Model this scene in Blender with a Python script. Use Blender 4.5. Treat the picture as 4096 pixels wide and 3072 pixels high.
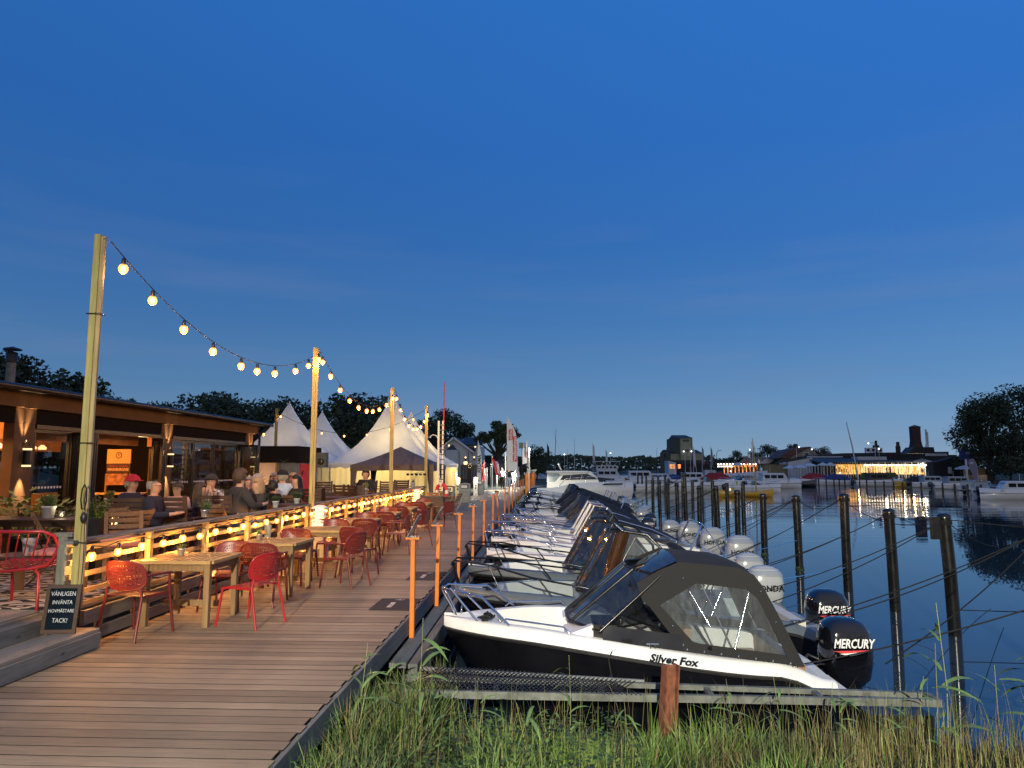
import bpy, bmesh, math, random
from mathutils import Vector, Matrix, Euler, noise
random.seed(7)
SC = bpy.context.scene
for _o in list(bpy.data.objects): bpy.data.objects.remove(_o)
COL = SC.collection
PI = math.pi
R = math.radians
WZ = -1.2            # water level; the jetty deck is z = 0

def S(r, g, b):
    return tuple(((c / 255) / 12.92 if c / 255 <= .04045 else ((c / 255 + .055) / 1.055) ** 2.4) for c in (r, g, b))

# ------------------------------------------------------------- camera
cam = bpy.data.cameras.new("camera"); camo = bpy.data.objects.new("camera", cam); COL.objects.link(camo)
cam.sensor_width = 36; cam.lens = 36 * 2841 / 4096; cam.clip_end = 4000; cam.clip_start = .05
camo.location = (0, 0, 1.8)
PITCH = math.atan(334 / 2841); YAW = math.atan(132 * math.cos(PITCH) / 2841)
camo.rotation_euler = (PI / 2 + PITCH, 0, YAW)
SC.camera = camo

# ------------------------------------------------------------- world: blue-hour sky
W = bpy.data.worlds.new("World"); SC.world = W; W.use_nodes = True
nt = W.node_tree; nt.nodes.clear()
N = nt.nodes.new; L = nt.links.new
tc = N('ShaderNodeTexCoord'); sep = N('ShaderNodeSeparateXYZ'); L(tc.outputs['Generated'], sep.inputs[0])
ramp = N('ShaderNodeValToRGB'); cr = ramp.color_ramp
stops = [(0.0, S(134, 160, 184)), (.05, S(114, 150, 184)), (.11, S(92, 137, 184)), (.20, S(70, 122, 182)), (.30, S(54, 111, 182)), (.42, S(46, 107, 186)), (.58, S(46, 111, 193)), (1, S(50, 112, 190))]
while len(cr.elements) < len(stops): cr.elements.new(.5)
for e, (p, c) in zip(cr.elements, stops): e.position = p; e.color = (*c, 1)
L(sep.outputs['Z'], ramp.inputs[0])
# the afterglow lies to the right of the view and behind it: smooth brightening with azimuth
azd = N('ShaderNodeVectorMath'); azd.operation = 'DOT_PRODUCT'; L(tc.outputs['Generated'], azd.inputs[0]); azd.inputs[1].default_value = (.92, -.38, 0)
azm = N('ShaderNodeMapRange'); L(azd.outputs['Value'], azm.inputs[0]); azm.inputs[1].default_value = -.8; azm.inputs[2].default_value = 1; azm.inputs[3].default_value = .84; azm.inputs[4].default_value = 1.30
mul = N('ShaderNodeVectorMath'); mul.operation = 'SCALE'; L(ramp.outputs[0], mul.inputs[0]); L(azm.outputs[0], mul.inputs[3])
# thin low cloud streaks
mp = N('ShaderNodeMapping'); mp.inputs['Scale'].default_value = (1.3, 1.3, 11); L(tc.outputs['Generated'], mp.inputs[0])
ns = N('ShaderNodeTexNoise'); ns.inputs['Scale'].default_value = 1.6; ns.inputs['Detail'].default_value = 5; ns.inputs['Roughness'].default_value = .5; L(mp.outputs[0], ns.inputs[0])
nr = N('ShaderNodeMapRange'); L(ns.outputs['Fac'], nr.inputs[0]); nr.inputs[1].default_value = .5; nr.inputs[2].default_value = .78; nr.inputs[3].default_value = 0; nr.inputs[4].default_value = .55
el = N('ShaderNodeMapRange'); L(sep.outputs['Z'], el.inputs[0]); el.inputs[1].default_value = .0; el.inputs[2].default_value = .42; el.inputs[3].default_value = 1; el.inputs[4].default_value = 0
cm = N('ShaderNodeMath'); cm.operation = 'MULTIPLY'; L(nr.outputs[0], cm.inputs[0]); L(el.outputs[0], cm.inputs[1])
mx = N('ShaderNodeMix'); mx.data_type = 'RGBA'; L(cm.outputs[0], mx.inputs[0]); L(mul.outputs[0], mx.inputs[6]); mx.inputs[7].default_value = (*S(118, 134, 172), 1)
bg = N('ShaderNodeBackground'); bg.inputs[1].default_value = 1.0; L(mx.outputs[2], bg.inputs[0])
gd = N('ShaderNodeVectorMath'); gd.operation = 'DOT_PRODUCT'; L(tc.outputs['Generated'], gd.inputs[0]); gd.inputs[1].default_value = (.35, -.93, 0)
gm = N('ShaderNodeMapRange'); gm.interpolation_type = 'SMOOTHSTEP'; L(gd.outputs['Value'], gm.inputs[0]); gm.inputs[1].default_value = -.35; gm.inputs[2].default_value = 1; gm.inputs[3].default_value = 0; gm.inputs[4].default_value = .75
m2 = N('ShaderNodeMix'); m2.data_type = 'RGBA'; L(gm.outputs[0], m2.inputs[0]); L(mx.outputs[2], m2.inputs[6]); m2.inputs[7].default_value = (.42, .38, .36, 1); L(m2.outputs[2], bg.inputs[0])
ow = N('ShaderNodeOutputWorld'); L(bg.outputs[0], ow.inputs[0])

SC.view_settings.view_transform = 'Standard'; SC.view_settings.look = 'None'; SC.view_settings.exposure = 0; SC.view_settings.gamma = 1
SC.render.engine = 'CYCLES'
try:
    SC.cycles.use_denoising = True; SC.cycles.denoiser = 'OPENIMAGEDENOISE'; SC.cycles.denoising_input_passes = 'RGB_ALBEDO_NORMAL'
    SC.cycles.use_light_tree = True; SC.cycles.max_bounces = 7; SC.cycles.diffuse_bounces = 3; SC.cycles.glossy_bounces = 3
    SC.cycles.transmission_bounces = 4; SC.cycles.transparent_max_bounces = 16; SC.cycles.caustics_reflective = False; SC.cycles.caustics_refractive = False
    SC.cycles.sample_clamp_indirect = 4; SC.cycles.use_adaptive_sampling = True
except Exception: pass

def lamp(kind, name, loc, power, col=(1, 1, 1), size=.1, rot=(0, 0, 0), spot=None, blend=.5, parent=None):
    l = bpy.data.lights.new(name, kind); l.energy = power; l.color = col
    if kind == 'AREA': l.size = size
    else: l.shadow_soft_size = size
    if kind == 'SPOT': l.spot_size = spot; l.spot_blend = blend
    o = bpy.data.objects.new(name, l); COL.objects.link(o); o.location = loc; o.rotation_euler = rot
    if parent: o.parent = parent
    return o
def aim(o, tgt):
    o.rotation_euler = (Vector(tgt) - Vector(o.location)).to_track_quat('-Z', 'Y').to_euler()

# the quay's flood lamp behind the camera (its mast is built below with the street furniture)
FLOOD = (-.9, -15.0, 7.4)
fl = lamp('SPOT', 'flood_light', (FLOOD[0], FLOOD[1] + .3, FLOOD[2] - .12), 38000, (1, .93, .72), .10, spot=R(58), blend=.75)
aim(fl, (5.4, 12, -1.0))

# ------------------------------------------------------------- materials
MATS = {}
def newmat(name):
    m = bpy.data.materials.new(name); m.use_nodes = True; t = m.node_tree
    b = t.nodes['Principled BSDF']; MATS[name] = m
    return m, t, b
def pm(name, col, rough=.55, metal=0, var=.12, scale=6, bump=0, coat=0, objvar=0, detail=4, spec=None, bscale=None, stretch=None, dirt=0):
    m, t, b = newmat(name)
    n = t.nodes.new; l = t.links.new
    b.inputs['Roughness'].default_value = rough; b.inputs['Metallic'].default_value = metal
    if coat: b.inputs['Coat Weight'].default_value = coat; b.inputs['Coat Roughness'].default_value = .05
    if spec is not None: b.inputs['Specular IOR Level'].default_value = spec
    co = n('ShaderNodeTexCoord'); vec = co.outputs['Object']
    oi = n('ShaderNodeObjectInfo')
    ad = n('ShaderNodeVectorMath'); ad.operation = 'ADD'; l(vec, ad.inputs[0])
    sc = n('ShaderNodeMath'); sc.operation = 'MULTIPLY'; sc.inputs[1].default_value = 37.; l(oi.outputs['Random'], sc.inputs[0]); l(sc.outputs[0], ad.inputs[1])
    vec = ad.outputs[0]
    if stretch:
        mp = n('ShaderNodeMapping'); mp.inputs['Scale'].default_value = stretch; l(vec, mp.inputs[0]); vec = mp.outputs[0]
    ns = n('ShaderNodeTexNoise'); ns.inputs['Scale'].default_value = scale; ns.inputs['Detail'].default_value = detail; l(vec, ns.inputs[0])
    rg = n('ShaderNodeValToRGB'); l(ns.outputs['Fac'], rg.inputs[0])
    rg.color_ramp.elements[0].position = .3; rg.color_ramp.elements[1].position = .7
    rg.color_ramp.elements[0].color = (*[c * (1 - var) for c in col], 1); rg.color_ramp.elements[1].color = (*[min(1, c * (1 + var)) for c in col], 1)
    out = rg.outputs[0]
    if objvar:
        hs = n('ShaderNodeHueSaturation'); mr = n('ShaderNodeMapRange'); l(oi.outputs['Random'], mr.inputs[0]); mr.inputs[3].default_value = 1 - objvar; mr.inputs[4].default_value = 1 + objvar
        l(mr.outputs[0], hs.inputs['Value']); l(out, hs.inputs['Color']); out = hs.outputs[0]
    l(out, b.inputs['Base Color'])
    if dirt or var > .05:
        rr = n('ShaderNodeMapRange'); l(ns.outputs['Fac'], rr.inputs[0]); rr.inputs[3].default_value = max(0, rough - .1); rr.inputs[4].default_value = min(1, rough + .12); l(rr.outputs[0], b.inputs['Roughness'])
    if bump:
        n2 = n('ShaderNodeTexNoise'); n2.inputs['Scale'].default_value = bscale or scale * 4; n2.inputs['Detail'].default_value = 4; l(vec, n2.inputs[0])
        bp = n('ShaderNodeBump'); bp.inputs['Strength'].default_value = bump; bp.inputs['Distance'].default_value = .01; l(n2.outputs['Fac'], bp.inputs['Height']); l(bp.outputs[0], b.inputs['Normal'])
    return m
def wood(name, col, rough=.7, objvar=.18, grain=(1, 14, 14), var=.3, bump=.35, knots=True, hue=.01, gscale=3):
    m, t, b = newmat(name); n = t.nodes.new; l = t.links.new
    b.inputs['Roughness'].default_value = rough
    co = n('ShaderNodeTexCoord'); oi = n('ShaderNodeObjectInfo'); ad = n('ShaderNodeVectorMath'); ad.operation = 'ADD'; l(co.outputs['Object'], ad.inputs[0])
    sc = n('ShaderNodeMath'); sc.operation = 'MULTIPLY'; sc.inputs[1].default_value = 61.; l(oi.outputs['Random'], sc.inputs[0]); l(sc.outputs[0], ad.inputs[1])
    mp = n('ShaderNodeMapping'); mp.inputs['Scale'].default_value = grain; l(ad.outputs[0], mp.inputs[0])
    ns = n('ShaderNodeTexNoise'); ns.inputs['Scale'].default_value = gscale; ns.inputs['Detail'].default_value = 6; ns.inputs['Roughness'].default_value = .65; ns.inputs['Distortion'].default_value = .4; l(mp.outputs[0], ns.inputs[0])
    rg = n('ShaderNodeValToRGB'); l(ns.outputs['Fac'], rg.inputs[0]); rg.color_ramp.elements[0].position = .28; rg.color_ramp.elements[1].position = .72
    rg.color_ramp.elements[0].color = (*[c * (1 - var) for c in col], 1); rg.color_ramp.elements[1].color = (*[min(1, c * (1 + var)) for c in col], 1)
    out = rg.outputs[0]
    # broad weather staining
    n3 = n('ShaderNodeTexNoise'); n3.inputs['Scale'].default_value = 1.7; n3.inputs['Detail'].default_value = 3; l(co.outputs['Object'], n3.inputs[0])
    ms = n('ShaderNodeMapRange'); l(n3.outputs['Fac'], ms.inputs[0]); ms.inputs[1].default_value = .3; ms.inputs[2].default_value = .7; ms.inputs[3].default_value = .78; ms.inputs[4].default_value = 1.15
    hs = n('ShaderNodeHueSaturation'); l(out, hs.inputs['Color'])
    mr = n('ShaderNodeMapRange'); l(oi.outputs['Random'], mr.inputs[0]); mr.inputs[3].default_value = 1 - objvar; mr.inputs[4].default_value = 1 + objvar
    mm = n('ShaderNodeMath'); mm.operation = 'MULTIPLY'; l(mr.outputs[0], mm.inputs[0]); l(ms.outputs[0], mm.inputs[1]); l(mm.outputs[0], hs.inputs['Value']); out = hs.outputs[0]
    if knots:
        mk = n('ShaderNodeMapping'); mk.inputs['Scale'].default_value = tuple(1 if g == min(grain) else 2.2 for g in grain); l(ad.outputs[0], mk.inputs[0])
        vo = n('ShaderNodeTexVoronoi'); vo.inputs['Scale'].default_value = 1.6; l(mk.outputs[0], vo.inputs[0])
        kr = n('ShaderNodeMapRange'); l(vo.outputs['Distance'], kr.inputs[0]); kr.inputs[1].default_value = .03; kr.inputs[2].default_value = .075; kr.inputs[3].default_value = .75; kr.inputs[4].default_value = 0
        mxk = n('ShaderNodeMix'); mxk.data_type = 'RGBA'; l(kr.outputs[0], mxk.inputs[0]); l(out, mxk.inputs[6]); mxk.inputs[7].default_value = (*[c * .3 for c in col], 1); out = mxk.outputs[2]
    l(out, b.inputs['Base Color'])
    bp = n('ShaderNodeBump'); bp.inputs['Strength'].default_value = bump; bp.inputs['Distance'].default_value = .004; l(ns.outputs['Fac'], bp.inputs['Height']); l(bp.outputs[0], b.inputs['Normal'])
    return m
def emis(name, col, strength, sample=True):
    m, t, b = newmat(name); b.inputs['Base Color'].default_value = (*col, 1); b.inputs['Emission Color'].default_value = (*col, 1); b.inputs['Emission Strength'].default_value = strength
    if not sample:
        try: m.cycles.emission_sampling = 'NONE'
        except Exception: pass
    return m
def glass(name, tint=(.8, .85, .85), refl=.12, rough=.02, dirt=0.0):
    m, t, b = newmat(name); t.nodes.remove(b); n = t.nodes.new; l = t.links.new
    tr = n('ShaderNodeBsdfTransparent'); tr.inputs[0].default_value = (*tint, 1)
    gl = n('ShaderNodeBsdfGlossy'); gl.inputs['Roughness'].default_value = rough; gl.inputs[0].default_value = (1, 1, 1, 1)
    fr = n('ShaderNodeLayerWeight'); fr.inputs[0].default_value = .5
    pw = n('ShaderNodeMath'); pw.operation = 'POWER'; l(fr.outputs['Facing'], pw.inputs[0]); pw.inputs[1].default_value = 4.5
    ad = n('ShaderNodeMath'); ad.operation = 'MULTIPLY_ADD'; l(pw.outputs[0], ad.inputs[0]); ad.inputs[1].default_value = .8; ad.inputs[2].default_value = .045 + refl * .08; ad.use_clamp = True
    mx = n('ShaderNodeMixShader'); l(ad.outputs[0], mx.inputs[0]); l(tr.outputs[0], mx.inputs[1]); l(gl.outputs[0], mx.inputs[2]); out = mx.outputs[0]
    if dirt:
        df = n('ShaderNodeBsdfDiffuse'); df.inputs[0].default_value = (.55, .6, .6, 1)
        ns = n('ShaderNodeTexNoise'); ns.inputs['Scale'].default_value = 5; ns.inputs['Detail'].default_value = 6; co = n('ShaderNodeTexCoord'); mp = n('ShaderNodeMapping'); mp.inputs['Scale'].default_value = (3, 1, 1); l(co.outputs['Object'], mp.inputs[0]); l(mp.outputs[0], ns.inputs[0])
        mr = n('ShaderNodeMapRange'); l(ns.outputs['Fac'], mr.inputs[0]); mr.inputs[1].default_value = .35; mr.inputs[2].default_value = .75; mr.inputs[3].default_value = dirt * .3; mr.inputs[4].default_value = dirt
        m2 = n('ShaderNodeMixShader'); l(mr.outputs[0], m2.inputs[0]); l(out, m2.inputs[1]); l(df.outputs[0], m2.inputs[2]); out = m2.outputs[0]
    l(out, t.nodes['Material Output'].inputs[0])
    return m
def M(n): return MATS[n]

wood('jetty_wood', (.235, .180, .122), grain=(1, 16, 16), objvar=.30, rough=.62, var=.28)
pm('plank_gap_shade', (.022, .018, .014), .95, var=.3, spec=.1)  # near-black plank sides: shade of the deck gaps put into the colour
wood('rail_wood', (.36, .26, .14), grain=(14, 1, 14), objvar=.10)
wood('post_wood', (.40, .30, .15), grain=(14, 14, 1), objvar=.10)
wood('pole_wood', (.36, .31, .11), grain=(12, 12, .8), objvar=.08)
wood('grey_post', (.20, .20, .17), grain=(12, 12, 1), objvar=.05, knots=False)
wood('fascia_wood', (.17, .16, .145), grain=(14, 1, 14), objvar=.10)
wood('edge_wood', (.12, .125, .12), grain=(14, 1, 14), objvar=.15)
wood('step_wood', (.26, .215, .17), grain=(14, 1, 14), objvar=.12)
wood('table_wood', (.46, .28, .10), grain=(1, 14, 14), objvar=.10, var=.2)
wood('leg_wood', (.25, .145, .06), grain=(12, 12, 1), objvar=.08)
wood('bench_wood', (.070, .035, .020), grain=(1, 12, 12), objvar=.15, rough=.6)
wood('chair_wood', (.15, .08, .04), grain=(12, 1, 12), objvar=.15)
wood('orange_wood', (.62, .17, .012), grain=(12, 12, 1), objvar=.08, var=.12, rough=.55)
wood('ceiling_wood', (.62, .30, .10), grain=(10, 1, 10), objvar=.1, knots=True)
pm('dark_metal', (.018, .017, .017), .35, .3)
pm('black_plastic', (.012, .012, .013), .4, var=.2)
pm('black_gloss', (.004, .004, .006), .08, coat=1, var=0)
pm('hull_black', (.006, .006, .008), .12, coat=1, var=.3, scale=2)
pm('hull_white', (.72, .72, .70), .22, coat=.5, var=.04, scale=3)
pm('deck_white', (.76, .76, .75), .35, var=.05, scale=4)
pm('hull_grey', (.10, .12, .13), .3, coat=.3, var=.1)
pm('deck_grey', (.34, .38, .40), .4, var=.06)
pm('chrome', (.75, .76, .78), .12, 1, var=0)
pm('black_rail', (.01, .01, .011), .22, .2, var=0)
pm('galvanised', (.15, .16, .15), .55, .35, var=.35, scale=9)
pm('canvas_dark', (.012, .0115, .0125), .85, var=.3, scale=5, bump=1, bscale=7)
pm('canvas_brown', (.075, .055, .042), .85, var=.2, scale=9, bump=.4, bscale=60)
pm('cowl_white', (.40, .42, .44), .18, coat=.6, var=.03)
pm('cowl_silver', (.35, .38, .42), .25, .3, coat=.5, var=.03)
pm('seat_vinyl', (.60, .56, .48), .5, var=.08)
pm('seat_brown', (.22, .13, .07), .5, var=.15)
pm('rope_dark', (.006, .006, .007), .8, var=.2)
pm('rope_blue', (.10, .30, .68), .7, var=.1)
pm('rope_tan', (.30, .25, .16), .85, var=.2)
pm('rust', (.16, .055, .028), .85, var=.45, scale=14, bump=.6)
pm('pile_black', (.008, .008, .008), .24, var=.3, scale=4, coat=.25)
pm('red_plastic', (.155, .020, .017), .34, var=.06)
pm('red_bright', (.38, .016, .02), .3, var=.05)
pm('facade_dark', (.012, .010, .010), .9, var=.15, scale=3, spec=.08)
pm('facade_brown', (.125, .078, .046), .85, var=.12, scale=3, spec=.15)
pm('pot_grey', (.50, .52, .52), .55, var=.08, scale=12)
pm('zinc', (.5, .52, .54), .35, .7, var=.15, scale=12)
pm('white_paint', (.78, .78, .76), .45, var=.05)
pm('grey_paint', (.30, .31, .32), .5, var=.1)
pm('steel_grey', (.19, .20, .21), .45, .2, var=.15)
pm('skin', (.56, .32, .22), .5, var=.12, scale=20)
pm('hair_grey', (.33, .29, .25), .7, var=.35, scale=40, bump=.8, bscale=90)
pm('hair_brown', (.06, .035, .02), .6, var=.4, scale=40, bump=.8, bscale=90)
pm('hair_blond', (.38, .24, .12), .6, var=.35, scale=40, bump=.8, bscale=90)
pm('hair_black', (.008, .007, .008), .45, var=.4, scale=40, bump=.8, bscale=90)
pm('cloth_navy', (.018, .020, .042), .9, var=.25, bump=.3)
pm('cloth_black', (.012, .012, .014), .9, var=.25, bump=.3)
pm('cloth_dark', (.04, .035, .035), .9, var=.25, bump=.3)
pm('cloth_white', (.66, .66, .66), .85, var=.08, bump=.3)
pm('cloth_blue', (.42, .52, .68), .85, var=.08, bump=.3)
pm('cloth_pink', (.62, .40, .38), .85, var=.1, bump=.3)
pm('cap_red', (.48, .012, .03), .75, var=.1)
pm('jeans', (.10, .16, .27), .85, var=.2)
pm('leaf_green', (.07, .13, .035), .6, var=.45, scale=5, objvar=.2)
pm('leaf_yellow', (.30, .34, .06), .5, var=.4, scale=5, objvar=.15)
pm('leaf_dark', (.030, .052, .020), .65, var=.5, scale=1.2)
pm('leaf_tree', (.032, .050, .022), .7, var=.55, scale=.35)
pm('bark', (.045, .036, .028), .85, var=.4, scale=4, bump=.6)
pm('tent_inner', (.7, .7, .68), .7, var=.06)
pm('roof_dark', (.03, .03, .034), .6, var=.3, scale=1)
pm('brick_red', (.05, .022, .018), .8, var=.3, scale=2)
pm('soil', (.030, .024, .016), .95, var=.5, scale=6, bump=1)
pm('glass_dark', (.01, .013, .018), .06, var=0, coat=1)
pm('flag_red', (.62, .045, .055), .75, var=.06)
pm('flag_white', (.74, .75, .76), .8, var=.05)
pm('cushion', (.58, .20, .17), .9, var=.1)
pm('yellow_paint', (.62, .34, .02), .35, var=.12, coat=.4)
pm('blue_tarp', (.02, .045, .16), .8, var=.2)
pm('red_tarp', (.26, .016, .016), .8, var=.2)
glass('window_glass', (.86, .88, .86)); glass('clear_vinyl', (.80, .84, .86), .3, .05, dirt=.12); glass('screen_glass', (.34, .38, .40), .3, .03, dirt=.05); glass('smoke_glass', (.16, .17, .18), .3, .03)
emis('bulb', (1, .62, .26), 16, False); emis('bulb_shell', (1, .40, .07), 1.5, False); emis('bulb_far', (1, .62, .28), 4, False); emis('lamp_white', (.95, .95, 1), 3, False); emis('lamp_warm', (1, .66, .32), 1.7, False)

_t = MATS['bulb_shell'].node_tree; _tr = _t.nodes.new('ShaderNodeBsdfTransparent'); _mx = _t.nodes.new('ShaderNodeMixShader'); _mx.inputs[0].default_value = .62; _t.links.new(_tr.outputs[0], _mx.inputs[1]); _t.links.new(_t.nodes['Principled BSDF'].outputs[0], _mx.inputs[2]); _t.links.new(_mx.outputs[0], _t.nodes['Material Output'].inputs[0])
# ------------------------------------------------------------- mesh builder
class MB:
    def __init__(s): s.v = []; s.f = []; s.m = []; s.s = []
    def add(s, vs, fs, mi=0, sm=False):
        o = len(s.v); s.v += [tuple(v) for v in vs]
        for f in fs: s.f.append(tuple(i + o for i in f)); s.m.append(mi); s.s.append(sm)
        return s
    def box(s, x0, x1, y0, y1, z0, z1, mi=0):
        return s.add([(x0, y0, z0), (x1, y0, z0), (x1, y1, z0), (x0, y1, z0), (x0, y0, z1), (x1, y0, z1), (x1, y1, z1), (x0, y1, z1)],
                     [(0, 3, 2, 1), (4, 5, 6, 7), (0, 1, 5, 4), (1, 2, 6, 5), (2, 3, 7, 6), (3, 0, 4, 7)], mi)
    def bar(s, p, q, w, h=None, mi=0, up=(0, 0, 1), ch=0):
        """beam from p to q; w across, h along up; ch chamfers the four long edges"""
        h = h or w; p = Vector(p); q = Vector(q); d = (q - p).normalized(); up = Vector(up)
        a = d.cross(up)
        if a.length < 1e-4: a = d.cross(Vector((0, 1, 0)))
        a.normalize(); b = a.cross(d).normalized()
        w2, h2 = w / 2, h / 2
        if ch: pr = [(-w2 + ch, -h2), (w2 - ch, -h2), (w2, -h2 + ch), (w2, h2 - ch), (w2 - ch, h2), (-w2 + ch, h2), (-w2, h2 - ch), (-w2, -h2 + ch)]
        else: pr = [(-w2, -h2), (w2, -h2), (w2, h2), (-w2, h2)]
        n = len(pr); vs = [e + a * x + b * y for e in (p, q) for x, y in pr]
        return s.add(vs, [(i, (i + 1) % n, n + (i + 1) % n, n + i) for i in range(n)] + [tuple(range(n - 1, -1, -1)), tuple(range(n, 2 * n))], mi)
    def tube(s, pts, r, n=6, mi=0, closed=False, r2=None, caps=True):
        P = [Vector(p) for p in pts]; k = len(P); rings = []
        ref = None
        for i in range(k):
            if closed: d = P[(i + 1) % k] - P[i - 1]
            else: d = P[min(i + 1, k - 1)] - P[max(i - 1, 0)]
            if d.length < 1e-9: d = Vector((0, 0, 1))
            d.normalize()
            if ref is None: ref = Vector((0, 0, 1)) if abs(d.z) < .9 else Vector((1, 0, 0))
            a = (ref - d * ref.dot(d))
            if a.length < 1e-5: a = d.orthogonal()
            a.normalize(); b = d.cross(a); ref = a
            rr = r if r2 is None else r + (r2 - r) * i / max(1, k - 1)
            if isinstance(r, (list, tuple)): rr = r[i]
            rings.append([P[i] + (a * math.cos(t) + b * math.sin(t)) * rr for t in [2 * PI * j / n for j in range(n)]])
        return s.loft(rings, mi, True, True, closed, caps and not closed)
    def loft(s, rings, mi=0, sm=True, ring_closed=True, closed=False, caps=False):
        n = len(rings[0]); k = len(rings); vs = [v for r in rings for v in r]; fs = []
        for i in range(k if closed else k - 1):
            j = (i + 1) % k
            for a in range(n if ring_closed else n - 1):
                b = (a + 1) % n; fs.append((i * n + a, i * n + b, j * n + b, j * n + a))
        s.add(vs, fs, mi, sm)
        if caps: s.add(rings[0], [tuple(range(n - 1, -1, -1))], mi); s.add(rings[-1], [tuple(range(n))], mi)
        return s
    def lathe(s, prof, n=12, c=(0, 0, 0), mi=0, sm=True, caps=True):
        rings = [[(c[0] + r * math.cos(2 * PI * j / n), c[1] + r * math.sin(2 * PI * j / n), c[2] + z) for j in range(n)] for r, z in prof]
        return s.loft(rings, mi, sm, True, False, caps)
    def ball(s, c, r, mi=0, nu=10, nv=6, sm=True):
        rx, ry, rz = r if isinstance(r, (tuple, list)) else (r, r, r); vs = []; fs = []
        for i in range(1, nv):
            t = PI * i / nv
            for j in range(nu): p = 2 * PI * j / nu; vs.append((c[0] + rx * math.sin(t) * math.cos(p), c[1] + ry * math.sin(t) * math.sin(p), c[2] + rz * math.cos(t)))
        for i in range(nv - 2):
            for j in range(nu): k = (j + 1) % nu; fs.append((i * nu + j, (i + 1) * nu + j, (i + 1) * nu + k, i * nu + k))
        T = len(vs); vs += [(c[0], c[1], c[2] + rz), (c[0], c[1], c[2] - rz)]
        for j in range(nu): k = (j + 1) % nu; fs.append((T, j, k)); fs.append((T + 1, (nv - 2) * nu + k, (nv - 2) * nu + j))
        return s.add(vs, fs, mi, sm)
    def prism(s, poly, vec, mi=0, sm=False):
        """extrude a planar 3d polygon by vec"""
        P = [Vector(p) for p in poly]; V = Vector(vec); n = len(P); nn = Vector((0, 0, 0))
        for i in range(n): nn += P[i].cross(P[(i + 1) % n])
        if nn.dot(V) > 0: P = P[::-1]
        return s.add(P + [p + V for p in P], [tuple(range(n))] + [tuple(range(2 * n - 1, n - 1, -1))] + [(i, n + i, n + (i + 1) % n, (i + 1) % n) for i in range(n)], mi, sm)
    def xf(s, mat):
        s.v = [tuple(mat @ Vector(v)) for v in s.v]; return s
    def mesh(s, name, mats):
        me = bpy.data.meshes.new(name); me.from_pydata(s.v, [], s.f)
        for m in (mats if isinstance(mats, (list, tuple)) else [mats]): me.materials.append(MATS[m])
        me.polygons.foreach_set('material_index', s.m); me.polygons.foreach_set('use_smooth', s.s); me.update()
        return me
    def build(s, name, mats, parent=None, loc=(0, 0, 0), rz=0, **k):
        return ob(name, s.mesh(name, mats), parent, loc, rz, **k)
def ob(name, data, parent=None, loc=(0, 0, 0), rz=0, **k):
    o = bpy.data.objects.new(name, data); COL.objects.link(o); o.location = loc; o.rotation_euler = (0, 0, rz)
    if parent: o.parent = parent
    for a, b in k.items():
        if b is not None: o[a] = b
    return o
def thing(name, label, cat, loc=(0, 0, 0), rz=0, group=None):
    return ob(name, None, None, loc, rz, label=label, category=cat, group=group)
def copy(o, loc=None, rz=None, label=None, parent=None):
    kids = [c for c in o.children]
    c = o.copy(); COL.objects.link(c)
    if loc is not None: c.location = loc
    if rz is not None: c.rotation_euler = (0, 0, rz)
    if label: c['label'] = label
    if parent: c.parent = parent
    for k in kids: copy(k, parent=c)
    return c
def rotz(v, a): c, s_ = math.cos(a), math.sin(a); return Vector((v[0] * c - v[1] * s_, v[0] * s_ + v[1] * c, v[2] if len(v) > 2 else 0))
def txt(s, size, loc, rot, mat, parent, name='lettering', extrude=.002, shear=0, bold=0, align='CENTER', sx=1):
    """flat lettering as a mesh; rot is a 3x3/4x4 matrix or euler tuple"""
    cu = bpy.data.curves.new('t', 'FONT'); cu.body = s; cu.size = size; cu.extrude = extrude; cu.shear = shear; cu.offset = bold; cu.align_x = align; cu.align_y = 'CENTER'; cu.resolution_u = 2
    t = bpy.data.objects.new('t', cu); COL.objects.link(t)
    dg = bpy.context.evaluated_depsgraph_get(); me = bpy.data.meshes.new_from_object(t.evaluated_get(dg)); bpy.data.objects.remove(t); bpy.data.curves.remove(cu)
    me.materials.clear(); me.materials.append(MATS[mat]); me.name = name
    mx_ = (rot.to_4x4() if isinstance(rot, Matrix) else Euler(rot).to_matrix().to_4x4()) @ Matrix.Diagonal((sx, 1, 1, 1))
    me.transform(mx_)
    return ob(name, me, parent, loc)
# a picture point turned into a place of the real scene: on the level z, or in the plane Y = y
_cmx = camo.rotation_euler.to_matrix()
def _ray(px, py): return _cmx @ Vector(((px - 2048) / 2841, -(py - 1536) / 2841, -1))
def atz(px, py, z=0): d = _ray(px, py); t = (z - 1.8) / d.z; return Vector((d.x * t, d.y * t, z))
def aty(px, py, y): d = _ray(px, py); t = y / d.y; return Vector((d.x * t, y, 1.8 + d.z * t))
# ============================================================= SETTING
def smooth(a, b, x):
    t = max(0, min(1, (x - a) / (b - a))); return t * t * (3 - 2 * t)
def hgt(x, y):
    low = -2.6
    left = smooth(-2.6, -5.5, x) * 2.55 + low                 # land on the left, z -0.05
    bank = low + 2.4 * smooth(10.2, 2.0, y) + (.35 if y < 3 else 0) * smooth(3, 0, y)
    bank = max(low, (-.30 - .14 * (y - 3.5) - .9 * smooth(6.7, 7.9, y)) if y < 8.6 else low) if x > -2.2 else low
    if y < 3.5: bank = -.30 + .1 * (3.5 - y) * .5
    ed = 0 if y < 58 else min((y - 58) * .16, 16)
    quay = low + 2.55 * smooth(56, 60, y) * smooth(ed - 1.2, ed - 1.8, x)
    far = low + 2.2 * smooth(131, 132.5, y + .0 * x)
    rt = low + 2.4 * smooth(96, 100, x)
    return max(left, bank, quay, far, rt)
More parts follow.
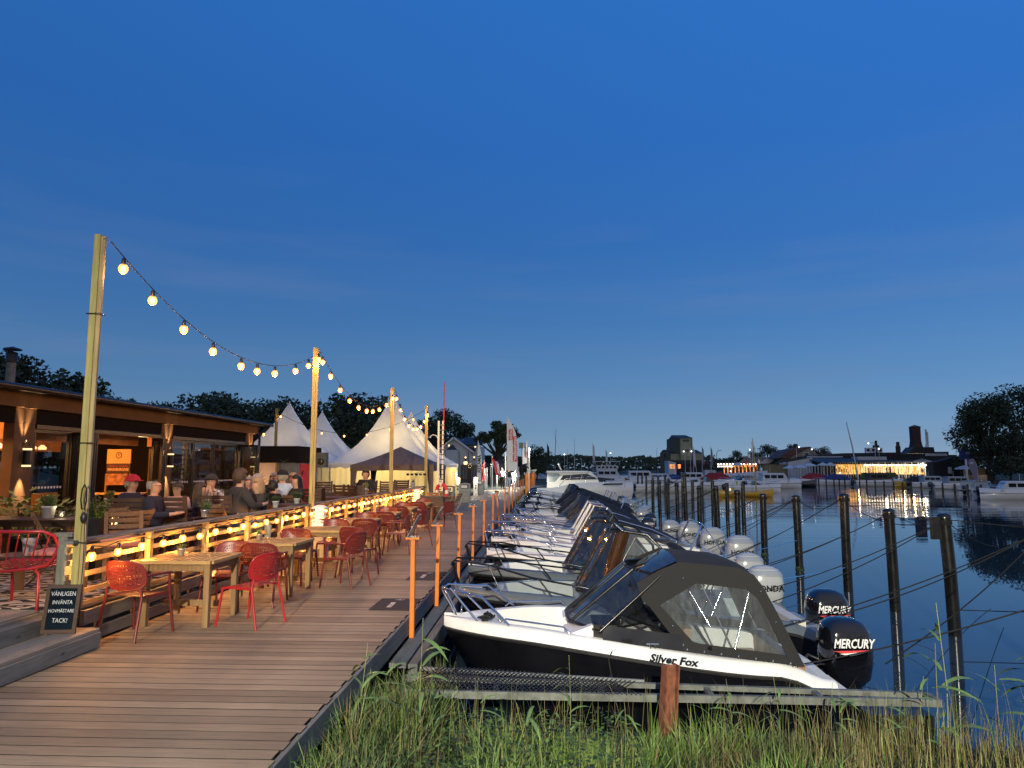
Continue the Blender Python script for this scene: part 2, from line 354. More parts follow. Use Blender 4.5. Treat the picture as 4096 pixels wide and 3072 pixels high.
def grid(xs, ys):
    mb = MB(); n = len(xs)
    vs = [(x, y, hgt(x, y) + (noise.noise((x * 1.3, y * 1.3, 0)) * .06 if y < 10 and x > -1.5 else 0)) for y in ys for x in xs]
    mb.add(vs, [(j * n + i, j * n + i + 1, (j + 1) * n + i + 1, (j + 1) * n + i) for j in range(len(ys) - 1) for i in range(n - 1)], 0, True); return mb
def frange(a, b, st):
    r = []; 
    while a < b: r.append(a); a += st
    return r
xs = [-1600, -600, -200, -80, -30, -12, -8] + frange(-6.4, 9, .28) + [10, 14, 20, 30, 45, 60, 80, 95, 97, 98.5, 100, 130, 400, 1600]
ys = [-60, -20, -5] + frange(0, 11, .3) + [14, 20, 30, 40, 50, 56, 57, 58, 59, 60, 62, 70, 80, 90, 100, 110, 120, 130, 131, 131.5, 132, 132.5, 135, 150, 200, 400, 900, 2500]
# ground colour: dark earth and turf
m, t, b = newmat('ground'); n = t.nodes.new; l = t.links.new
co = n('ShaderNodeTexCoord'); n1 = n('ShaderNodeTexNoise'); n1.inputs['Scale'].default_value = .9; n1.inputs['Detail'].default_value = 8; l(co.outputs['Object'], n1.inputs[0])
rg = n('ShaderNodeValToRGB'); l(n1.outputs['Fac'], rg.inputs[0]); rg.color_ramp.elements[0].color = (.022, .018, .012, 1); rg.color_ramp.elements[0].position = .35; rg.color_ramp.elements[1].color = (.045, .062, .022, 1); rg.color_ramp.elements[1].position = .65
l(rg.outputs[0], b.inputs['Base Color']); b.inputs['Roughness'].default_value = .95
bp = n('ShaderNodeBump'); bp.inputs['Strength'].default_value = .8; n2 = n('ShaderNodeTexNoise'); n2.inputs['Scale'].default_value = 14; n2.inputs['Detail'].default_value = 6; l(co.outputs['Object'], n2.inputs[0]); l(n2.outputs['Fac'], bp.inputs['Height']); l(bp.outputs[0], b.inputs['Normal'])
grid(xs, ys).build('ground', 'ground', kind='structure')

# water: one sheet, a calm mirror with faint ripple bands
m, t, b = newmat('water'); n = t.nodes.new; l = t.links.new
b.inputs['Base Color'].default_value = (.022, .045, .065, 1); b.inputs['Roughness'].default_value = .015; b.inputs['IOR'].default_value = 1.65
co = n('ShaderNodeTexCoord'); mp = n('ShaderNodeMapping'); mp.inputs['Scale'].default_value = (.05, .75, 1); l(co.outputs['Object'], mp.inputs[0])
w1 = n('ShaderNodeTexNoise'); w1.inputs['Scale'].default_value = 1.3; w1.inputs['Detail'].default_value = 2; l(mp.outputs[0], w1.inputs[0])
mp2 = n('ShaderNodeMapping'); mp2.inputs['Scale'].default_value = (.012, .035, 1); l(co.outputs['Object'], mp2.inputs[0])
w2 = n('ShaderNodeTexNoise'); w2.inputs['Scale'].default_value = 1.6; w2.inputs['Detail'].default_value = 2; l(mp2.outputs[0], w2.inputs[0])
sp = n('ShaderNodeSeparateXYZ'); l(co.outputs['Object'], sp.inputs[0])
far = n('ShaderNodeMapRange'); far.interpolation_type = 'SMOOTHSTEP'; l(sp.outputs['Y'], far.inputs[0]); far.inputs[1].default_value = 24; far.inputs[2].default_value = 44; far.inputs[3].default_value = .012; far.inputs[4].default_value = 1
pt = n('ShaderNodeMapRange'); l(w2.outputs['Fac'], pt.inputs[0]); pt.inputs[1].default_value = .42; pt.inputs[2].default_value = .58; pt.inputs[3].default_value = .18; pt.inputs[4].default_value = 1
mu = n('ShaderNodeMath'); mu.operation = 'MULTIPLY'; l(far.outputs[0], mu.inputs[0]); l(pt.outputs[0], mu.inputs[1])
bp = n('ShaderNodeBump'); bp.inputs['Distance'].default_value = .055; l(mu.outputs[0], bp.inputs['Strength']); l(w1.outputs['Fac'], bp.inputs['Height']); l(bp.outputs[0], b.inputs['Normal'])
MB().add([(-6, -20, 0), (420, -20, 0), (420, 700, 0), (-6, 700, 0)], [(0, 1, 2, 3)]).build('water', 'water', loc=(0, 0, WZ), kind='structure')

# ------------------------------------------------------------- jetty
JL, JR = -4.70, -1.70
jet = thing('jetty', None, None); jet['kind'] = 'structure'; del_keys = [k for k in ('label', 'category') if k in jet.keys()]
for k in del_keys: del jet[k]
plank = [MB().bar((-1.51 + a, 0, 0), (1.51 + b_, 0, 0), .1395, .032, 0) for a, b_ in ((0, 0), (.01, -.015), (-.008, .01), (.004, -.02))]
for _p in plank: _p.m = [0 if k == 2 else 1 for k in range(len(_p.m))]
plank = [_p.mesh('plank', ['jetty_wood', 'plank_gap_shade']) for _p in plank]
y = 1.2; i = 0
while i < 300:
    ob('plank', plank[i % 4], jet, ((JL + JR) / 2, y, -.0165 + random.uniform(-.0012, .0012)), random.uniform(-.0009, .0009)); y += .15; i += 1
rest = MB()
while y < 54: rest.bar((JL, y, -.0165), (JR, y, -.0165), .139, .03); y += .15
rest.build('far_planks', 'jetty_wood', jet, kind='stuff')
for yy in range(0, 54, 6):
    MB().bar((JR + .022, yy + .004, -.11), (JR + .022, yy + 5.996, -.11), .04, .20, ch=.004).build('edge_board', 'edge_wood', jet)
    if yy < 6: continue
    y0_ = 7.7 if yy == 6 else yy + .004
    MB().bar((JR + .30, y0_, -.36), (JR + .30, yy + 5.996, -.36), .10, .22, ch=.006).build('edge_beam', 'edge_wood', jet)
    MB().bar((JR + .14, y0_, -.27), (JR + .14, yy + 5.996, -.27), .18, .05).build('edge_board', 'edge_wood', jet)
for yy in [1.6 + 2.4 * k for k in range(25)]: MB().bar((JR + .06, yy, -2.2), (JR + .06, yy, -.30), .16, up=(1, 0, 0)).build('pile', 'edge_wood', jet)
MB().box(JL + .1, JR - .05, 0, 54, -.34, -.16).build('underframe', 'black_plastic', jet)

# ------------------------------------------------------------- terrace
ter = ob('terrace', None, kind='structure')
tp = MB().bar((0, 0, 0), (0, 21.1, 0), .142, .03, ch=.003).mesh('board', 'step_wood')
for k in range(31): ob('board', tp, ter, (-9.42 + .15 * k, 7.25, .335))
tp2 = MB().bar((0, 0, 0), (0, 9.2, 0), .142, .03, ch=.003).mesh('board', 'step_wood')
for k in range(29): ob('board', tp2, ter, (-9.42 + .15 * k, -2.0, .335))
for yy in range(7, 28, 7):
    MB().bar((JL - .02, yy + .25, .275), (JL - .02, yy + 7.24, .275), .045, .145, ch=.003).build('fascia_board', 'fascia_wood', ter)
    MB().bar((JL - .02, yy + .25, .085), (JL - .02, yy + 7.24, .085), .045, .125, ch=.003).build('fascia_board', 'fascia_wood', ter)
for k in range(32): MB().bar((JL - .06, 7.6 + .66 * k, -.1), (JL - .06, 7.6 + .66 * k, .2), .045, .07, up=(1, 0, 0)).build('joist', 'rail_wood', ter)
MB().box(-9.5, -4.95, -2, 28.4, -.04, .315).build('underframe', 'fascia_wood', ter)

# steps at the lower left
st = thing('wooden_steps', 'wide grey wooden step up from the jetty to the terrace beside the chalkboard', 'steps', (-4.5, 0, 0))
for k in range(2): MB().bar((-.075 - .155 * k, .5, .175), (-.075 - .155 * k, 7.21, .175), .148, .034, ch=.004).build('tread', 'step_wood', st)
MB().bar((-.44, .5, .145), (-.44, 7.1, .145), .20, .03, ch=.004).build('tread', 'step_wood', st)
MB().bar((-.002, .5, .083), (-.002, 7.205, .083), .04, .148, ch=.004).build('riser', 'fascia_wood', st)
MB().box(-.5, -.05, .5, 7.1, .0, .125).build('frame', 'fascia_wood', st)
MB().bar((-.585, .5, .262), (-.585, 7.22, .262), .03, .172, ch=.004).build('riser', 'fascia_wood', st)

# ------------------------------------------------------------- railing
RX = -4.79
rl = thing('railing', 'long slatted wooden railing between terrace and jetty hung with glowing bulbs', 'railing', (RX, 7.0, 0))
PY = [0.05 + 1.42 * k for k in range(16)]
pm_ = MB().bar((0, 0, .0), (0, 0, 1.035), .07, .07, up=(1, 0, 0), ch=.004).mesh('post', 'post_wood')
for k, py in enumerate(PY[1:]): ob('post', pm_, rl, (.045, py, 0))
sl = MB().bar((0, .003, 0), (0, 1.417, 0), .028, .055, ch=.003).mesh('slat', 'rail_wood')
sl2 = MB().bar((0, .003, 0), (0, 2.837, 0), .028, .05, ch=.003).mesh('slat', 'rail_wood')
for k in range(15):
    for z in (.97, .845, .70): ob('slat', sl, rl, (-.012, PY[k], z))
    if k % 2 == 0 and k < 14:
        for z in (.53, .40): ob('slat', sl2, rl, (-.012, PY[k], z))
cp = MB().bar((0, .002, 0), (0, 4.258, 0), .145, .034, ch=.004).mesh('top_rail', 'fascia_wood')
for k in range(5): ob('top_rail', cp, rl, (.02, 4.26 * k, 1.054))
# gate post at the railing's near end
gp = thing('gate_post', 'short grey wooden post with a square cap beside the tall light pole', 'post', (-4.97, 7.3, .35))
MB().bar((0, 0, 0), (0, 0, .74), .13, .10, up=(1, 0, 0), ch=.005).build('post', 'grey_post', gp); MB().box(-.105, .105, -.075, .075, .741, .775).build('cap', 'grey_post', gp)
# far railing across the terrace end
fr = thing('railing', 'low dark wooden railing across the far end of the terrace below the lit tents', 'railing', (RX, 28.35, 0))
for k in range(4):
    MB().bar((-1.3 * k, 0, .33), (-1.3 * k, 0, 1.03), .07, up=(1, 0, 0)).build('post', 'post_wood', fr)
for z in (.95, .8, .65, .5): MB().bar((-4.0, .05, z), (.04, .05, z), .028, .055).build('slat', 'rail_wood', fr)
MB().bar((-4.0, 0, 1.05), (.05, 0, 1.05), .14, .034).build('top_rail', 'rail_wood', fr)

# ------------------------------------------------------------- poles and string lights
def pole(x, y, top, lab, base=.3):
    o = thing('light_pole', lab, 'pole', (x, y, base), group='wooden poles carrying the string lights')
    MB().bar((0, 0, 0), (-.012, 0, top - base), .066, .07, up=(1, 0, 0), ch=.006).build('pole', 'pole_wood', o)
    MB().bar((.046, 0, .1), (.036, 0, top - base - .02), .026, .062, up=(1, 0, 0)).build('batten', 'post_wood', o)
    MB().tube([(.05, -.02, top - base - .05), (.11, -.02, top - base - .03), (.12, -.02, top - base - .09)], .006, 5).build('hook', 'chrome', o)
    bd = MB()
    for z in ((.75, 1.75, 3.1) if y < 8 else (.72,)): bd.tube([(-.06, -.05, z), (.085, -.05, z), (.085, .05, z), (-.06, .05, z)], .005, 4, closed=True)
    bd.build('binding', 'rope_dark', o)
    return o
for (y, lab) in ((7.12, 'tallest looking light pole standing beside the chalkboard sign at the left'), (14.3, 'light pole on the railing beside the dark haired woman and the loudspeaker'), (21.7, 'light pole in front of the brown gazebo'), (28.1, 'light pole at the far end of the jetty railing before the red and white mast')):
    pole(-4.72, y, 4.26, lab)
pole(-10.95, 28.5, 4.2, 'light pole behind the seated guests in front of the peach coloured kiosk wall', 0)
o = thing('speaker', 'small black loudspeaker hanging on the second light pole', 'speaker', (-4.53, 14.35, 1.95), group=None)
MB().box(-.10, .10, -.09, .09, -.15, .15).build('cabinet', 'black_plastic', o); MB().lathe([(.0, 0), (.07, 0), (.06, -.012), (0, -.012)], 12).xf(Matrix.Rotation(PI / 2, 4, 'X')).build('cone', 'dark_metal', o, (.0, -.092, -.03)); MB().tube([(-.02, .02, .12), (-.14, .02, .12)], .014, 5).build('bracket', 'dark_metal', o)
o = thing('cable_coil', 'black coil of cable and plug strapped to the tall light pole', 'cable', (-4.64, 7.06, 1.5))
MB().tube([(.0, -.02 - .01 * math.sin(k), .17 * math.cos(k * .7) + .02) if 0 else (.03 * math.sin(k * .9), -.03, .13 * math.cos(k * .9)) for k in range(22)], .007, 5).build('coil', 'rope_dark', o)
MB().ball((.02, -.04, -.2), (.035, .03, .06), 0, 8, 6).build('plug', 'black_plastic', o)
MB().tube([(.0, 0, -.1), (.02, 0, -.6), (.01, .0, -1.0)], .005, 4).build('lead', 'rope_dark', o)

_bm = MB().ball((0, 0, 0), (.042, .042, .048), 1, 12, 8).ball((0, 0, 0), (.021, .021, .028), 0, 8, 6).mesh('bulb', ['bulb', 'bulb_shell'])
_bs = MB().lathe([(.012, .10), (.018, .09), (.02, .045), (.016, .035)], 8).mesh('socket', 'black_plastic')
NL = [0]
def string(name, label, pts, bulbs, power, r=.006, bm=None, sc=1.0, each=1, parent=None):
    """pts: cable line; bulbs: list of (x,y,z) hanging points on the cable"""
    root = thing(name, label, 'string lights', tuple(pts[0])); P0 = Vector(pts[0])
    MB().tube([Vector(p) - P0 for p in pts], r, 5).build('cable', 'rope_dark', root)
    for k, q in enumerate(bulbs):
        q = Vector(q) - P0
        bb = ob('bulb', bm or _bm, root, q + Vector((0, 0, -.11 * sc))); bb.scale = (sc,) * 3
        ob('socket', _bs, bb)
        if k % each == 0:
            lp = lamp('POINT', 'bulb_glow', q + Vector((0, 0, -.165 * sc - .02)), power * each, (1, .43, .09), .03, parent=root); NL[0] += 1
    return root
def catenary(a, b, sag, n=24):
    a = Vector(a); b = Vector(b); return [a.lerp(b, i / n) + Vector((0, 0, -4 * sag * (i / n) * (1 - i / n))) for i in range(n + 1)]
def along(a, b, sag, ts): a = Vector(a); b = Vector(b); return [a.lerp(b, t) + Vector((0, 0, -4 * sag * t * (1 - t))) for t in ts]
TP = [(-4.60, 7.12, 4.19), (-4.62, 14.3, 4.17), (-4.62, 21.7, 4.17), (-4.62, 28.1, 4.17)]
spans = [(0, 1, .72, 'nearest span', [.035, .12, .225, .34, .47, .555, .66, .80, .90, .985]), (1, 2, .78, 'middle span', [.02, .10, .20, .31, .42, .53, .62, .72, .84, .95]), (2, 3, .9, 'farthest span', [.03, .13, .24, .36, .48, .6, .72, .84, .95])]
for a, b_, sg, w_, ts in spans:
    string('string_lights', 'sagging %s of bulbs strung between the tall wooden poles over the jetty' % w_, catenary(TP[a], TP[b_], sg), along(TP[a], TP[b_], sg, ts), 26.0, each=1, sc=1.2)
A = (-10.9, 28.5, 4.05)
string('string_lights', 'long thin string of bulbs crossing in front of the white tent roofs', catenary(A, TP[3], .95, 30), along(A, TP[3], .95, [.02, .30, .45, .6, .75, .9]), 3, r=.008)
string('string_lights', 'short string with one bulb in front of the dark trees by the restaurant corner', catenary((-9.6, 22.9, 3.0), A, .35), along((-9.6, 22.9, 3.0), A, .35, [.42]), 4, r=.006)
yb = [7.25 + .462 * k for k in range(44)]
pts = []
for k in range(len(yb) - 1):
    pts += [Vector((RX + .13, yb[k], 1.0)), Vector((RX + .13, yb[k] + .23, .965 + .02 * math.sin(k * 2.1)))]
string('string_lights', 'row of warm bulbs hung beneath the top rail of the jetty railing', pts, [(RX + .13, y_, 1.0 + .012 * math.sin(y_ * 7)) for y_ in yb], 9.5, r=.005, each=2)

# ------------------------------------------------------------- slatted tables on the jetty
def make_table():
    t = thing('slatted_table', '', 'table')
    s_ = MB().bar((0, -.385, 0), (0, .385, 0), .047, .011, ch=.002).mesh('slat', 'table_wood')
    for k in range(10): ob('slat', s_, t, (-.351 + .078 * k, 0, .733))
    a = MB(); 
    for e in (-1, 1): a.bar((-.41, e * .405, .722), (.41, e * .405, .722), .045, .036); a.bar((e * .41, -.382, .722), (e * .41, .382, .722), .045, .036)
    a.build('frame', 'table_wood', t)
    a = MB()
    for e in (-1, 1): a.bar((-.33, e * .36, .655), (.33, e * .36, .655), .022, .07); a.bar((e * .37, -.33, .655), (e * .37, .33, .655), .022, .07)
    a.build('apron', 'leg_wood', t)
    for ex in (-1, 1):
        for ey in (-1, 1): MB().bar((ex * .36, ey * .36, 0), (ex * .36, ey * .36, .705), .068, .068, up=(1, 0, 0), ch=.004).build('leg', 'leg_wood', t)
    MB().bar((-.33, 0, .2), (.33, 0, .2), .03, .07).build('stretcher', 'leg_wood', t)
    t['group'] = 'slatted wooden tables on the jetty'
    return t
tb = make_table()
TY = [8.52, 10.42, 12.52, 14.7, 16.9, 19.2, 21.6]; TX = [-4.22, -3.93, -3.86, -3.88, -3.88, -3.9, -3.86]
tl = ['nearest slatted wooden table with a small flower pot on it', 'second slatted wooden table from the camera with a pot by the railing', 'third slatted wooden table from the camera between maroon chairs', 'fourth slatted wooden table from the camera beside the white bollard lamp', 'fifth slatted wooden table from the camera', 'sixth slatted wooden table from the camera', 'farthest slatted wooden table beside the second bollard lamp']
tabs = []
for k in range(7):
    o = tb if k == 0 else copy(tb); o.location = (TX[k], TY[k], 0); o.rotation_euler.z = [0, -.02, .01, -.01, .02, 0, -.03][k]; o['label'] = tl[k]; tabs.append(o)

# ------------------------------------------------------------- plastic chairs with a perforated round back
def perforated(nx, ny, surf, hole=.45, mask=None):
    """sheet surf(u,v)->point with square holes; two skins 4 mm apart"""
    mb = MB()
    for i in range(nx):
        for j in range(ny):
            u0, u1, v0, v1 = i / nx, (i + 1) / nx, j / ny, (j + 1) / ny
            if mask and not mask((u0 + u1) / 2, (v0 + v1) / 2, 1): continue
            h = hole if (0 < i < nx - 1 and 0 < j < ny - 1 and (not mask or mask((u0 + u1) / 2, (v0 + v1) / 2, .80))) else 0
            if h == 0: mb.add([surf(u0, v0), surf(u1, v0), surf(u1, v1), surf(u0, v1)], [(0, 1, 2, 3)], 0, True); continue
            a = (1 - h) / 2; du, dv = (u1 - u0), (v1 - v0); off = 0
            q = [surf(u0, v0), surf(u1, v0), surf(u1, v1), surf(u0, v1), surf(u0 + a * du, v0 + a * dv), surf(u1 - a * du, v0 + a * dv), surf(u1 - a * du, v1 - a * dv), surf(u0 + a * du, v1 - a * dv)]
            mb.add(q, [(0, 1, 5, 4), (1, 2, 6, 5), (2, 3, 7, 6), (3, 0, 4, 7)], 0, True)
    return mb
def backsurf(u, v):
    # wide oval back, wraps forward at the sides; squircle outline
    a = (u - .5) * 2; b = (v - .5) * 2
    k = 1 / max(1e-6, (abs(a) ** 3.2 + abs(b) ** 3.2) ** (1 / 3.2)) * max(abs(a), abs(b)) if (a or b) else 1
    a *= k; b *= k
    x = a * .245; z = .665 + b * .155
    y = .215 + (z - .5) * .22 - .075 * (a * a)
    return (x, y, z)
def make_chair(matn, arms, label=''):
    t = thing('plastic_chair', label, 'chair')
    perforated(15, 9, backsurf).build('backrest', matn, t)
    rim = [backsurf(*p) for p in [(i / 10, 0) for i in range(10)] + [(1, i / 6) for i in range(6)] + [(1 - i / 10, 1) for i in range(10)] + [(0, 1 - i / 6) for i in range(6)]]
    MB().tube(rim, .009, 6, closed=True).build('back_rim', matn, t)
    def seat(u, v):
        a = (u - .5) * 2; return (a * (.215 + .02 * (1 - v)), -.235 + v * .43, .452 - .018 * (1 - a * a) * math.sin(PI * v) - (.02 * (1 - v * 5) if v < .2 else 0))
    perforated(14, 14, seat, .4).build('seat', matn, t)
    MB().loft([[seat(0, v)[:2] + (seat(0, v)[2] - d,) for v in (0, .2, .5, .8, 1)] for d in (0, .03)], 0, True, False).loft([[seat(1, v)[:2] + (seat(1, v)[2] - d,) for v in (0, .2, .5, .8, 1)] for d in (.03, 0)], 0, True, False).loft([[seat(u, 0)[:2] + (seat(u, 0)[2] - d,) for u in (0, .25, .5, .75, 1)] for d in (.03, 0)], 0, True, False).build('seat_edge', matn, t)
    for e in (-1, 1):
        MB().tube([(e * .245, .30, 0), (e * .222, .20, .44), (e * .205, .21, .54)], .015, 7).build('leg', matn, t)
        top = .64 if arms else .44
        MB().tube([(e * .255, -.27, 0), (e * .225, -.22, .43)] + ([(e * .25, -.17, .655)] if arms else []), .015, 7).build('leg', matn, t)
        if arms: MB().tube([(e * .25, -.19, .655), (e * .262, .0, .665), (e * .238, .17, .66)], .014, 7).build('armrest', matn, t)
    return t
ch = {('r', 1): make_chair('red_plastic', True), ('r', 0): make_chair('red_plastic', False), ('b', 0): make_chair('red_bright', False)}
used = set()
def place_chair(kind, x, y, rz, lab):
    s_ = ch[kind]; o = s_ if kind not in used else copy(s_); used.add(kind)
    o.location = (x, y, 0); o.rotation_euler = (0, 0, rz); o['label'] = lab; o['group'] = 'perforated plastic chairs around the jetty tables'
# backrest is on local +y; rz = PI puts the back towards the camera
T = list(zip(TX, TY))
place_chair(('r', 1), -4.42, 7.72, PI - .18, 'rust red armchair nearest the camera with its back to us at the first table')
place_chair(('b', 0), -3.42, 8.35, -PI / 2 - .35, 'bright red armless chair pulled out at the right of the first table')
place_chair(('r', 0), -4.12, 9.25, .05, 'maroon chair behind the nearest table facing the camera')
place_chair(('r', 1), -3.77, 9.55, PI + .05, 'dark red chair with wide round back just beyond the bright red chair')
place_chair(('r', 0), -3.98, 11.2, .02, 'maroon chair on the far side of the second table')
place_chair(('r', 1), -3.05, 10.95, -PI / 2 - .35, 'dark maroon armchair side on at the right of the second table')
place_chair(('r', 0), -4.05, 11.72, PI, 'red chair with perforated back lit orange between second and third tables')
place_chair(('r', 0), -3.15, 12.05, PI - .25, 'dark maroon chair with its smooth back to us right of the third table')
place_chair(('r', 0), -3.95, 13.3, 0, 'maroon chair on the far side of the third table')
place_chair(('r', 1), -3.5, 13.95, PI + .1, 'red armchair with back to us before the fourth table')
place_chair(('r', 0), -4.2, 13.9, PI, 'small red chair by the railing before the fourth table')
place_chair(('r', 1), -3.1, 15.1, -PI / 2, 'dark red armchair on the right of the fourth table')
place_chair(('r', 0), -3.9, 15.45, 0, 'maroon chair on the far side of the fourth table')
place_chair(('r', 1), -3.6, 16.15, PI, 'red armchair lit from the railing before the fifth table')
place_chair(('r', 1), -2.98, 16.5, -PI / 2 - .5, 'dark red armchair turned sideways at the right of the fifth table')
place_chair(('r', 0), -3.95, 17.7, 0, 'maroon chair on the far side of the fifth table')
place_chair(('r', 0), -3.75, 18.45, PI, 'small maroon chair before the sixth table')
place_chair(('r', 0), -4.0, 20.0, 0, 'maroon chair on the far side of the sixth table')
place_chair(('r', 1), -3.7, 20.85, PI, 'orange lit armchair before the farthest slatted table')
place_chair(('r', 1), -2.95, 20.9, -PI / 2 - .7, 'dark red armchair at the right of the farthest slatted table')
place_chair(('r', 0), -3.85, 22.4, 0, 'red chair beyond the farthest slatted table')

def plant_mb(r, h, n, leaf=.03, seed=1, droop=.3, mi=0, up=.75):
    rd = random.Random(seed); mb = MB()
    for k in range(n):
        a = rd.uniform(0, 2 * PI); q = rd.uniform(0, 1) ** .5; tz = h * rd.uniform(.5, 1); p0 = Vector((math.cos(a) * r * q * .3, math.sin(a) * r * q * .3, 0)); p1 = Vector((math.cos(a) * r * q, math.sin(a) * r * q, tz * (1 - .25 * q)))
        mb.tube([p0, (p0 + p1) / 2 + Vector((0, 0, h * .08)), p1], .0025, 3, mi, caps=False)
        for j in range(5):
            t_ = .3 + .7 * j / 4; c = p0.lerp(p1, t_); b = rd.uniform(0, 2 * PI); d = Vector((math.cos(b), math.sin(b), rd.uniform(-droop, up))).normalized(); w = d.cross(Vector((0, 0, 1))).normalized() * leaf * .35
            mb.add([c, c + d * leaf * .5 + w, c + d * leaf * 1.15, c + d * leaf * .5 - w], [(0, 1, 2, 3)], mi)
    return mb
def pot_plant(x, y, z, label, r=.075, h=.13, pot='pot_grey', ph=.2, pr=.11, n=40, leaf=.035, mat_='leaf_green', seed=1, group=None, cat='potted plant'):
    o = thing('potted_plant', label, cat, (x, y, z), group=group)
    MB().lathe([(r * .72, 0), (r * .78, .004), (r * .95, h * .8), (r * 1.04, h * .82), (r * 1.05, h), (r * .93, h), (r * .9, h * .86), (0, h * .86)], 14).build('pot', pot, o)
    plant_mb(pr, ph, n, leaf, seed).build('leaves', mat_, o, (0, 0, h * .86)); return o
pot_plant(-4.42, 8.62, .74, 'small blue and white pot with a succulent on the nearest jetty table', .045, .085, 'zinc', .07, .05, 22, .03, 'leaf_yellow', 3)
pot_plant(-4.22, 10.5, .74, 'small blue and white pot on the second jetty table by the railing', .045, .085, 'zinc', .08, .05, 22, .03, 'leaf_yellow', 4)

# bollard lamps
def bollard(x, y, lab):
    o = thing('bollard_lamp', lab, 'lamp', (x, y, 0), group='white louvred bollard lamps on the jetty')
    MB().lathe([(.15, 0), (.15, .30), (.13, .33)], 8, sm=False).build('body', 'white_paint', o)
    MB().lathe([(.085, .33), (.085, .62)], 12).build('diffuser', 'lamp_warm', o)
    for k in range(3): MB().lathe([(.09, .37 + .08 * k), (.15, .355 + .08 * k), (.155, .365 + .08 * k), (.09, .395 + .08 * k)], 16).build('louvre', 'white_paint', o)
    MB().lathe([(.155, .60), (.15, .625), (.05, .66), (0, .662)], 16).build('cap', 'white_paint', o)
    lamp('POINT', 'bollard_glow', (0, -.35, .3), .5, (1, .72, .4), .05, parent=o)
    return o
# they stand on low white cabinets by the railing
def cabinet(x, y, lab, lab2):
    o = thing('power_cabinet', lab, 'cabinet', (x, y, 0)); MB().box(-.15, .15, -.13, .13, 0, .42).build('body', 'white_paint', o); MB().box(-.08, .06, -.135, -.131, .12, .26).build('panel', 'grey_paint', o)
    b = bollard(x, y, lab2); b.location.z = .42
cabinet(-4.35, 13.72, 'white cabinet under the nearer louvred lamp beside the railing', 'nearer white louvred lamp glowing beside the second light pole')
cabinet(-4.35, 24.2, 'white cabinet under the farther louvred lamp by the railing end', 'farther white louvred lamp at the end of the jetty railing')
# ============================================================= JETTY FURNITURE
OY = [8.85, 10.83, 13.5, 16.1, 18.95, 22.2, 25.3, 28.7, 32.1, 35.6, 38.8, 41.6, 44.4, 47.4, 50.4, 53.2]
olab = ['nearest orange post with a tilted acrylic sign on its top', 'second orange post with a wooden cap and tilted sign', 'third orange post in front of the second dark mat', 'fourth orange post with a cap and tilted sign', 'fifth orange post along the jetty edge with a tilted sign', 'sixth orange post, its sign missing', 'slightly leaning orange post, seventh from the camera']
def ocap(o, sign=True, seen=True):
    MB().box(-.085, .085, -.06, .06, 0, .024).build('cap', 'orange_wood', o, (0, 0, .925))
    if sign:
        mb = MB(); a = R(27); d = Vector((math.sin(a), 0, math.cos(a)))
        p = Vector((-.06, -.10, .955)); q = p + Vector((0, .21, 0))
        mb.prism([p, q, q + d * .30, p + d * .30], Vector((.004, 0, -.002)))
        mb.prism([p + Vector((0, 0, 0)), q, q + Vector((.11, 0, 0)), p + Vector((.11, 0, 0))], (0, 0, -.004)); mb.build('sign_plate', 'acrylic', o)
        ms = MB()
        for yy in (-.06, .06): ms.lathe([(.007, 0), (.007, .005), (0, .007)], 6, (.03, yy, .955))
        ms.build('screw', 'dark_metal', o)
glass('acrylic', (.62, .64, .64), .5, .12, dirt=.5)
for k, y_ in enumerate(OY):
    lab = olab[k] if k < 7 else 'slim looking orange post, %s from the camera along the jetty edge' % ('eighth ninth tenth eleventh twelfth thirteenth fourteenth fifteenth sixteenth'.split()[k - 7])
    o = thing('orange_post', lab, 'post', (JR - .0 + .075, y_, 0), random.uniform(-.03, .03), group='orange mooring posts along the jetty edge')
    ln = .02 if k != 6 else -.09
    MB().bar((0 if k != 6 else .03, 0, -.44), (ln if k != 0 else 0, 0, .925), .057, .057, up=(0, 1, 0), ch=.004).build('post', 'orange_wood', o)
    ocap(o, k < 5 or k in (7, 9, 10))
    # mooring ring and short rope at its foot
    MB().tube([(.05 + .05 * math.cos(a * .7), .04 * math.sin(a * .7), -.42 - .05 * math.sin(a * .35)) for a in range(8)], .008, 5).build('hook', 'rope_tan', o)
for k in range(9):
    y_ = 57.5 + 1.9 * k; x_ = -1.55 + .06 * k
    o = thing('orange_post', 'bright orange post in the tight far cluster left of the cabin cruiser', 'post', (x_, y_, 0), 0, group='bright orange posts on the far quay edge')
    MB().bar((0, 0, -.5), (.02, 0, 1.25), .11, .11, up=(0, 1, 0)).build('post', 'orange_wood', o); MB().bar((.02, 0, 1.26), (.2, 0, 1.6), .02, .1, up=(1, 0, 0)).build('sign_plate', 'acrylic', o)

pm('mat_dark', (.030, .022, .022), .9, var=.15, bump=.3, bscale=80)
pm('print_pink', (.55, .42, .40), .8, var=.2, scale=30)
for k, (y0, y1, lab) in enumerate(((9.2, 9.98, 'dark rubber mat with pale lettering beside the nearest orange post'), (11.62, 12.5, 'dark rubber mat with pale lettering behind the second orange post'))):
    o = thing('door_mat', lab, 'mat', (-1.98, (y0 + y1) / 2, .004))
    MB().box(-.27, .27, -(y1 - y0) / 2, (y1 - y0) / 2, 0, .006).build('mat', 'mat_dark', o)
    txt('INKOBUI', .085, (-.04, -.08, .0085), (0, 0, PI / 2), 'print_pink', o, bold=.003, extrude=.0008)
    MB().lathe([(.030, 0), (.036, .0)], 16, caps=False).xf(Matrix.Diagonal((1.7, 1.4, 1, 1))).build('logo', 'print_pink', o, (.0, .28, .009)); txt('&', .07, (.0, .28, .0085), (0, 0, PI / 2), 'print_pink', o, name='logo', extrude=.0008)

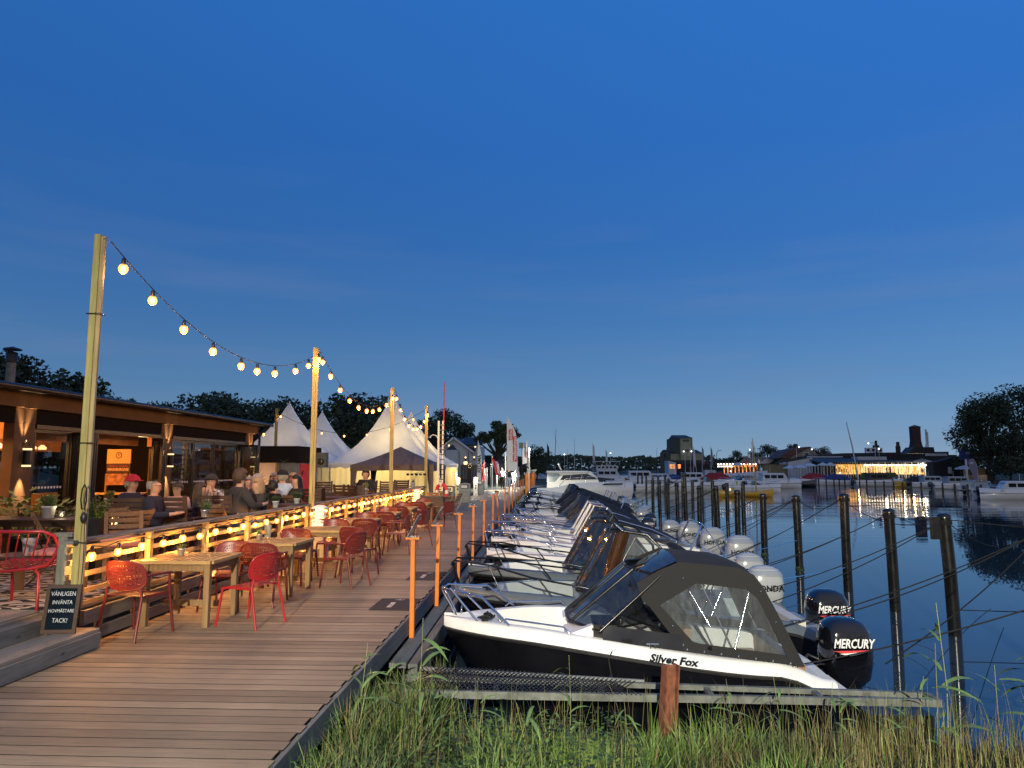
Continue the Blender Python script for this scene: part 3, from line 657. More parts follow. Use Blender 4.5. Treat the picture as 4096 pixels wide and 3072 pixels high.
# waste bins, power pedestals
def bin_(x, y, lab, w=.56, d=.5, h=.86, m_='steel_grey', rz=0):
    o = thing('waste_bin', lab, 'bin', (x, y, 0), rz, group='waste bins beside the white tent')
    b = MB(); b.box(-w / 2, w / 2, -d / 2, d / 2, 0, h * .68); b.build('body', m_, o)
    MB().box(-w / 2 + .03, w / 2 - .03, -d / 2 - .012, -d / 2 - .002, .05, h * .6).build('door', 'steel_grey' if m_ != 'steel_grey' else 'grey_paint', o)
    f = MB()
    for ex in (-1, 1):
        for ey in (-1, 1): f.bar((ex * (w / 2 - .03), ey * (d / 2 - .03), h * .68), (ex * (w / 2 - .03), ey * (d / 2 - .03), h * .92), .06, up=(1, 0, 0))
    f.build('frame', m_, o)
    MB().prism([(-w / 2 - .02, -d / 2 - .02, h * .92), (w / 2 + .02, -d / 2 - .02, h * .92), (w / 2 + .02, -d / 2 - .02, h * .95), (0, -d / 2 - .02, h), (-w / 2 - .02, -d / 2 - .02, h * .95)], (0, d + .04, 0)).build('lid', m_, o)
    MB().box(-w * .28, w * .28, -d / 2 - .006, -d / 2 + .01, h * .74, h * .88).build('label', 'white_paint', o)
bin_(-4.72, 35.0, 'grey waste bin nearest the life ring', h=.92); bin_(-4.2, 37.4, 'taller tan waste bin between the two white pedestals', h=1.0, m_='grey_paint'); bin_(-4.45, 48.5, 'beige waste bin farthest along the jetty in front of the blue flag', h=.95)
pm('beige', (.42, .35, .26), .6)
for x, y_, lab in ((-5.3, 43.5, 'white power pedestal with lit top beside the tent wall'), (-4.45, 45.9, 'white power pedestal with lit top between tan and beige bins'), (-2.55, 60, 'white lamp pillar on the grass beside the walking couple')):
    o = thing('power_pedestal', lab, 'pedestal', (x, y_, 0), group='white power pedestals on the jetty')
    MB().box(-.13, .13, -.1, .1, 0, .98).build('body', 'white_paint', o); MB().lathe([(.13, 0), (.14, .05), (.12, .18), (0, .19)], 10, (0, 0, .99)).build('lamp_head', 'lamp_warm', o); lamp('POINT', 'pedestal_glow', (.0, -.3, 1.3), 70, (1, .85, .6), .1, parent=o)
    for zz in (.45, .62): MB().box(-.05, .05, -.115, -.102, zz, zz + .09).build('socket', 'black_plastic', o)

# folding wooden chair / lounge armchair / planter
def folding(x, y, z, rz, lab, grp='wooden folding chairs', m_='chair_wood'):
    o = thing('folding_chair', lab, 'chair', (x, y, z), rz, group=grp)
    for e in (-1, 1):
        MB().bar((e * .2, -.26, 0), (e * .2, .22, .88), .022, .045, up=(1, 0, 0)).build('leg', m_, o)
        MB().bar((e * .17, .24, 0), (e * .17, -.2, .46), .022, .04, up=(1, 0, 0)).build('leg', m_, o)
    for k in range(5): MB().bar((-.19, -.2 + .085 * k, .455), (.19, -.2 + .085 * k, .455), .06, .014).build('seat_slat', m_, o)
    for k in range(4): MB().bar((-.2, .115 + .035 * k, .62 + .075 * k), (.2, .115 + .035 * k, .62 + .075 * k), .014, .055).build('back_slat', m_, o)
    return o
folding(-3.25, 25.7, 0, -PI / 2 - .25, 'wooden folding chair at the end of the red chairs facing left', m_='leg_wood')
folding(-4.1, 26.3, 0, .3, 'wooden folding chair behind the planter box on the jetty', m_='leg_wood'); folding(-3.9, 28.3, 0, PI * .9, 'wooden folding chair with its back to us before the life ring', m_='leg_wood')
o = thing('bistro_table', 'small square folding table between the folding chairs and bins', 'table', (-3.75, 27.2, 0))
for k in range(6): MB().bar((-.3, -.25 + .1 * k, .72), (.3, -.25 + .1 * k, .72), .085, .018).build('slat', 'leg_wood', o)
for e in (-1, 1): MB().bar((-.28 * e, -.25, 0), (.28 * e, -.25, .70), .03, .03).build('leg', 'leg_wood', o); MB().bar((-.28 * e, .25, 0), (.28 * e, .25, .70), .03, .03).build('leg', 'leg_wood', o)
o = thing('planter_box', 'brown slatted planter box at the end of the row of jetty tables', 'planter', (-3.95, 24.9, 0))
for k in range(8): MB().bar((-.42, -.2, .06 + .095 * k), (.42, -.2, .06 + .095 * k), .02, .085).build('slat', 'bench_wood', o); MB().bar((.42, -.19, .06 + .095 * k), (.42, .3, .06 + .095 * k), .02, .085).build('slat', 'bench_wood', o)
MB().box(-.40, .405, -.188, .3, .03, .8).build('liner', 'black_plastic', o)

# life-saving mast
o = thing('life_ring_mast', 'red and white mast with rungs and a curved lamp arm beyond the last light pole', 'mast', (-4.33, 28.9, 0))
MB().bar((0, 0, 0), (0, 0, 3.7), .10, .07, up=(1, 0, 0)).build('mast', 'white_paint', o)
for z0, z1, m_ in ((.62, 1.15, 'flag_red'), (2.6, 3.0, 'flag_red'), (1.7, 2.1, 'leaf_yellow')): MB().box(-.052, .052, -.042, -.036, z0, z1).build('band', m_, o)
MB().bar((.17, 0, 0), (.17, 0, 3.7), .06, .06, up=(1, 0, 0)).build('rail', 'white_paint', o)
rg_ = MB()
for k in range(17): rg_.box(.05, .24, -.03, .0, .3 + .2 * k, .34 + .2 * k)
rg_.build('rungs', 'dark_metal', o)
MB().tube([(.2, 0, 3.3), (.2, 0, 4.8), (.22, 0, 5.3)], .032, 6, r2=.015).build('rod', 'flag_red', o)
MB().tube([(0, 0, 2.9), (-.1, 0, 3.1), (-.25, 0, 3.13), (-.36, 0, 3.05)], .02, 6).build('lamp_arm', 'white_paint', o); MB().ball((-.38, 0, 3.02), (.07, .06, .03)).build('lamp_head', 'white_paint', o)
o = thing('life_ring', 'red and white life ring on a stand in front of the tent', 'life ring', (-4.08, 28.2, .85))
mr = MB(); q = [(.0, .29 * math.cos(a), .29 * math.sin(a)) for a in [2 * PI * k / 28 for k in range(28)]]
for s_ in range(4): mr.tube([Vector(q[(s_ * 7 + j) % 28]) for j in range(8)], .068, 8, 1 if 0 else 0)
mr.build('ring', 'flag_red', o).rotation_euler = (0, 0, .9)
mw = MB()
for s_ in range(4): mw.tube([Vector(q[(s_ * 7 + j) % 28]) * 1.0 for j in (6, 7, 8)], .073, 8)
mw.build('band', 'white_paint', o).rotation_euler = (0, 0, .9)
MB().bar((0, .1, -.85), (0, .1, .45), .06).build('stand', 'white_paint', o)

# chalkboard
o = thing('chalkboard_sign', 'small framed chalkboard with white handwriting standing on the wooden step', 'sign', (-4.74, 6.93, .196), .06)
o.rotation_euler = (R(-9), 0, .10)
for a, b_ in (((-.165, 0, .018), (.165, 0, .018)), ((-.165, 0, .442), (.165, 0, .442))): MB().bar(a, b_, .02, .036).build('frame', 'bench_wood', o)
for e in (-1, 1): MB().bar((e * .147, 0, .037), (e * .147, 0, .423), .036, .019, up=(0, 1, 0)).build('frame', 'bench_wood', o)
pm('slate', (.006, .012, .020), .9, var=.4, scale=8, spec=.08); pm('chalk', (.6, .62, .62), .9, var=.2, scale=30)
MB().box(-.128, .128, .0, .008, .037, .423).build('slate', 'slate', o)
for k, (s_, z_, sz) in enumerate((('VÄNLIGEN', .37, .058), ('INVÄNTA', .29, .052), ('HOVMÄSTARE', .21, .045), ('TACK!', .12, .06))): txt(s_, sz, (.0, -.004, z_), (PI / 2, 0, 0), 'chalk', o, extrude=.0006, sx=.85)

# ============================================================= TERRACE FURNITURE
TZ = .352
m, t, b = newmat('rug'); n = t.nodes.new; l = t.links.new
co = n('ShaderNodeTexCoord'); mp = n('ShaderNodeMapping'); mp.inputs['Scale'].default_value = (2.0, 3.4, 1); l(co.outputs['Object'], mp.inputs[0])
wv = n('ShaderNodeTexWave'); wv.bands_direction = 'Y'; wv.wave_profile = 'TRI'; wv.inputs['Scale'].default_value = .5; wv.inputs['Distortion'].default_value = 14; wv.inputs['Detail'].default_value = 1.5; wv.inputs['Detail Scale'].default_value = 2.6; l(mp.outputs[0], wv.inputs[0])
gt = n('ShaderNodeMath'); gt.operation = 'GREATER_THAN'; gt.inputs[1].default_value = .5; l(wv.outputs['Fac'], gt.inputs[0])
mx = n('ShaderNodeMix'); mx.data_type = 'RGBA'; l(gt.outputs[0], mx.inputs[0]); mx.inputs[6].default_value = (.02, .018, .016, 1); mx.inputs[7].default_value = (.62, .50, .36, 1); l(mx.outputs[2], b.inputs['Base Color']); b.inputs['Roughness'].default_value = .95
o = MB().box(-1.6, 1.42, -1.3, 1.6, 0, .008).build('rug', 'rug', None, (-6.3, 8.58, TZ)); o['label'] = 'black and cream zigzag patterned rug on the terrace floor'; o['category'] = 'rug'

def lounge(x, y, rz, lab, m_='bench_wood'):
    """high slatted armchair; back on local +y"""
    o = thing('garden_armchair', lab, 'chair', (x, y, TZ), rz, group='dark wooden garden armchairs on the terrace')
    for e in (-1, 1):
        MB().bar((e * .27, .18, .0), (e * .27, .36, 1.0), .035, .055, up=(1, 0, 0)).build('back_leg', m_, o)
        MB().bar((e * .27, -.27, 0), (e * .27, -.27, .62), .035, .055, up=(1, 0, 0)).build('leg', m_, o)
        MB().bar((e * .27, -.33, .635), (e * .27, .28, .635), .06, .022).build('armrest', m_, o)
    for k in range(7): MB().bar((-.25, .265 + .0145 * k, .48 + .078 * k), (.25, .265 + .0145 * k, .48 + .078 * k), .016, .062).build('back_slat', m_, o)
    for k in range(6): MB().bar((-.25, -.25 + .085 * k, .43), (.25, -.25 + .085 * k, .43), .07, .018).build('seat_slat', m_, o)
    return o
def wtable(x, y, rz, lab, L_=1.3, W_=.8, h=.74):
    o = thing('garden_table', lab, 'table', (x, y, TZ), rz, group='brown wooden tables on the terrace')
    nb = int(W_ / .1)
    for k in range(nb): MB().bar((-L_ / 2, -W_ / 2 + .05 + .1 * k, h - .012), (L_ / 2, -W_ / 2 + .05 + .1 * k, h - .012), .09, .024).build('board', 'bench_wood', o)
    MB().box(-L_ / 2 + .06, L_ / 2 - .06, -W_ / 2 + .06, W_ / 2 - .06, h - .1, h - .026).build('apron', 'bench_wood', o)
    for ex in (-1, 1):
        for ey in (-1, 1): MB().bar((ex * (L_ / 2 - .09), ey * (W_ / 2 - .09), 0), (ex * (L_ / 2 - .09), ey * (W_ / 2 - .09), h - .1), .075, up=(1, 0, 0)).build('leg', 'chair_wood', o)
    return o
TZT = TZ + .74
wtable(-7.2, 9.9, 0, 'brown wooden table at the left edge with a grey pot and tea light', 1.5, .8)
wtable(-5.85, 8.15, 0, 'low brown table on the patterned rug behind the red wire chair', .95, .6, .45)
wtable(-6.3, 12.5, 0, 'long brown table in front of the men in red cap and glasses', 1.6, .8)
wtable(-5.6, 13.9, 0, 'brown table between the man in the dark coat and the cap wearer', 1.7, .8)
wtable(-5.6, 17.2, 0, 'brown table with the group by the second light pole', 1.5, .8)
wtable(-5.75, 20.5, 0, 'brown table of the man sitting alone under the gazebo', 1.3, .8)
wtable(-8.2, 13.2, 0, 'brown table by the open folding doors with a potted grass', 1.1, .7)
for x, y_, rz, lab in ((-6.45, 11.15, PI, 'dark high backed armchair with its back to us under the red cap'), (-5.95, 11.45, PI, 'dark high backed armchair in front of the woman in pink'), (-5.55, 12.2, PI, 'dark high backed armchair in front of the plaid shirt'), (-6.75, 14.6, .1, 'armchair behind the man in the dark cap'),
                       (-5.15, 16.0, PI, 'armchair hidden behind the dark haired woman'), (-5.05, 18.4, 0, 'dark armchair beyond the second pole leaning back'), (-5.25, 19.2, 2.6, 'dark tilted armchair near the lone man'), (-6.8, 19.4, 2.9, 'dark armchair left of the lone man'), (-5.6, 21.6, .05, 'dark armchair the lone man sits in'), (-5.2, 23.6, .2, 'dark armchair behind the lone man by the railing'), (-6.2, 24.4, -.3, 'dark armchair under the left leg of the gazebo'), (-5.3, 25.6, -.2, 'dark armchair near the orchid stalks'), (-7.2, 23.0, .3, 'dark armchair between terrace and kiosk')):
    lounge(x, y_, rz, lab)
for x, y_, rz, lab in ((-7.4, 9.0, PI + .2, 'brown folding chair at the left picture edge'), (-6.3, 8.95, PI - .9, 'brown folding chair leaning before the left table by the gate post'), (-6.35, 10.2, -2.4, 'pale slatted folding chair behind the black planter'), (-5.65, 9.55, -1.9, 'folding chair with a bag on its back by the lantern'), (-5.35, 8.95, .6, 'folding chair under the first row of bulbs with a coral cushion'), (-5.2, 11.3, 2.9, 'small folding chair just behind the railing under the herb pot'), (-5.15, 13.2, 3.0, 'folding chair with vertical slats lit orange behind the railing'), (-5.2, 14.9, 2.8, 'folding chair lit from the railing bulbs by the second pole')):
    folding(x, y_, TZ, rz, lab, 'brown folding chairs on the terrace')
def soft(mb, cx, cy, cz, a, b, h): 
    rings = []
    for t_ in (-.5, -.3, 0, .3, .5): 
        k = 1 if abs(t_) < .4 else .82; rings.append([(cx + a * sx_ * k, cy + b * sy_ * k, cz + h * t_) for sx_, sy_ in ((-.5, -.42), (-.42, -.5), (.42, -.5), (.5, -.42), (.5, .42), (.42, .5), (-.42, .5), (-.5, .42))])
    return mb.loft(rings, 0, True, True, False, True)
o = soft(MB(), 0, 0, 0, .46, .42, .11).build('seat_cushion', 'cushion', None, (-5.35, 8.92, TZ + .52), .5); o['label'] = 'coral seat cushion on the folding chair behind the railing'; o['category'] = 'cushion'
o = soft(MB(), 0, 0, 0, .5, .42, .06).build('seat_cushion', 'cushion', None, (-5.6, 8.1, TZ + .485), .2); o['label'] = 'folded coral cushion lying on the low table behind the red chair'; o['category'] = 'cushion'
# red wire armchair
o = thing('wire_chair', 'bright red metal wire armchair with rounded slatted back at the left edge', 'chair', (-5.48, 7.28, TZ), .06)
zt, zb = .80, .42
arc = [(.34, -.25, zb), (.365, -.2, .60), (.35, -.05, .74), (.30, .16, zt)] 
top = [(-.42, .02, zt + .0), (-.2, -.16, zt), (.1, -.2, zt), (.34, -.14, zt), (.43, -.09, zt - .05), (.46, -.06, zt - .16), (.44, -.05, zb + .14), (.36, -.06, zb + .03), (.2, -.1, zb)]
bot = [(-.4, .1, zb - .02), (-.2, -.08, zb - .03), (0, -.12, zb - .02), (.2, -.10, zb)]
MB().tube(top, .017, 8).build('back_frame', 'red_bright', o); MB().tube(bot, .014, 8).build('back_frame', 'red_bright', o)
rod = MB()
for k in range(10):
    u = k / 9; xt = -.38 + .76 * u; xb = -.36 + .66 * u; yt = -.19 + .10 * (2 * u - 1) ** 2; rod = MB().tube([(xt, yt, zt - .005 - .05 * max(0, u - .85) * 6), (xb, yt + .02, zb + .08), (xb, yt + .1, zb - .0), (xb, .45, zb + .02)], .0075, 6); rod.build('rod', 'red_bright', o)
for a in ((.3, -.05), (-.3, -.05), (.3, .4), (-.3, .4)): MB().tube([(a[0] * .7, a[1], zb), (a[0] * .95, a[1] - .02, zb - .06), (a[0], a[1] - .03 * (1 if a[1] < 0 else -1), .0)], .016, 7).build('leg', 'red_bright', o)
MB().tube([(-.36, .45, zb + .02), (.32, .45, zb + .02)], .014, 7).build('front_bar', 'red_bright', o)

pot_plant(-7.0, 9.85, TZT, 'grey pot with a pale bushy herb on the left brown table', .088, .17, ph=.24, pr=.13, n=90, leaf=.02, seed=5)
pot_plant(-5.92, 8.05, TZ + .45, 'tall grey pot with a spreading herb behind the red wire chair', .075, .20, ph=.16, pr=.16, n=50, seed=6)
pot_plant(-5.02, 10.42, 1.074, 'zinc pot with a rosemary plant standing on the railing', .06, .11, 'zinc', .15, .14, 34, .03, seed=7)
pot_plant(-5.0, 12.6, 1.074, 'left of two grey pots standing on the railing beside the blond woman', .07, .14, ph=.15, pr=.10, n=50, seed=8)
pot_plant(-4.93, 12.95, 1.074, 'right one of the two grey pots beside the blond woman', .065, .12, ph=.12, pr=.10, n=40, seed=9)
pot_plant(-4.92, 14.05, 1.074, 'grey pot with green herb just left of the second light pole', .06, .12, ph=.17, pr=.12, n=50, seed=10)
pot_plant(-4.95, 19.6, 1.074, 'pale pot of upright grass in front of the lone man', .07, .15, ph=.22, pr=.10, n=60, seed=11, mat_='leaf_yellow')
pot_plant(-5.3, 21.8, TZT, 'dark potted shrub right of the lone man', .07, .1, ph=.25, pr=.16, n=60, seed=12)
pot_plant(-8.1, 13.0, TZT, 'pot with bright heather on the table by the doors', .075, .14, ph=.2, pr=.10, n=60, seed=13, mat_='leaf_yellow')
o = pot_plant(-4.9, 26.4, 1.074, 'pot with tall drooping dark orchid stalks at the railing end', .1, .18, ph=.1, pr=.1, n=20, seed=14)
for k in range(5): MB().tube([(0, 0, .15), (.08 * k - .12, 0, .45 + .03 * k), (.16 * k - .2, 0, .5)], .006, 4).build('stalk', 'leaf_dark', o); MB().ball((.16 * k - .2, 0, .47), (.06, .04, .045), 0, 6, 4).build('flower', 'cloth_black', o)
# black planter with greens, lantern, silver teapot
o = thing('planter', 'black square planter with flowers right behind the tall pole', 'planter', (-5.9, 9.2, TZ))
MB().lathe([(.16, 0), (.20, .78), (.20, .80), (.18, .8), (.175, .75), (0, .75)], 4, sm=False).build('box', 'black_plastic', o, rz=PI / 4); plant_mb(.2, .38, 50, .06, 21).build('leaves', 'leaf_green', o, (0, 0, .76)); plant_mb(.12, .2, 16, .05, 22).build('flowers', 'leaf_yellow', o, (0.05, 0, .76))
o = thing('lantern', 'black wire lantern glowing with small lights behind the railing', 'lantern', (-5.93, 9.6, 1.0))
fr_ = MB()
for a in range(8): t_ = a * PI / 4; fr_.tube([(.1 * math.cos(t_), .1 * math.sin(t_), 0), (.105 * math.cos(t_), .105 * math.sin(t_), .15), (.06 * math.cos(t_), .06 * math.sin(t_), .19)], .005, 4)
for z_ in (0, .15): fr_.tube([(.105 * math.cos(a), .105 * math.sin(a), z_) for a in [k * PI / 6 for k in range(12)]], .005, 4, closed=True)
fr_.build('frame', 'dark_metal', o)
for k in range(14): MB().ball((random.uniform(-.055, .055), random.uniform(-.055, .055), random.uniform(.02, .12)), .013, 0, 6, 4).build('light', 'bulb_far', o)
lamp('POINT', 'lantern_glow', (0, 0, .22), 2.5, (1, .7, .35), .03, parent=o)
MB().lathe([(.02, 0), (.02, .64)], 8).build('stand', 'dark_metal', o, (0, 0, -.648))
MB().lathe([(.1, 0), (.1, .008)], 12).build('plate', 'dark_metal', o, (0, 0, -.010))
o = thing('tea_light', 'glass jar with a twinkling tea light on the left brown table', 'candle', (-6.84, 9.9, TZT))
MB().lathe([(.035, 0), (.04, .03), (.038, .09), (.036, .09), (.036, .01)], 10).build('jar', 'clear_vinyl', o)
for k in range(6): MB().ball((random.uniform(-.02, .02), random.uniform(-.02, .02), random.uniform(.02, .07)), .009, 0, 6, 4).build('light', 'bulb_far', o)
lamp('POINT', 'candle_glow', (0, 0, .13), 1.2, (1, .75, .4), .02, parent=o)
o = thing('teapot', 'small silver pot beside the wire lantern', 'pot', (-5.79, 9.6, 1.02)); MB().lathe([(.03, 0), (.05, .03), (.045, .07), (.01, .085), (0, .1)], 10).build('body', 'chrome', o); MB().tube([(-.05, 0, .06), (-.03, 0, .12), (.03, 0, .12), (.05, 0, .06)], .006, 5).build('handle', 'chrome', o); MB().lathe([(.06, 0), (.06, .02)], 10).build('base', 'chrome', o, (0, 0, -.022)); MB().lathe([(.012, 0), (.012, .645)], 6).build('stand', 'dark_metal', o, (0, 0, -.668))
# leafy shrub at the far left, palm at the restaurant corner
def leafball(name, x, y, z, label, r, h, n, leaf, m_, cat='shrub', seed=1, pot=True):
    o = thing(name, label, cat, (x, y, z)); rd = random.Random(seed)
    if pot: MB().lathe([(.2, 0), (.26, .4), (.24, .4), (.23, .36), (0, .36)], 12).build('pot', 'black_plastic', o)
    s_ = MB()
    for k in range(9): a = rd.uniform(0, 6.28); s_.tube([(0, 0, .3), (r * .5 * math.cos(a), r * .5 * math.sin(a), h * .5), (r * .8 * math.cos(a), r * .8 * math.sin(a), h * rd.uniform(.6, .9))], .008, 4)
    s_.build('stem', 'bark', o)
    mb = MB()
    for k in range(n):
        a = rd.uniform(0, 6.28); q = rd.random() ** .4 * r; c = Vector((q * math.cos(a), q * math.sin(a), .35 + (h - .35) * rd.random() ** .8 * (1 - .3 * q / r))); d = Vector((math.cos(a) * 1, math.sin(a) * 1, rd.uniform(-.3, .7))).normalized(); w = d.cross(Vector((rd.uniform(-.3, .3), 0, 1))).normalized() * leaf * .28
        mb.add([c, c + d * leaf * .35 + w, c + d * leaf, c + d * leaf * .35 - w], [(0, 1, 2, 3)])
    mb.build('leaves', m_, o); return o
leafball('leafy_shrub', -7.95, 10.6, TZ, 'glossy yellow green shrub glowing at the left edge by the wall lamp', .62, 1.15, 380, .15, 'leaf_yellow', seed=3)
leafball('leafy_shrub', -8.4, 11.8, TZ, 'darker low shrub standing in for a green reflection in the restaurant glass', .5, .9, 300, .13, 'leaf_green', seed=4)  # added shrub, takes the place of a green reflection in the glass
def palm(x, y, z, lab, sc=1, seed=1, cat='palm'):
    o = thing('potted_palm', lab, cat, (x, y, z)); rd = random.Random(seed)
    MB().lathe([(.2, 0), (.26, .42), (.24, .42), (.23, .38), (0, .38)], 12).build('pot', 'black_plastic', o)
    for k in range(11):
        a = k * 2.4 + rd.uniform(-.3, .3); e = rd.uniform(.5, 1.25); Ln = sc * rd.uniform(1.0, 1.45); mb = MB(); pts = []
        for j in range(9):
            t_ = j / 8; rr_ = Ln * t_ * math.cos(e) * (1 + .2 * t_); pts.append(Vector((rr_ * math.cos(a), rr_ * math.sin(a), .4 + Ln * t_ * math.sin(e) - .45 * Ln * t_ * t_ * (1.3 - e))))
        mb.tube(pts, .008, 3, r2=.003)
        for j in range(2, 9):
            for s_ in (-1, 1):
                for h_ in (0, .5):
                    c = pts[j] if h_ == 0 else (pts[j] + pts[j - 1]) / 2; dr = (pts[j] - pts[j - 1]).normalized(); sd = dr.cross(Vector((0, 0, 1))).normalized() * s_; d = (sd + dr * .7 + Vector((0, 0, .05))).normalized(); ll = .26 * sc * (1 - .5 * abs(j / 8 - .45)); w = dr * .012
                    mb.add([c - w, c + w, c + d * ll - Vector((0, 0, .05 * ll))], [(0, 1, 2)])
        mb.build('frond', 'leaf_green', o)
    return o
palm(-8.9, 20.6, TZ, 'potted palm standing in front of the glass by the corner lamp', 1.0, 2); palm(-9.0, 23.7, 0, 'larger palm spreading beside the restaurant corner and kiosk', 1.35, 5)

# ============================================================= RESTAURANT PAVILION
BX = -9.5
re_ = thing('restaurant', 'low dark restaurant pavilion with open folding glass doors and a brown fascia', 'building', (BX, 0, 0))
Y0, Y1 = 3.0, 22.9; RTOP = 3.24
mb = MB(); mb.box(-6.6, .42, Y0 - .3, Y1 + .35, RTOP - .07, RTOP); mb.build('roof', 'roof_dark', re_)
MB().tube([(.44, Y0 - .3, RTOP - .05), (.44, Y1 + .35, RTOP - .05)], .055, 8).build('gutter', 'dark_metal', re_)
MB().tube([(.40, Y1 + .2, RTOP - .1), (.12, Y1 + .12, RTOP - .35), (.10, Y1 + .12, .05)], .04, 8).build('downpipe', 'dark_metal', re_)
MB().box(-.05, .10, Y0, Y1 + .05, RTOP - .36, RTOP - .075).build('fascia', 'facade_brown', re_)
MB().box(-.16, .0, Y0, Y1, 2.60, RTOP - .365).build('wall', 'facade_dark', re_)
for yc in (7.6, 12.55, 17.45, 22.45):
    w = .26; MB().box(-.18, .02, yc - w, min(yc + w, Y1), .36, 2.595).build('wall_pier', 'facade_brown', re_)
    MB().box(-.02, .025, yc - w, min(yc + w, Y1), 2.6, RTOP - .37).build('wall_pier', 'facade_brown', re_)
MB().box(-6.4, -.0, Y1 - .16, Y1 - .02, 0, RTOP - .08).build('wall', 'facade_dark', re_)
MB().box(-6.5, -6.4, Y0, Y1, 0, 1.0).build('wall', 'ceiling_wood', re_); MB().box(-6.39, -6.36, Y0, 19.5, .4, 2.3).build('wall', 'ceiling_wood', re_); MB().box(-6.5, -6.4, Y0, Y1, 2.3, RTOP - .08).build('wall', 'ceiling_wood', re_)
for k in range(12): MB().box(-6.46, -6.4, Y0 + 1.7 * k - .06, Y0 + 1.7 * k + .06, 1.0, 2.3).build('window_post', 'dark_metal', re_)
MB().box(-6.44, -6.43, Y0, Y1, 1.0, 2.3).build('window_pane', 'window_glass', re_)
MB().box(-6.4, -.17, Y0, Y1, .30, .35).build('floor', 'step_wood', re_)
MB().box(-6.38, -.18, Y0 + .02, Y1 - .2, 2.86, 2.94).build('ceiling', 'ceiling_wood', re_)
MB().box(-6.4, 0, Y0 - .1, Y0, 0, RTOP - .08).build('wall', 'facade_dark', re_)
for yb_ in (14.9, 19.9, 10): MB().box(-.62, -.5, yb_ - 2.2, yb_ + 2.2, 2.33, 2.84).build('beam', 'ceiling_wood', re_)
def gpanel(x, y0, y1, z0=.38, z1=2.58, w=.055, dots=True):
    f = MB(); t_ = .03
    f.box(x - t_, x + t_, y0, y0 + w, z0, z1); f.box(x - t_, x + t_, y1 - w, y1, z0, z1); f.box(x - t_, x + t_, y0 + w, y1 - w, z0, z0 + w); f.box(x - t_, x + t_, y0 + w, y1 - w, z1 - w, z1)
    p = f.build('door_frame', 'dark_metal', re_); MB().box(x - .004, x + .004, y0 + w, y1 - w, z0 + w, z1 - w).build('pane', 'window_glass', p)
    if dots:
        d = MB()
        for k in range(int((y1 - y0 - .15) / .085)): d.lathe([(.026, 0), (.026, .002)], 8).v; 
        d = MB()
        for k in range(int((y1 - y0 - .15) / .085)): c_ = y0 + .1 + .085 * k; d.add([(x + .006, c_ + .026 * math.cos(a), 1.42 + .026 * math.sin(a)) for a in [j * PI / 4 for j in range(8)]], [tuple(range(8))])
        d.build('dots', 'white_paint', p)
# bay 1: glass leaf, folded stack; open bay; bay 2
MB().box(-.12, .02, 12.85, 17.2, 2.52, 2.597).build('door_head', 'dark_metal', re_); MB().box(-.12, .02, 17.75, 22.15, 2.52, 2.597).build('door_head', 'dark_metal', re_)
gpanel(-.06, 12.86, 13.92, z1=2.51)
def stack(yc, n_, x0=-.08, depth=.78, dy=.075):
    for k in range(n_):
        f = MB(); yy = yc + dy * k; f.box(x0, x0 + .06, yy, yy + .045, .38, 2.5); f.box(x0 + depth, x0 + depth + .06, yy, yy + .045, .38, 2.5); f.box(x0 + .06, x0 + depth, yy, yy + .045, 2.44, 2.5); f.box(x0 + .06, x0 + depth, yy, yy + .045, .38, .45)
        p = f.build('folded_door', 'dark_metal', re_); MB().box(x0 + .06, x0 + depth, yy + .018, yy + .026, .45, 2.44).build('pane', 'window_glass', p)
    h = MB()
    for z_ in (.9, 2.1): h.tube([(x0 + depth + .07, yc + .02, z_), (x0 + depth + .09, yc + .02, z_ + .12)], .012, 5)
    h.build('handle', 'zinc', re_)
stack(13.98, 4, depth=.36, dy=.065); stack(16.95, 3, depth=.22); stack(21.9, 3, depth=.55, dy=.07)
gpanel(-.06, 17.8, 18.95, z1=2.51); gpanel(-.06, 18.97, 20.1, z1=2.51); gpanel(-.06, 20.15, 21.75, z1=2.51)
MB().box(-.3, -.02, 17.7, 17.76, .36, 2.6).build('jamb', 'dark_metal', re_)
# inside: counter, shelves, pendant strips, poster, slatted screen
o = thing('bar_counter', 'orange lit wooden counter inside the restaurant', 'counter', (-12.6, 12.5, .35)); MB().box(-.35, .35, -5, 3.5, 0, 1.0).build('front', 'bench_wood', o); MB().box(-.42, .42, -5.05, 3.55, 1.005, 1.06).build('top', 'ceiling_wood', o); MB().box(.355, .38, -5, 3.5, .62, .98).build('board', 'ceiling_wood', o)
for k, (x, z_) in enumerate(((-11.3, 2.55), (-12.8, 2.25))):
    o = thing('pendant_lamp', ('upper' if k == 0 else 'lower') + ' row of glowing pendant lights inside the restaurant', 'lamp', (x, 16.7, z_ + .05))
    for j in range(6): MB().lathe([(.09, 0), (.10, .05), (.03, .12)], 8).build('shade', 'lamp_warm', o, (0, -.9 + .36 * j, -.05)); MB().tube([(0, -.9 + .36 * j, .05), (0, -.9 + .36 * j, .30 if k == 0 else .6)], .008, 4).build('cord', 'dark_metal', o)
for loc in ((-11.3, 10.5, 2.5), (-11.6, 14.6, 2.5), (-11.4, 19.5, 2.5)): lamp('POINT', 'interior_light', loc, 300, (1, .50, .16), .25)
o = thing('poster', 'tall orange burger poster with round emblem standing behind the open doors', 'poster', (-10.55, 17.25, .35)); 
pm('poster_orange', (.72, .40, .12), .7, var=.05); pm('poster_dark', (.06, .025, .015), .7, var=.1); pm('poster_photo', (.42, .17, .06), .7, var=.7, scale=9)
MB().box(-.3, .3, -.02, .02, 1.55, 1.90).build('panel', 'poster_orange', o); MB().box(-.3, .3, -.022, .018, 1.32, 1.547).build('panel', 'poster_dark', o); MB().box(-.3, .24, -.022, .018, 1.02, 1.30).build('photo', 'poster_photo', o)
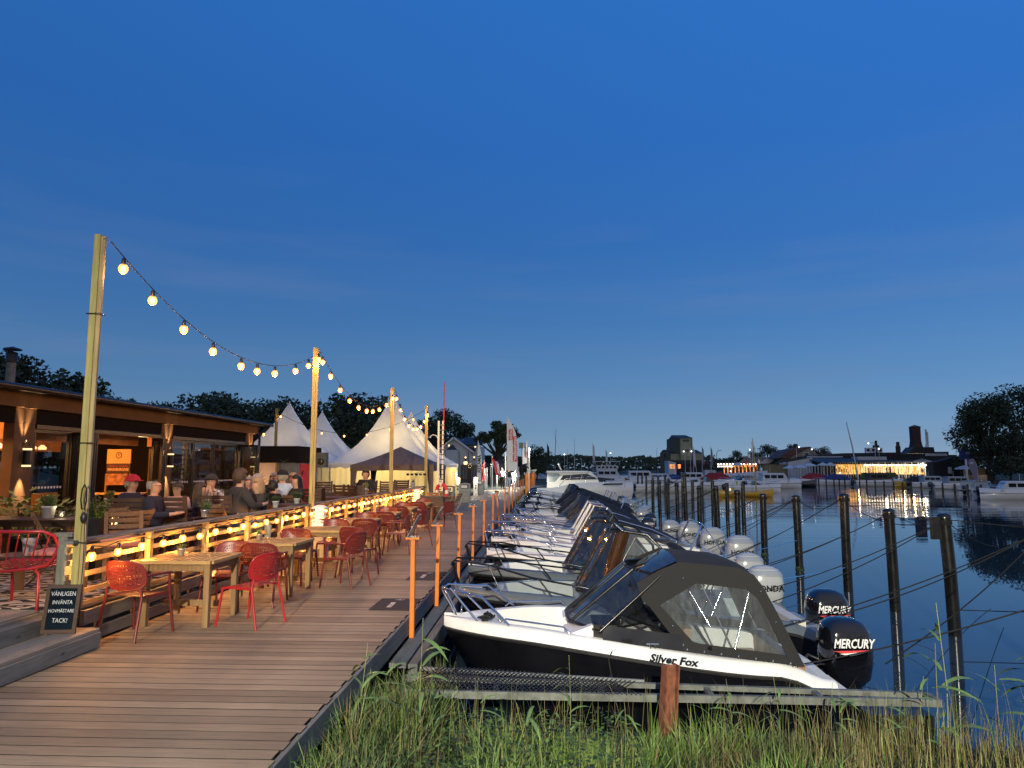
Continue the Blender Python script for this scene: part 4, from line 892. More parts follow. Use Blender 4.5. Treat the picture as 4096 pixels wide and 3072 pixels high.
MB().tube([(.07 * math.cos(a), -.026, 1.75 + .07 * math.sin(a)) for a in [k * PI / 9 for k in range(18)]], .007, 4, closed=True).build('emblem', 'poster_dark', o); txt('Y', .10, (0, -.026, 1.75), (PI / 2, 0, 0), 'poster_dark', o, 'emblem', extrude=.001)
txt("Pondusbo's magiska", .06, (0, -.026, 1.49), (PI / 2, 0, 0), 'flag_red', o, extrude=.001, shear=.3); txt('SMASHBURGARE', .09, (0, -.026, 1.40), (PI / 2, 0, 0), 'poster_orange', o, extrude=.001, bold=.004, sx=.8)
MB().bar((-.3, .0, 0), (-.3, .0, 1.3), .04, up=(1, 0, 0)).build('leg', 'leg_wood', o); MB().bar((.3, .0, 0), (.3, .0, 1.3), .04, up=(1, 0, 0)).build('leg', 'leg_wood', o)
o = thing('slatted_screen', 'narrow slatted wooden screen behind the poster', 'screen', (-10.3, 18.6, .35))
for k in range(18): MB().bar((-.22, 0, .4 + .085 * k), (.22, 0, .4 + .085 * k), .02, .055).build('slat', 'bench_wood', o)
for e in (-1, 1): MB().bar((e * .24, 0, 0), (e * .24, 0, 1.95), .045, up=(1, 0, 0)).build('post', 'leg_wood', o)
o = thing('bar_shelf', 'long lit wooden window shelf inside the open doors', 'shelf', (-10.2, 17.0, .35)); MB().box(-.9, .5, -.2, .2, .80, .84).build('board', 'ceiling_wood', o); MB().box(-.8, -.7, -.1, .1, 0, .8).build('leg', 'bench_wood', o); MB().box(.4, .5, -.1, .1, 0, .8).build('leg', 'bench_wood', o)
# wall lamps, up and down light
for yc, lab in ((12.52, 'up and down wall lamp at the left edge of the picture'), (17.5, 'up and down wall lamp in the middle of the restaurant front'), (22.55, 'up and down wall lamp at the far corner of the restaurant')):
    o = thing('wall_lamp', lab, 'lamp', (BX + .12, yc, 1.98), group='cylindrical wall lamps on the restaurant')
    MB().lathe([(.065, -.13), (.065, .13)], 12).build('body', 'dark_metal', o); MB().lathe([(.072, .135), (.072, .165), (0, .167)], 12).build('diffuser', 'lamp_warm', o); MB().lathe([(0, -.167), (.072, -.165), (.072, -.135)], 12).build('diffuser', 'lamp_warm', o)
    MB().tube([(-.1, 0, .2), (-.02, 0, .33), (.04, 0, .2)], .012, 5).build('bracket', 'dark_metal', o)
    for s_ in (-1, 1):
        lo = lamp('SPOT', 'wall_lamp_beam', (-.0, 0, .19 * s_), 240, (1, .60, .28), .02, spot=R(42), blend=.7, parent=o); lo.rotation_euler = (0 if s_ < 0 else PI, 0, 0)
        lo.rotation_euler = (Vector((-.09, 0, s_)).to_track_quat('-Z', 'Y')).to_euler()
# steel flue
o = thing('flue_pipe', 'shiny steel flue pipe with a black rain cap on the restaurant roof', 'chimney', (-13.25, 16.9, RTOP)); MB().lathe([(.105, 0), (.105, 1.15)], 14).build('pipe', 'galvanised', o); MB().lathe([(.125, 1.16), (.13, 1.4), (.09, 1.42)], 14).build('collar', 'dark_metal', o); MB().lathe([(.21, 1.47), (.20, 1.5), (0, 1.56)], 14).build('cap', 'dark_metal', o); MB().tube([(0, 0, 1.4), (0, 0, 1.5)], .03, 5).build('stem', 'dark_metal', o)

# kiosk
pm('peach_wall', (.72, .52, .38), .7, var=.05, scale=2)
o = thing('kiosk', 'flat roofed kiosk with dark fascia, peach wall and red door', 'kiosk', (-8.8, 25.0, 0))
MB().box(-3.4, -.65, 0, 2.4, 0, 1.97).build('wall', 'peach_wall', o); MB().box(-.648, -.02, .01, 2.4, 0, 1.97).build('wall', 'steel_grey', o)
MB().box(-3.5, .06, -.06, 2.55, 1.975, 2.56).build('fascia', 'facade_dark', o)
MB().box(-.019, .01, .4, 1.5, .02, 1.93).build('door', 'flag_red', o)
MB().bar((-.7, -.04, 0), (-.7, -.04, 1.97), .08, up=(1, 0, 0)).build('corner_post', 'leg_wood', o)
MB().tube([(.03, .5, 1.55), (.06, .5, 1.7)], .02, 5).build('door_lamp', 'dark_metal', o)
lamp('SPOT', 'kiosk_wash', (-10.6, 23.75, .12), 190, (1, .66, .36), .2, (R(112), 0, 0), R(150), 1)
o = thing('ground_spotlight', 'small ground light washing the peach kiosk wall', 'lamp', (-10.6, 23.6, 0)); MB().lathe([(.06, 0), (.08, .05), (0, .055)], 8).build('housing', 'dark_metal', o)

# ============================================================= TENTS
m, t, b = newmat('tent_roof'); n = t.nodes.new; l = t.links.new
ns = n('ShaderNodeTexNoise'); ns.inputs['Scale'].default_value = .9; ns.inputs['Detail'].default_value = 6; co = n('ShaderNodeTexCoord'); l(co.outputs['Object'], ns.inputs[0])
rg = n('ShaderNodeValToRGB'); l(ns.outputs['Fac'], rg.inputs[0]); rg.color_ramp.elements[0].color = (.68, .69, .70, 1); rg.color_ramp.elements[1].color = (.86, .86, .85, 1); rg.color_ramp.elements[0].position = .3; rg.color_ramp.elements[1].position = .65; l(rg.outputs[0], b.inputs['Base Color']); b.inputs['Roughness'].default_value = .6
tl_ = n('ShaderNodeBsdfTranslucent'); l(rg.outputs[0], tl_.inputs[0]); mx = n('ShaderNodeMixShader'); mx.inputs[0].default_value = .17; l(b.outputs[0], mx.inputs[1]); l(tl_.outputs[0], mx.inputs[2]); l(mx.outputs[0], t.nodes['Material Output'].inputs[0])
m, t, b = newmat('tent_wall'); n = t.nodes.new; l = t.links.new; b.inputs['Base Color'].default_value = (.78, .76, .66, 1); tl_ = n('ShaderNodeBsdfTranslucent'); tl_.inputs[0].default_value = (.85, .78, .55, 1); mx = n('ShaderNodeMixShader'); mx.inputs[0].default_value = .6; l(b.outputs[0], mx.inputs[1]); l(tl_.outputs[0], mx.inputs[2]); l(mx.outputs[0], t.nodes['Material Output'].inputs[0])
def pagoda(x, y, w, eave, apex, lab, power, walls=True, rz=0, col=(1, .70, .26)):
    o = thing('pagoda_tent', lab, 'tent', (x, y, 0), rz, group='white pagoda tents with pointed roofs')
    h = w / 2; NS = 10; ring0 = []
    def ring(t_):  # t_ 0 eave .. 1 apex, concave swoop
        k = (1 - t_); z = eave + .0 + (apex - eave) * (t_ ** 1.0 * .42 + .58 * t_ ** 2.6); out = []
        for s_ in range(4):
            a = [(-1, -1), (1, -1), (1, 1), (-1, 1)]; p = a[s_]; q = a[(s_ + 1) % 4]
            for j in range(6): u = j / 6; out.append(((p[0] + (q[0] - p[0]) * u) * h * k, (p[1] + (q[1] - p[1]) * u) * h * k, z - .10 * math.sin(PI * u) * (1 - t_) * t_ * 3))
        return out
    MB().loft([ring(t_) for t_ in (0, .08, .18, .3, .42, .55, .68, .8, .9, .97, .995)], 0, True, True, False, False).build('roof', 'tent_roof', o)
    MB().tube([(0, 0, apex - .3), (0, 0, apex + .06)], .03, 6).build('finial', 'white_paint', o)
    v = MB(); 
    for s_ in range(4):
        a = [(-1, -1), (1, -1), (1, 1), (-1, 1)]; p = a[s_]; q = a[(s_ + 1) % 4]; n_ = 9
        for j in range(n_):
            u0, u1 = j / n_, (j + 1) / n_; um = (u0 + u1) / 2; f = lambda u: ((p[0] + (q[0] - p[0]) * u) * h * 1.004, (p[1] + (q[1] - p[1]) * u) * h * 1.004)
            v.add([(*f(u0), eave), (*f(u1), eave), (*f(u1), eave - .20), (*f(um), eave - .26), (*f(u0), eave - .20)], [(0, 1, 2, 3, 4)])
    v.build('valance', 'tent_roof', o)
    if walls:
        for s_ in range(4):
            a = [(-1, -1), (1, -1), (1, 1), (-1, 1)]; p = a[s_]; q = a[(s_ + 1) % 4]; mb = MB(); nn_ = 60; r0 = []; r1 = []; r2 = []
            for j in range(nn_ + 1):
                u = j / nn_; wob = .035 * math.sin(j * 1.9) + .02 * math.sin(j * .7); nx, ny = ((p[0] + q[0]) / 2, (p[1] + q[1]) / 2); bx, by = (p[0] + (q[0] - p[0]) * u) * h * .985, (p[1] + (q[1] - p[1]) * u) * h * .985
                r0.append((bx, by, eave - .03)); r1.append((bx - nx * wob, by - ny * wob, eave * .5)); r2.append((bx - nx * wob * 1.3, by - ny * wob * 1.3, .0))
            mb.loft([r0, r1, r2], 0, True, False).build('side_wall', 'tent_wall', o)
    for ex in (-1, 1):
        for ey in (-1, 1): MB().tube([(ex * h * .97, ey * h * .97, 0), (ex * h * .97, ey * h * .97, eave)], .04, 6).build('pole', 'zinc', o)
    if power: lamp('POINT', 'tent_light', (0, 0, eave + .2), power, col, .3, parent=o)
    return o
pagoda(-7.75, 35.9, 5.0, 2.02, 5.65, 'largest white pagoda tent right behind the brown gazebo, lit yellow inside', 520)
pagoda(-7.85, 41.4, 5.0, 2.02, 5.1, 'white pagoda tent with curtained side wall behind the waste bins', 600)
pagoda(-13.75, 37.6, 5.6, 2.0, 5.3, 'white pagoda tent behind the dark kiosk fascia', 200)
pagoda(-13.85, 43.6, 5.6, 2.0, 5.3, 'bluish white pagoda tent between kiosk tent and the biggest tent', 130)
pagoda(-18.2, 70, 5.5, 2.0, 4.3, 'far small white tent top showing between two tents', 0)
# gazebo
pm('gazebo_cloth', (.13, .10, .085), .8, var=.1, bump=.2)
o = thing('gazebo', 'brown pop up gazebo in front of the big white tent', 'gazebo', (-6.25, 30.7, 0)); h = 1.72; ea = 1.9; ap = 2.7
rings = []
for t_ in (0, .3, .6, .85, .99):
    k = 1 - t_; rings.append([(sx_ * h * k, sy_ * h * k, ea + (ap - ea) * (t_ * .75 + .25 * t_ * t_)) for sx_, sy_ in ((-1, -1), (-.33, -1), (.33, -1), (1, -1), (1, -.33), (1, .33), (1, 1), (.33, 1), (-.33, 1), (-1, 1), (-1, .33), (-1, -.33))])
MB().loft(rings, 0, False, True, False, True).build('canopy', 'gazebo_cloth', o)
v = MB()
for p, q in (((-1, -1), (1, -1)), ((1, -1), (1, 1)), ((1, 1), (-1, 1)), ((-1, 1), (-1, -1))): v.add([(p[0] * h * 1.003, p[1] * h * 1.003, ea), (q[0] * h * 1.003, q[1] * h * 1.003, ea), (q[0] * h * 1.003, q[1] * h * 1.003, ea - .25), ((p[0] + q[0]) / 2 * h, (p[1] + q[1]) / 2 * h, ea - .21), (p[0] * h * 1.003, p[1] * h * 1.003, ea - .25)], [(0, 1, 2, 3, 4)])
v.build('valance', 'gazebo_cloth', o)
for ex in (-1, 1):
    for ey in (-1, 1): MB().bar((ex * (h - .05), ey * (h - .05), 0), (ex * (h - .05), ey * (h - .05), ea), .05, up=(1, 0, 0)).build('leg', 'dark_metal', o); MB().add([(ex * (h - .01), ey * (h - .01), ea - .2), (ex * (h - .28), ey * (h - .01), ea - .22), (ex * (h - .10), ey * (h - .01), .1), (ex * (h - .01), ey * (h - .01), .1)], [(0, 1, 2, 3)]).build('corner_curtain', 'gazebo_cloth', o)
# ============================================================= PEOPLE
def skinmesh(pts, edges, rad, sub=2):
    me = bpy.data.meshes.new('sk'); me.from_pydata([Vector(p) for p in pts], edges, []); ob_ = bpy.data.objects.new('sk', me); COL.objects.link(ob_)
    sm = ob_.modifiers.new('s', 'SKIN'); 
    if not me.skin_vertices:
        bpy.context.view_layer.objects.active = ob_
    for i, v in enumerate(me.skin_vertices[0].data): r = rad[i]; v.radius = (r, r) if not isinstance(r, tuple) else r; v.use_root = (i == 0)
    sm.use_smooth_shade = True; ss = ob_.modifiers.new('u', 'SUBSURF'); ss.levels = sub; ss.render_levels = sub
    dg = bpy.context.evaluated_depsgraph_get(); out = bpy.data.meshes.new_from_object(ob_.evaluated_get(dg)); bpy.data.objects.remove(ob_); bpy.data.meshes.remove(me)
    return out
def person(x, y, z, rz, label, top='cloth_dark', legs='jeans', hair='hair_brown', style='short', cap=None, pose='sit', turn=0, arms='table', scale=1.0, glasses=False, lean=0, cat='person'):
    """faces local -y"""
    o = thing('person', label, cat, (x, y, z), rz); o.scale = (scale,) * 3
    T0, T1 = bpy.context, None
    sit = pose == 'sit'
    hz = .50 if sit else .93
    P = {'pel': (0, 0, hz), 'bel': (0, .0 - lean * .3, hz + .2), 'chest': (0, .01 - lean, hz + .42), 'neck': (0, .0 - lean * 1.2, hz + .57), 'head0': (0, -.02 - lean * 1.3, hz + .645), 'head1': (0, -.02 - lean * 1.3, hz + .715), 'head2': (0, -.005 - lean * 1.3, hz + .775)}
    hc = Vector(P['head1'])
    names = list(P); pts = [P[k] for k in names]; rad = [.15, .135, .15, .058, .074, .100, .086]; E = [(0, 1), (1, 2), (2, 3), (3, 4), (4, 5), (5, 6)]
    def ad(p, par, r): pts.append(p); rad.append(r); E.append((par, len(pts) - 1)); return len(pts) - 1
    limbs = {}
    for e in (-1, 1):
        sh = ad((e * .17, .01 - lean, hz + .50), 2, .07)
        if arms == 'table': el = ad((e * .25, -.10 - lean, hz + .27), sh, .045); ha = ad((e * (.13), -.33 - lean, hz + .28), el, .032); hd = ad((e * .08, -.41 - lean, hz + .29), ha, .028)
        elif arms == 'chin': el = ad((e * .22, -.22 - lean, hz + .26), sh, .045); ha = ad((e * .05, -.20 - lean, hz + .50), el, .032); hd = ad((e * .02, -.16 - lean, hz + .60), ha, .028)
        else: el = ad((e * .24, .02, hz + .22), sh, .045); ha = ad((e * .25, -.05, hz - .03), el, .032); hd = ad((e * .24, -.07, hz - .12), ha, .028)
        f_ = Vector(pts[hd]) - Vector(pts[ha]); f_.normalize()
        for k in range(4): fp = Vector(pts[hd]) + f_ * (.055 + .008 * (k in (1, 2))) + Vector((e * (-.018 + .013 * k), 0, .006 * (k - 1.5))); ad(tuple(fp), hd, .007)
        ad(tuple(Vector(pts[hd]) + f_ * .02 + Vector((-e * .03, 0, .015))), hd, .008)
        hp = ad((e * .09, -.02, hz - .02), 0, .085)
        if sit: kn = ad((e * .13, -.44, hz - .0), hp, .062); an = ad((e * .13, -.42, .09), kn, .038); ad((e * .14, -.57, .035), an, .034)
        else: kn = ad((e * .10, -.05 * e, .50), hp, .060); an = ad((e * .10, .04 * e, .09), kn, .038); ad((e * .11, .04 * e - .15, .035), an, .034)
        limbs[e] = (sh, el, ha, hp, kn, an)
    me = skinmesh(pts, E, rad, 1)
    # face: nose, brow, chin, ears from the same surface
    for v in me.vertices:
        d = v.co - hc
        if d.length < .16 and v.co.z > hz + .61:
            if d.y < -.05: v.co.y -= .018 * math.exp(-((d.x / .018) ** 2) - ((d.z + .01) / .03) ** 2); v.co.y -= .010 * math.exp(-((d.z + .075) / .02) ** 2)
            if abs(d.x) > .06: v.co.x += (1 if d.x > 0 else -1) * .012 * math.exp(-((d.y) / .02) ** 2 - ((d.z) / .035) ** 2)
            if turn:
                c, s_ = math.cos(turn), math.sin(turn); v.co.x, v.co.y = hc.x + d.x * c - (v.co.y - hc.y) * s_, hc.y + d.x * s_ + (v.co.y - hc.y) * c
    me.materials.clear(); me.materials.append(MATS['skin']); ob('body', me, o)
    # clothes: a second, looser skin over trunk, arms and legs
    ck = [0, 1, 2] ; cp_ = [pts[0], pts[1], pts[2], (pts[3][0], pts[3][1], pts[3][2] - .012)]; cr_ = [.165, .155, .172, .078]; ce = [(0, 1), (1, 2), (2, 3)]
    def cad(p, par, r): cp_.append(p); cr_.append(r); ce.append((par, len(cp_) - 1)); return len(cp_) - 1
    for e in (-1, 1):
        sh, el, ha, hp, kn, an = limbs[e]; a = cad(pts[sh], 2, .085); b_ = cad(pts[el], a, .06); cad(tuple(Vector(pts[el]).lerp(Vector(pts[ha]), .92)), b_, .045)
    c1 = skinmesh(cp_, ce, cr_, 2); c1.materials.clear(); c1.materials.append(MATS[top]); ob('jacket', c1, o)
    cp_ = [pts[0]]; cr_ = [.16]; ce = []
    for e in (-1, 1):
        sh, el, ha, hp, kn, an = limbs[e]; a = cad(pts[hp], 0, .10); b_ = cad(pts[kn], a, .077); cad(tuple(Vector(pts[kn]).lerp(Vector(pts[an]), .95)), b_, .058)
    c2 = skinmesh(cp_, ce, cr_, 2); c2.materials.clear(); c2.materials.append(MATS[legs]); ob('trousers', c2, o)
    for e in (-1, 1):
        p = Vector(pts[limbs[e][5]]); MB().ball((p.x, p.y - .07, .045), (.05, .13, .048)).build('shoe', 'black_plastic', o)
    tm = Matrix.Translation(hc) @ Matrix.Rotation(turn, 4, 'Z')
    # hair
    if hair:
        mb = MB(); rd = random.Random(int(x * 100)); nu, nv = 20, 14; vs = {}; 
        for i in range(nv + 1):
            for j in range(nu):
                th_ = PI * i / nv; ph = 2 * PI * j / nu; d = Vector((math.sin(th_) * math.cos(ph), math.sin(th_) * math.sin(ph), math.cos(th_))); vs[i, j] = d
        def keep(d):
            face = d.y < -.42
            if style == 'bald': return (not face) and d.z < .45 and d.z > -.55 and d.y > -.25
            if face: return d.z > (.42 if style != 'fringe' else .2)
            return d.z > ((-.45 if d.y < .1 else -.80) if style in ('short', 'fringe') else -1)
        P_ = []; F = []; idx = {}
        for (i, j), d in vs.items():
            k = 1.0 + .05 * noise.noise(d * 5 + Vector((x, y, 0))); q = Vector((d.x * .113, d.y * .124 + .014, d.z * .138 + .014)) * k
            if style in ('long', 'bob') and d.z < 0 and d.y > -.3: ex_ = (.26 if style == 'long' else .11) * min(1, -d.z * 1.6); q.z -= ex_; q.x *= 1.1 + .2 * (-d.z); q.y += .02 - (.04 if style == 'long' else 0) * 0
            idx[i, j] = len(P_); P_.append(q)
        for i in range(nv):
            for j in range(nu):
                k = (j + 1) % nu
                if all(keep(vs[a]) for a in ((i, j), (i + 1, j), (i + 1, k), (i, k))): F.append((idx[i, j], idx[i + 1, j], idx[i + 1, k], idx[i, k]))
        mb.add(P_, F, 0, True).xf(tm); mb.build('hair', hair, o)
    if style == 'long' or style == 'bob': pass
    if cap:
        cm_ = MB(); cm_.loft([[(.122 * math.sin(a) * math.cos(b_), .134 * math.sin(a) * math.sin(b_) + .006, .035 + .122 * math.cos(a)) for b_ in [2 * PI * k / 16 for k in range(16)]] for a in (.01, .4, .8, 1.2, PI / 2)], 0, True)
        cm_.prism([(.075 * math.sin(a), -.10 - .085 * math.cos(a), .045) for a in [-1.45 + 2.9 * k / 8 for k in range(9)]] + [(.07, -.06, .05), (-.07, -.06, .05)], (0, 0, .008)); cm_.xf(tm).build('cap', cap, o)
    ey = MB()
    for e in (-1, 1): ey.ball((e * .032, -.082, .006), (.011, .008, .007), 0, 6, 4)
    ey.xf(tm).build('eyes', 'black_plastic', o)
    mo = MB().ball((0, -.086, -.052), (.022, .008, .005), 0, 6, 4).xf(tm).build('mouth', 'cushion', o)
    if glasses:
        g = MB()
        for e in (-1, 1): g.tube([(e * .034 + .024 * math.cos(a), -.098, .006 + .018 * math.sin(a)) for a in [k * PI / 4 for k in range(8)]], .003, 4, closed=True); g.tube([(e * .058, -.095, .01), (e * .09, .0, .01)], .003, 4)
        g.tube([(-.01, -.1, .01), (.01, -.1, .01)], .003, 4); g.xf(tm).build('glasses', 'black_plastic', o)
    return o
def px_at(px, Y_): return aty(px, 1870, Y_).x
pm('cloth_plaid', (.35, .33, .31), .9, var=.75, scale=28, detail=0)
F0 = TZ
people = [
 (530, 11.6, PI * .5 - .15, 'older man in a bright red cap and dark jacket looking right', dict(top='cloth_navy', hair='hair_grey', cap='cap_red', legs='cloth_dark')),
 (622, 10.9, PI * .5 + .15, 'balding grey haired man with glasses in a navy jacket seen in profile', dict(top='cloth_navy', hair='hair_grey', style='bald', glasses=True, legs='cloth_dark', scale=.98)),
 (722, 12.6, .1, 'woman in pink top with dark fringe and glasses looking down', dict(top='cloth_pink', hair='hair_brown', style='fringe', glasses=True, lean=.06, scale=.9)),
 (805, 12.2, PI * .62, 'long brown haired woman in a dark top turned away from us', dict(top='cloth_navy', hair='hair_brown', style='long', scale=.9)),
 (852, 13.3, .15, 'bearded man in a dark cap and plaid shirt resting his chin on his hand', dict(top='cloth_plaid', hair='hair_brown', cap='cloth_dark', arms='chin', lean=.03)),
 (962, 12.0, PI * .78, 'broad man in a dark coat with thick brown hair, back to us', dict(top='cloth_dark', hair='hair_brown', style='short', scale=1.08)),
 (1000, 14.6, .3, 'white haired person behind the man in the dark coat', dict(top='cloth_black', hair='hair_grey', style='bob', scale=.96)),
 (1032, 13.9, PI * .8, 'grey short haired person behind the blond woman', dict(top='cloth_dark', hair='hair_grey', scale=1.0)),
 (1046, 12.5, -.9, 'blond woman in a dark jacket looking down to the left', dict(top='cloth_dark', hair='hair_blond', style='bob', scale=.96, lean=.04)),
 (1095, 14.3, PI * .9, 'person with black hair bun hidden behind the pots', dict(top='cloth_black', hair='hair_black', scale=.9)),
 (1098, 16.8, .5, 'grey haired woman with glasses left of the man in the pale shirt', dict(top='cloth_black', hair='hair_grey', style='bob', glasses=True)),
 (1131, 16.0, PI, 'man in a pale blue shirt and black cap with his back to us', dict(top='cloth_blue', hair='hair_grey', cap='cloth_black', scale=1.05)),
 (1175, 16.9, -.3, 'short haired blond woman in dark top beside the pale shirt', dict(top='cloth_black', hair='hair_blond')),
 (1190, 14.9, -.75, 'young woman with long wavy black hair beside the second pole', dict(top='cloth_black', hair='hair_black', style='long', scale=.98)),
 (1468, 21.2, .0, 'man in a dark jacket sitting alone under the gazebo edge looking down', dict(top='cloth_black', hair='hair_brown', lean=.1, scale=1.05)),
]
for px_, Yp, rz, lab, kw in people:
    kw.setdefault('legs', 'jeans'); person(px_at(px_, Yp), Yp, F0 - .03, rz, lab, **kw)
# their seats: simple dark stools/benches under those not in an armchair
for px_, Yp, lab in ((530, 11.6, 'the man in the red cap'), (622, 10.9, 'the man with glasses'), (722, 12.6, 'the woman in pink'), (805, 12.2, 'the brown haired woman'), (852, 13.3, 'the plaid shirt'), (962, 12.0, 'the man in the dark coat'), (1000, 14.6, 'the white haired guest'), (1032, 13.9, 'the grey short haired guest'), (1046, 12.5, 'the blond woman'), (1095, 14.3, 'the black haired guest'), (1098, 16.8, 'the grey haired woman'), (1131, 16.0, 'the pale blue shirt'), (1175, 16.9, 'the short haired blond woman'), (1190, 14.9, 'the woman with long black hair'), (1468, 21.2, 'the man sitting alone')):
    o = thing('wooden_stool', 'low dark wooden seat under ' + lab, 'stool', (px_at(px_, Yp), Yp + .0, TZ), group='low wooden seats of the terrace guests')
    MB().box(-.2, .2, -.2, .2, .30, .34).build('seat', 'bench_wood', o)
    for ex in (-1, 1):
        for ey in (-1, 1): MB().bar((ex * .17, ey * .17, 0), (ex * .17, ey * .17, .30), .04, up=(1, 0, 0)).build('leg', 'bench_wood', o)
person(px_at(2010, 58.5), 58.5, 0, .1, 'walking man in a white shirt and dark trousers on the lit path', top='cloth_white', legs='cloth_black', hair='hair_grey', pose='stand', arms='down', style='short')
person(px_at(2034, 59.5), 59.5, 0, -.1, 'walking woman in a dark top and pale wide jeans beside the man', top='cloth_dark', legs='cloth_blue', hair='hair_blond', pose='stand', arms='down', style='bob', scale=.96)
person(px_at(2068, 66), 66, 0, .4, 'person in pale clothes standing below the big white flag', top='cloth_white', legs='cloth_blue', hair='hair_blond', pose='stand', arms='down', style='short', scale=.98)
# ============================================================= TREES, HOUSE, FLAGS, PATH
def crown_mesh(blobs, n, leaf, seed, mat_='leaf_tree', name='crown'):
    rd = random.Random(seed); mb = MB(); tot = sum(r * r for _, r in blobs)
    for c, r in blobs:
        c = Vector(c); k = int(n * r * r / tot)
        for _ in range(k):
            d = Vector((rd.gauss(0, 1), rd.gauss(0, 1), rd.gauss(0, 1))).normalized(); q = r * (rd.random() ** .45) * (1 + .35 * noise.noise(d * 2.2 + c)); p = c + Vector((d.x * q, d.y * q, d.z * q * .8))
            a = Vector((rd.gauss(0, 1), rd.gauss(0, 1), rd.gauss(0, .7))).normalized(); b_ = a.orthogonal().normalized(); b_ = (b_ * math.cos(rd.random() * 6) + a.cross(b_) * math.sin(rd.random() * 6)); s_ = leaf * rd.uniform(.5, 1.2)
            u = a * s_; w = b_ * s_ * .6
            mb.add([p - u, p + w, p + u * .9, p - w * .8], [(0, 1, 2, 3)])
    return mb.mesh(name, mat_)
def tree_mesh(h, r, seed, nb=13, n=2300, leaf=.3, trunk=.34, low=.25, spread=1.0):
    rd = random.Random(seed); blobs = []; tk = MB(); th_ = h * low
    tk.tube([(0, 0, -.3), (.03 * h * rd.uniform(-1, 1), 0, th_ * .6), (0.02 * h * rd.uniform(-1, 1), .0, th_ * 1.2), (0, 0, h * .6)], [trunk, trunk * .75, trunk * .6, trunk * .25], 7)
    for k in range(nb):
        a = k * 2.4 + rd.uniform(-.4, .4); u = rd.uniform(.0, 1); z = h * (low + .15) + (h * (.80 - low)) * u; rr = r * spread * math.sin(PI * min(1, (.22 + .72 * u))) ** .7 * rd.uniform(.45, .8); c = (rr * math.cos(a), rr * math.sin(a), z); br = r * rd.uniform(.30, .46)
        blobs.append((c, br)); tk.tube([(0, 0, th_ + (z - th_) * .35), ((c[0]) * .5, c[1] * .5, th_ + (z - th_) * .75), c], [trunk * .35, trunk * .2, trunk * .06], 5)
    blobs.append(((0, 0, h - r * .38), r * .36))
    return crown_mesh(blobs, n, leaf, seed), tk.mesh('trunk', 'bark')
kinds = [tree_mesh(10, 4.6, 1, 14, 3000, .30), tree_mesh(10, 4.2, 2, 12, 2800, .30), tree_mesh(10, 4.8, 3, 15, 3200, .28)]
def tree(px, ytop, Y_, lab, kind=0, wide=1.0, base=0, group='dark trees behind the tents', rz=None, cat='tree'):
    h = 1.8 + (1870 - ytop) / 2841 * Y_ - base; s_ = h / 10
    o = thing('tree', lab, cat, (px_at(px, Y_), Y_, base), rz if rz is not None else random.uniform(0, 6), group=group)
    o.scale = (s_ * wide, s_ * wide, s_); ob('trunk', kinds[kind][1], o); ob('crown', kinds[kind][0], o); return o
def bigtree(px, ytop, Y_, lab, r, seed, n=7000, leaf=.22, low=.2, nb=22, base=0, group=None, spread=1.0, squash=1):
    h = 1.8 + (1870 - ytop) / 2841 * Y_ - base; cr_, tk = tree_mesh(h, r, seed, nb, n, leaf, h * .035, low, spread)
    o = thing('tree', lab, 'tree', (px_at(px, Y_), Y_, base), 0, group=group); ob('trunk', tk, o); ob('crown', cr_, o); return o
bigtree(70, 1378, 44, 'big dark leafy tree behind the restaurant roof and steel flue at the left', 3.6, 11, 12000, .20, .10)
bigtree(270, 1500, 47, 'lower rounded tree right of the big tree behind the restaurant roof', 3.3, 12, 9000, .20, .1)
tl2 = [(470, 1600, 70, 1, .8, 'low treetop peeping over the middle of the restaurant roof'), (655, 1582, 72, 0, .9, 'pointed treetop over the restaurant roof with thin twigs'), (800, 1578, 74, 2, 1.0, 'dense dark tree with a flat top above the roof end'), (880, 1583, 80, 1, .9, 'dark tree above the restaurant corner'), (985, 1578, 76, 0, 1.1, 'dark tree with bare twigs on top left of the first tent peak'),
       (1085, 1612, 82, 1, 1.0, 'dark tree just left of the first tent peak'), (1190, 1606, 78, 2, .9, 'dark tree between the first two tent peaks'), (1310, 1590, 76, 0, 1.0, 'tall dark tree right of the second tent peak'), (1390, 1588, 80, 1, 1.1, 'round dark tree behind the middle string of bulbs'), (1470, 1600, 76, 2, 1.0, 'dark tree between second tent and biggest tent'), (1545, 1650, 84, 0, 1.0, 'dark tree behind the biggest tent peak'),
       (1640, 1690, 90, 1, 1.0, 'dark tree between the two right tent peaks'), (1720, 1655, 122, 0, .8, 'dark tree right of the last light pole'), (1785, 1648, 128, 2, .9, 'dark round tree behind the white house'), (1862, 1700, 130, 1, .8, 'dark tree right behind the white house roof')]
for px, yt, Y_, k, w_, lab in tl2: tree(px, yt, Y_, lab, k, w_)
# far lower filling behind the tents
for k in range(14): tree(380 + 94 * k, 1700 + 20 * ((k * 7) % 4), 96, 'dark undergrowth tree filling the belt behind the tents', k % 3, 1.5, group='undergrowth trees behind the tents')
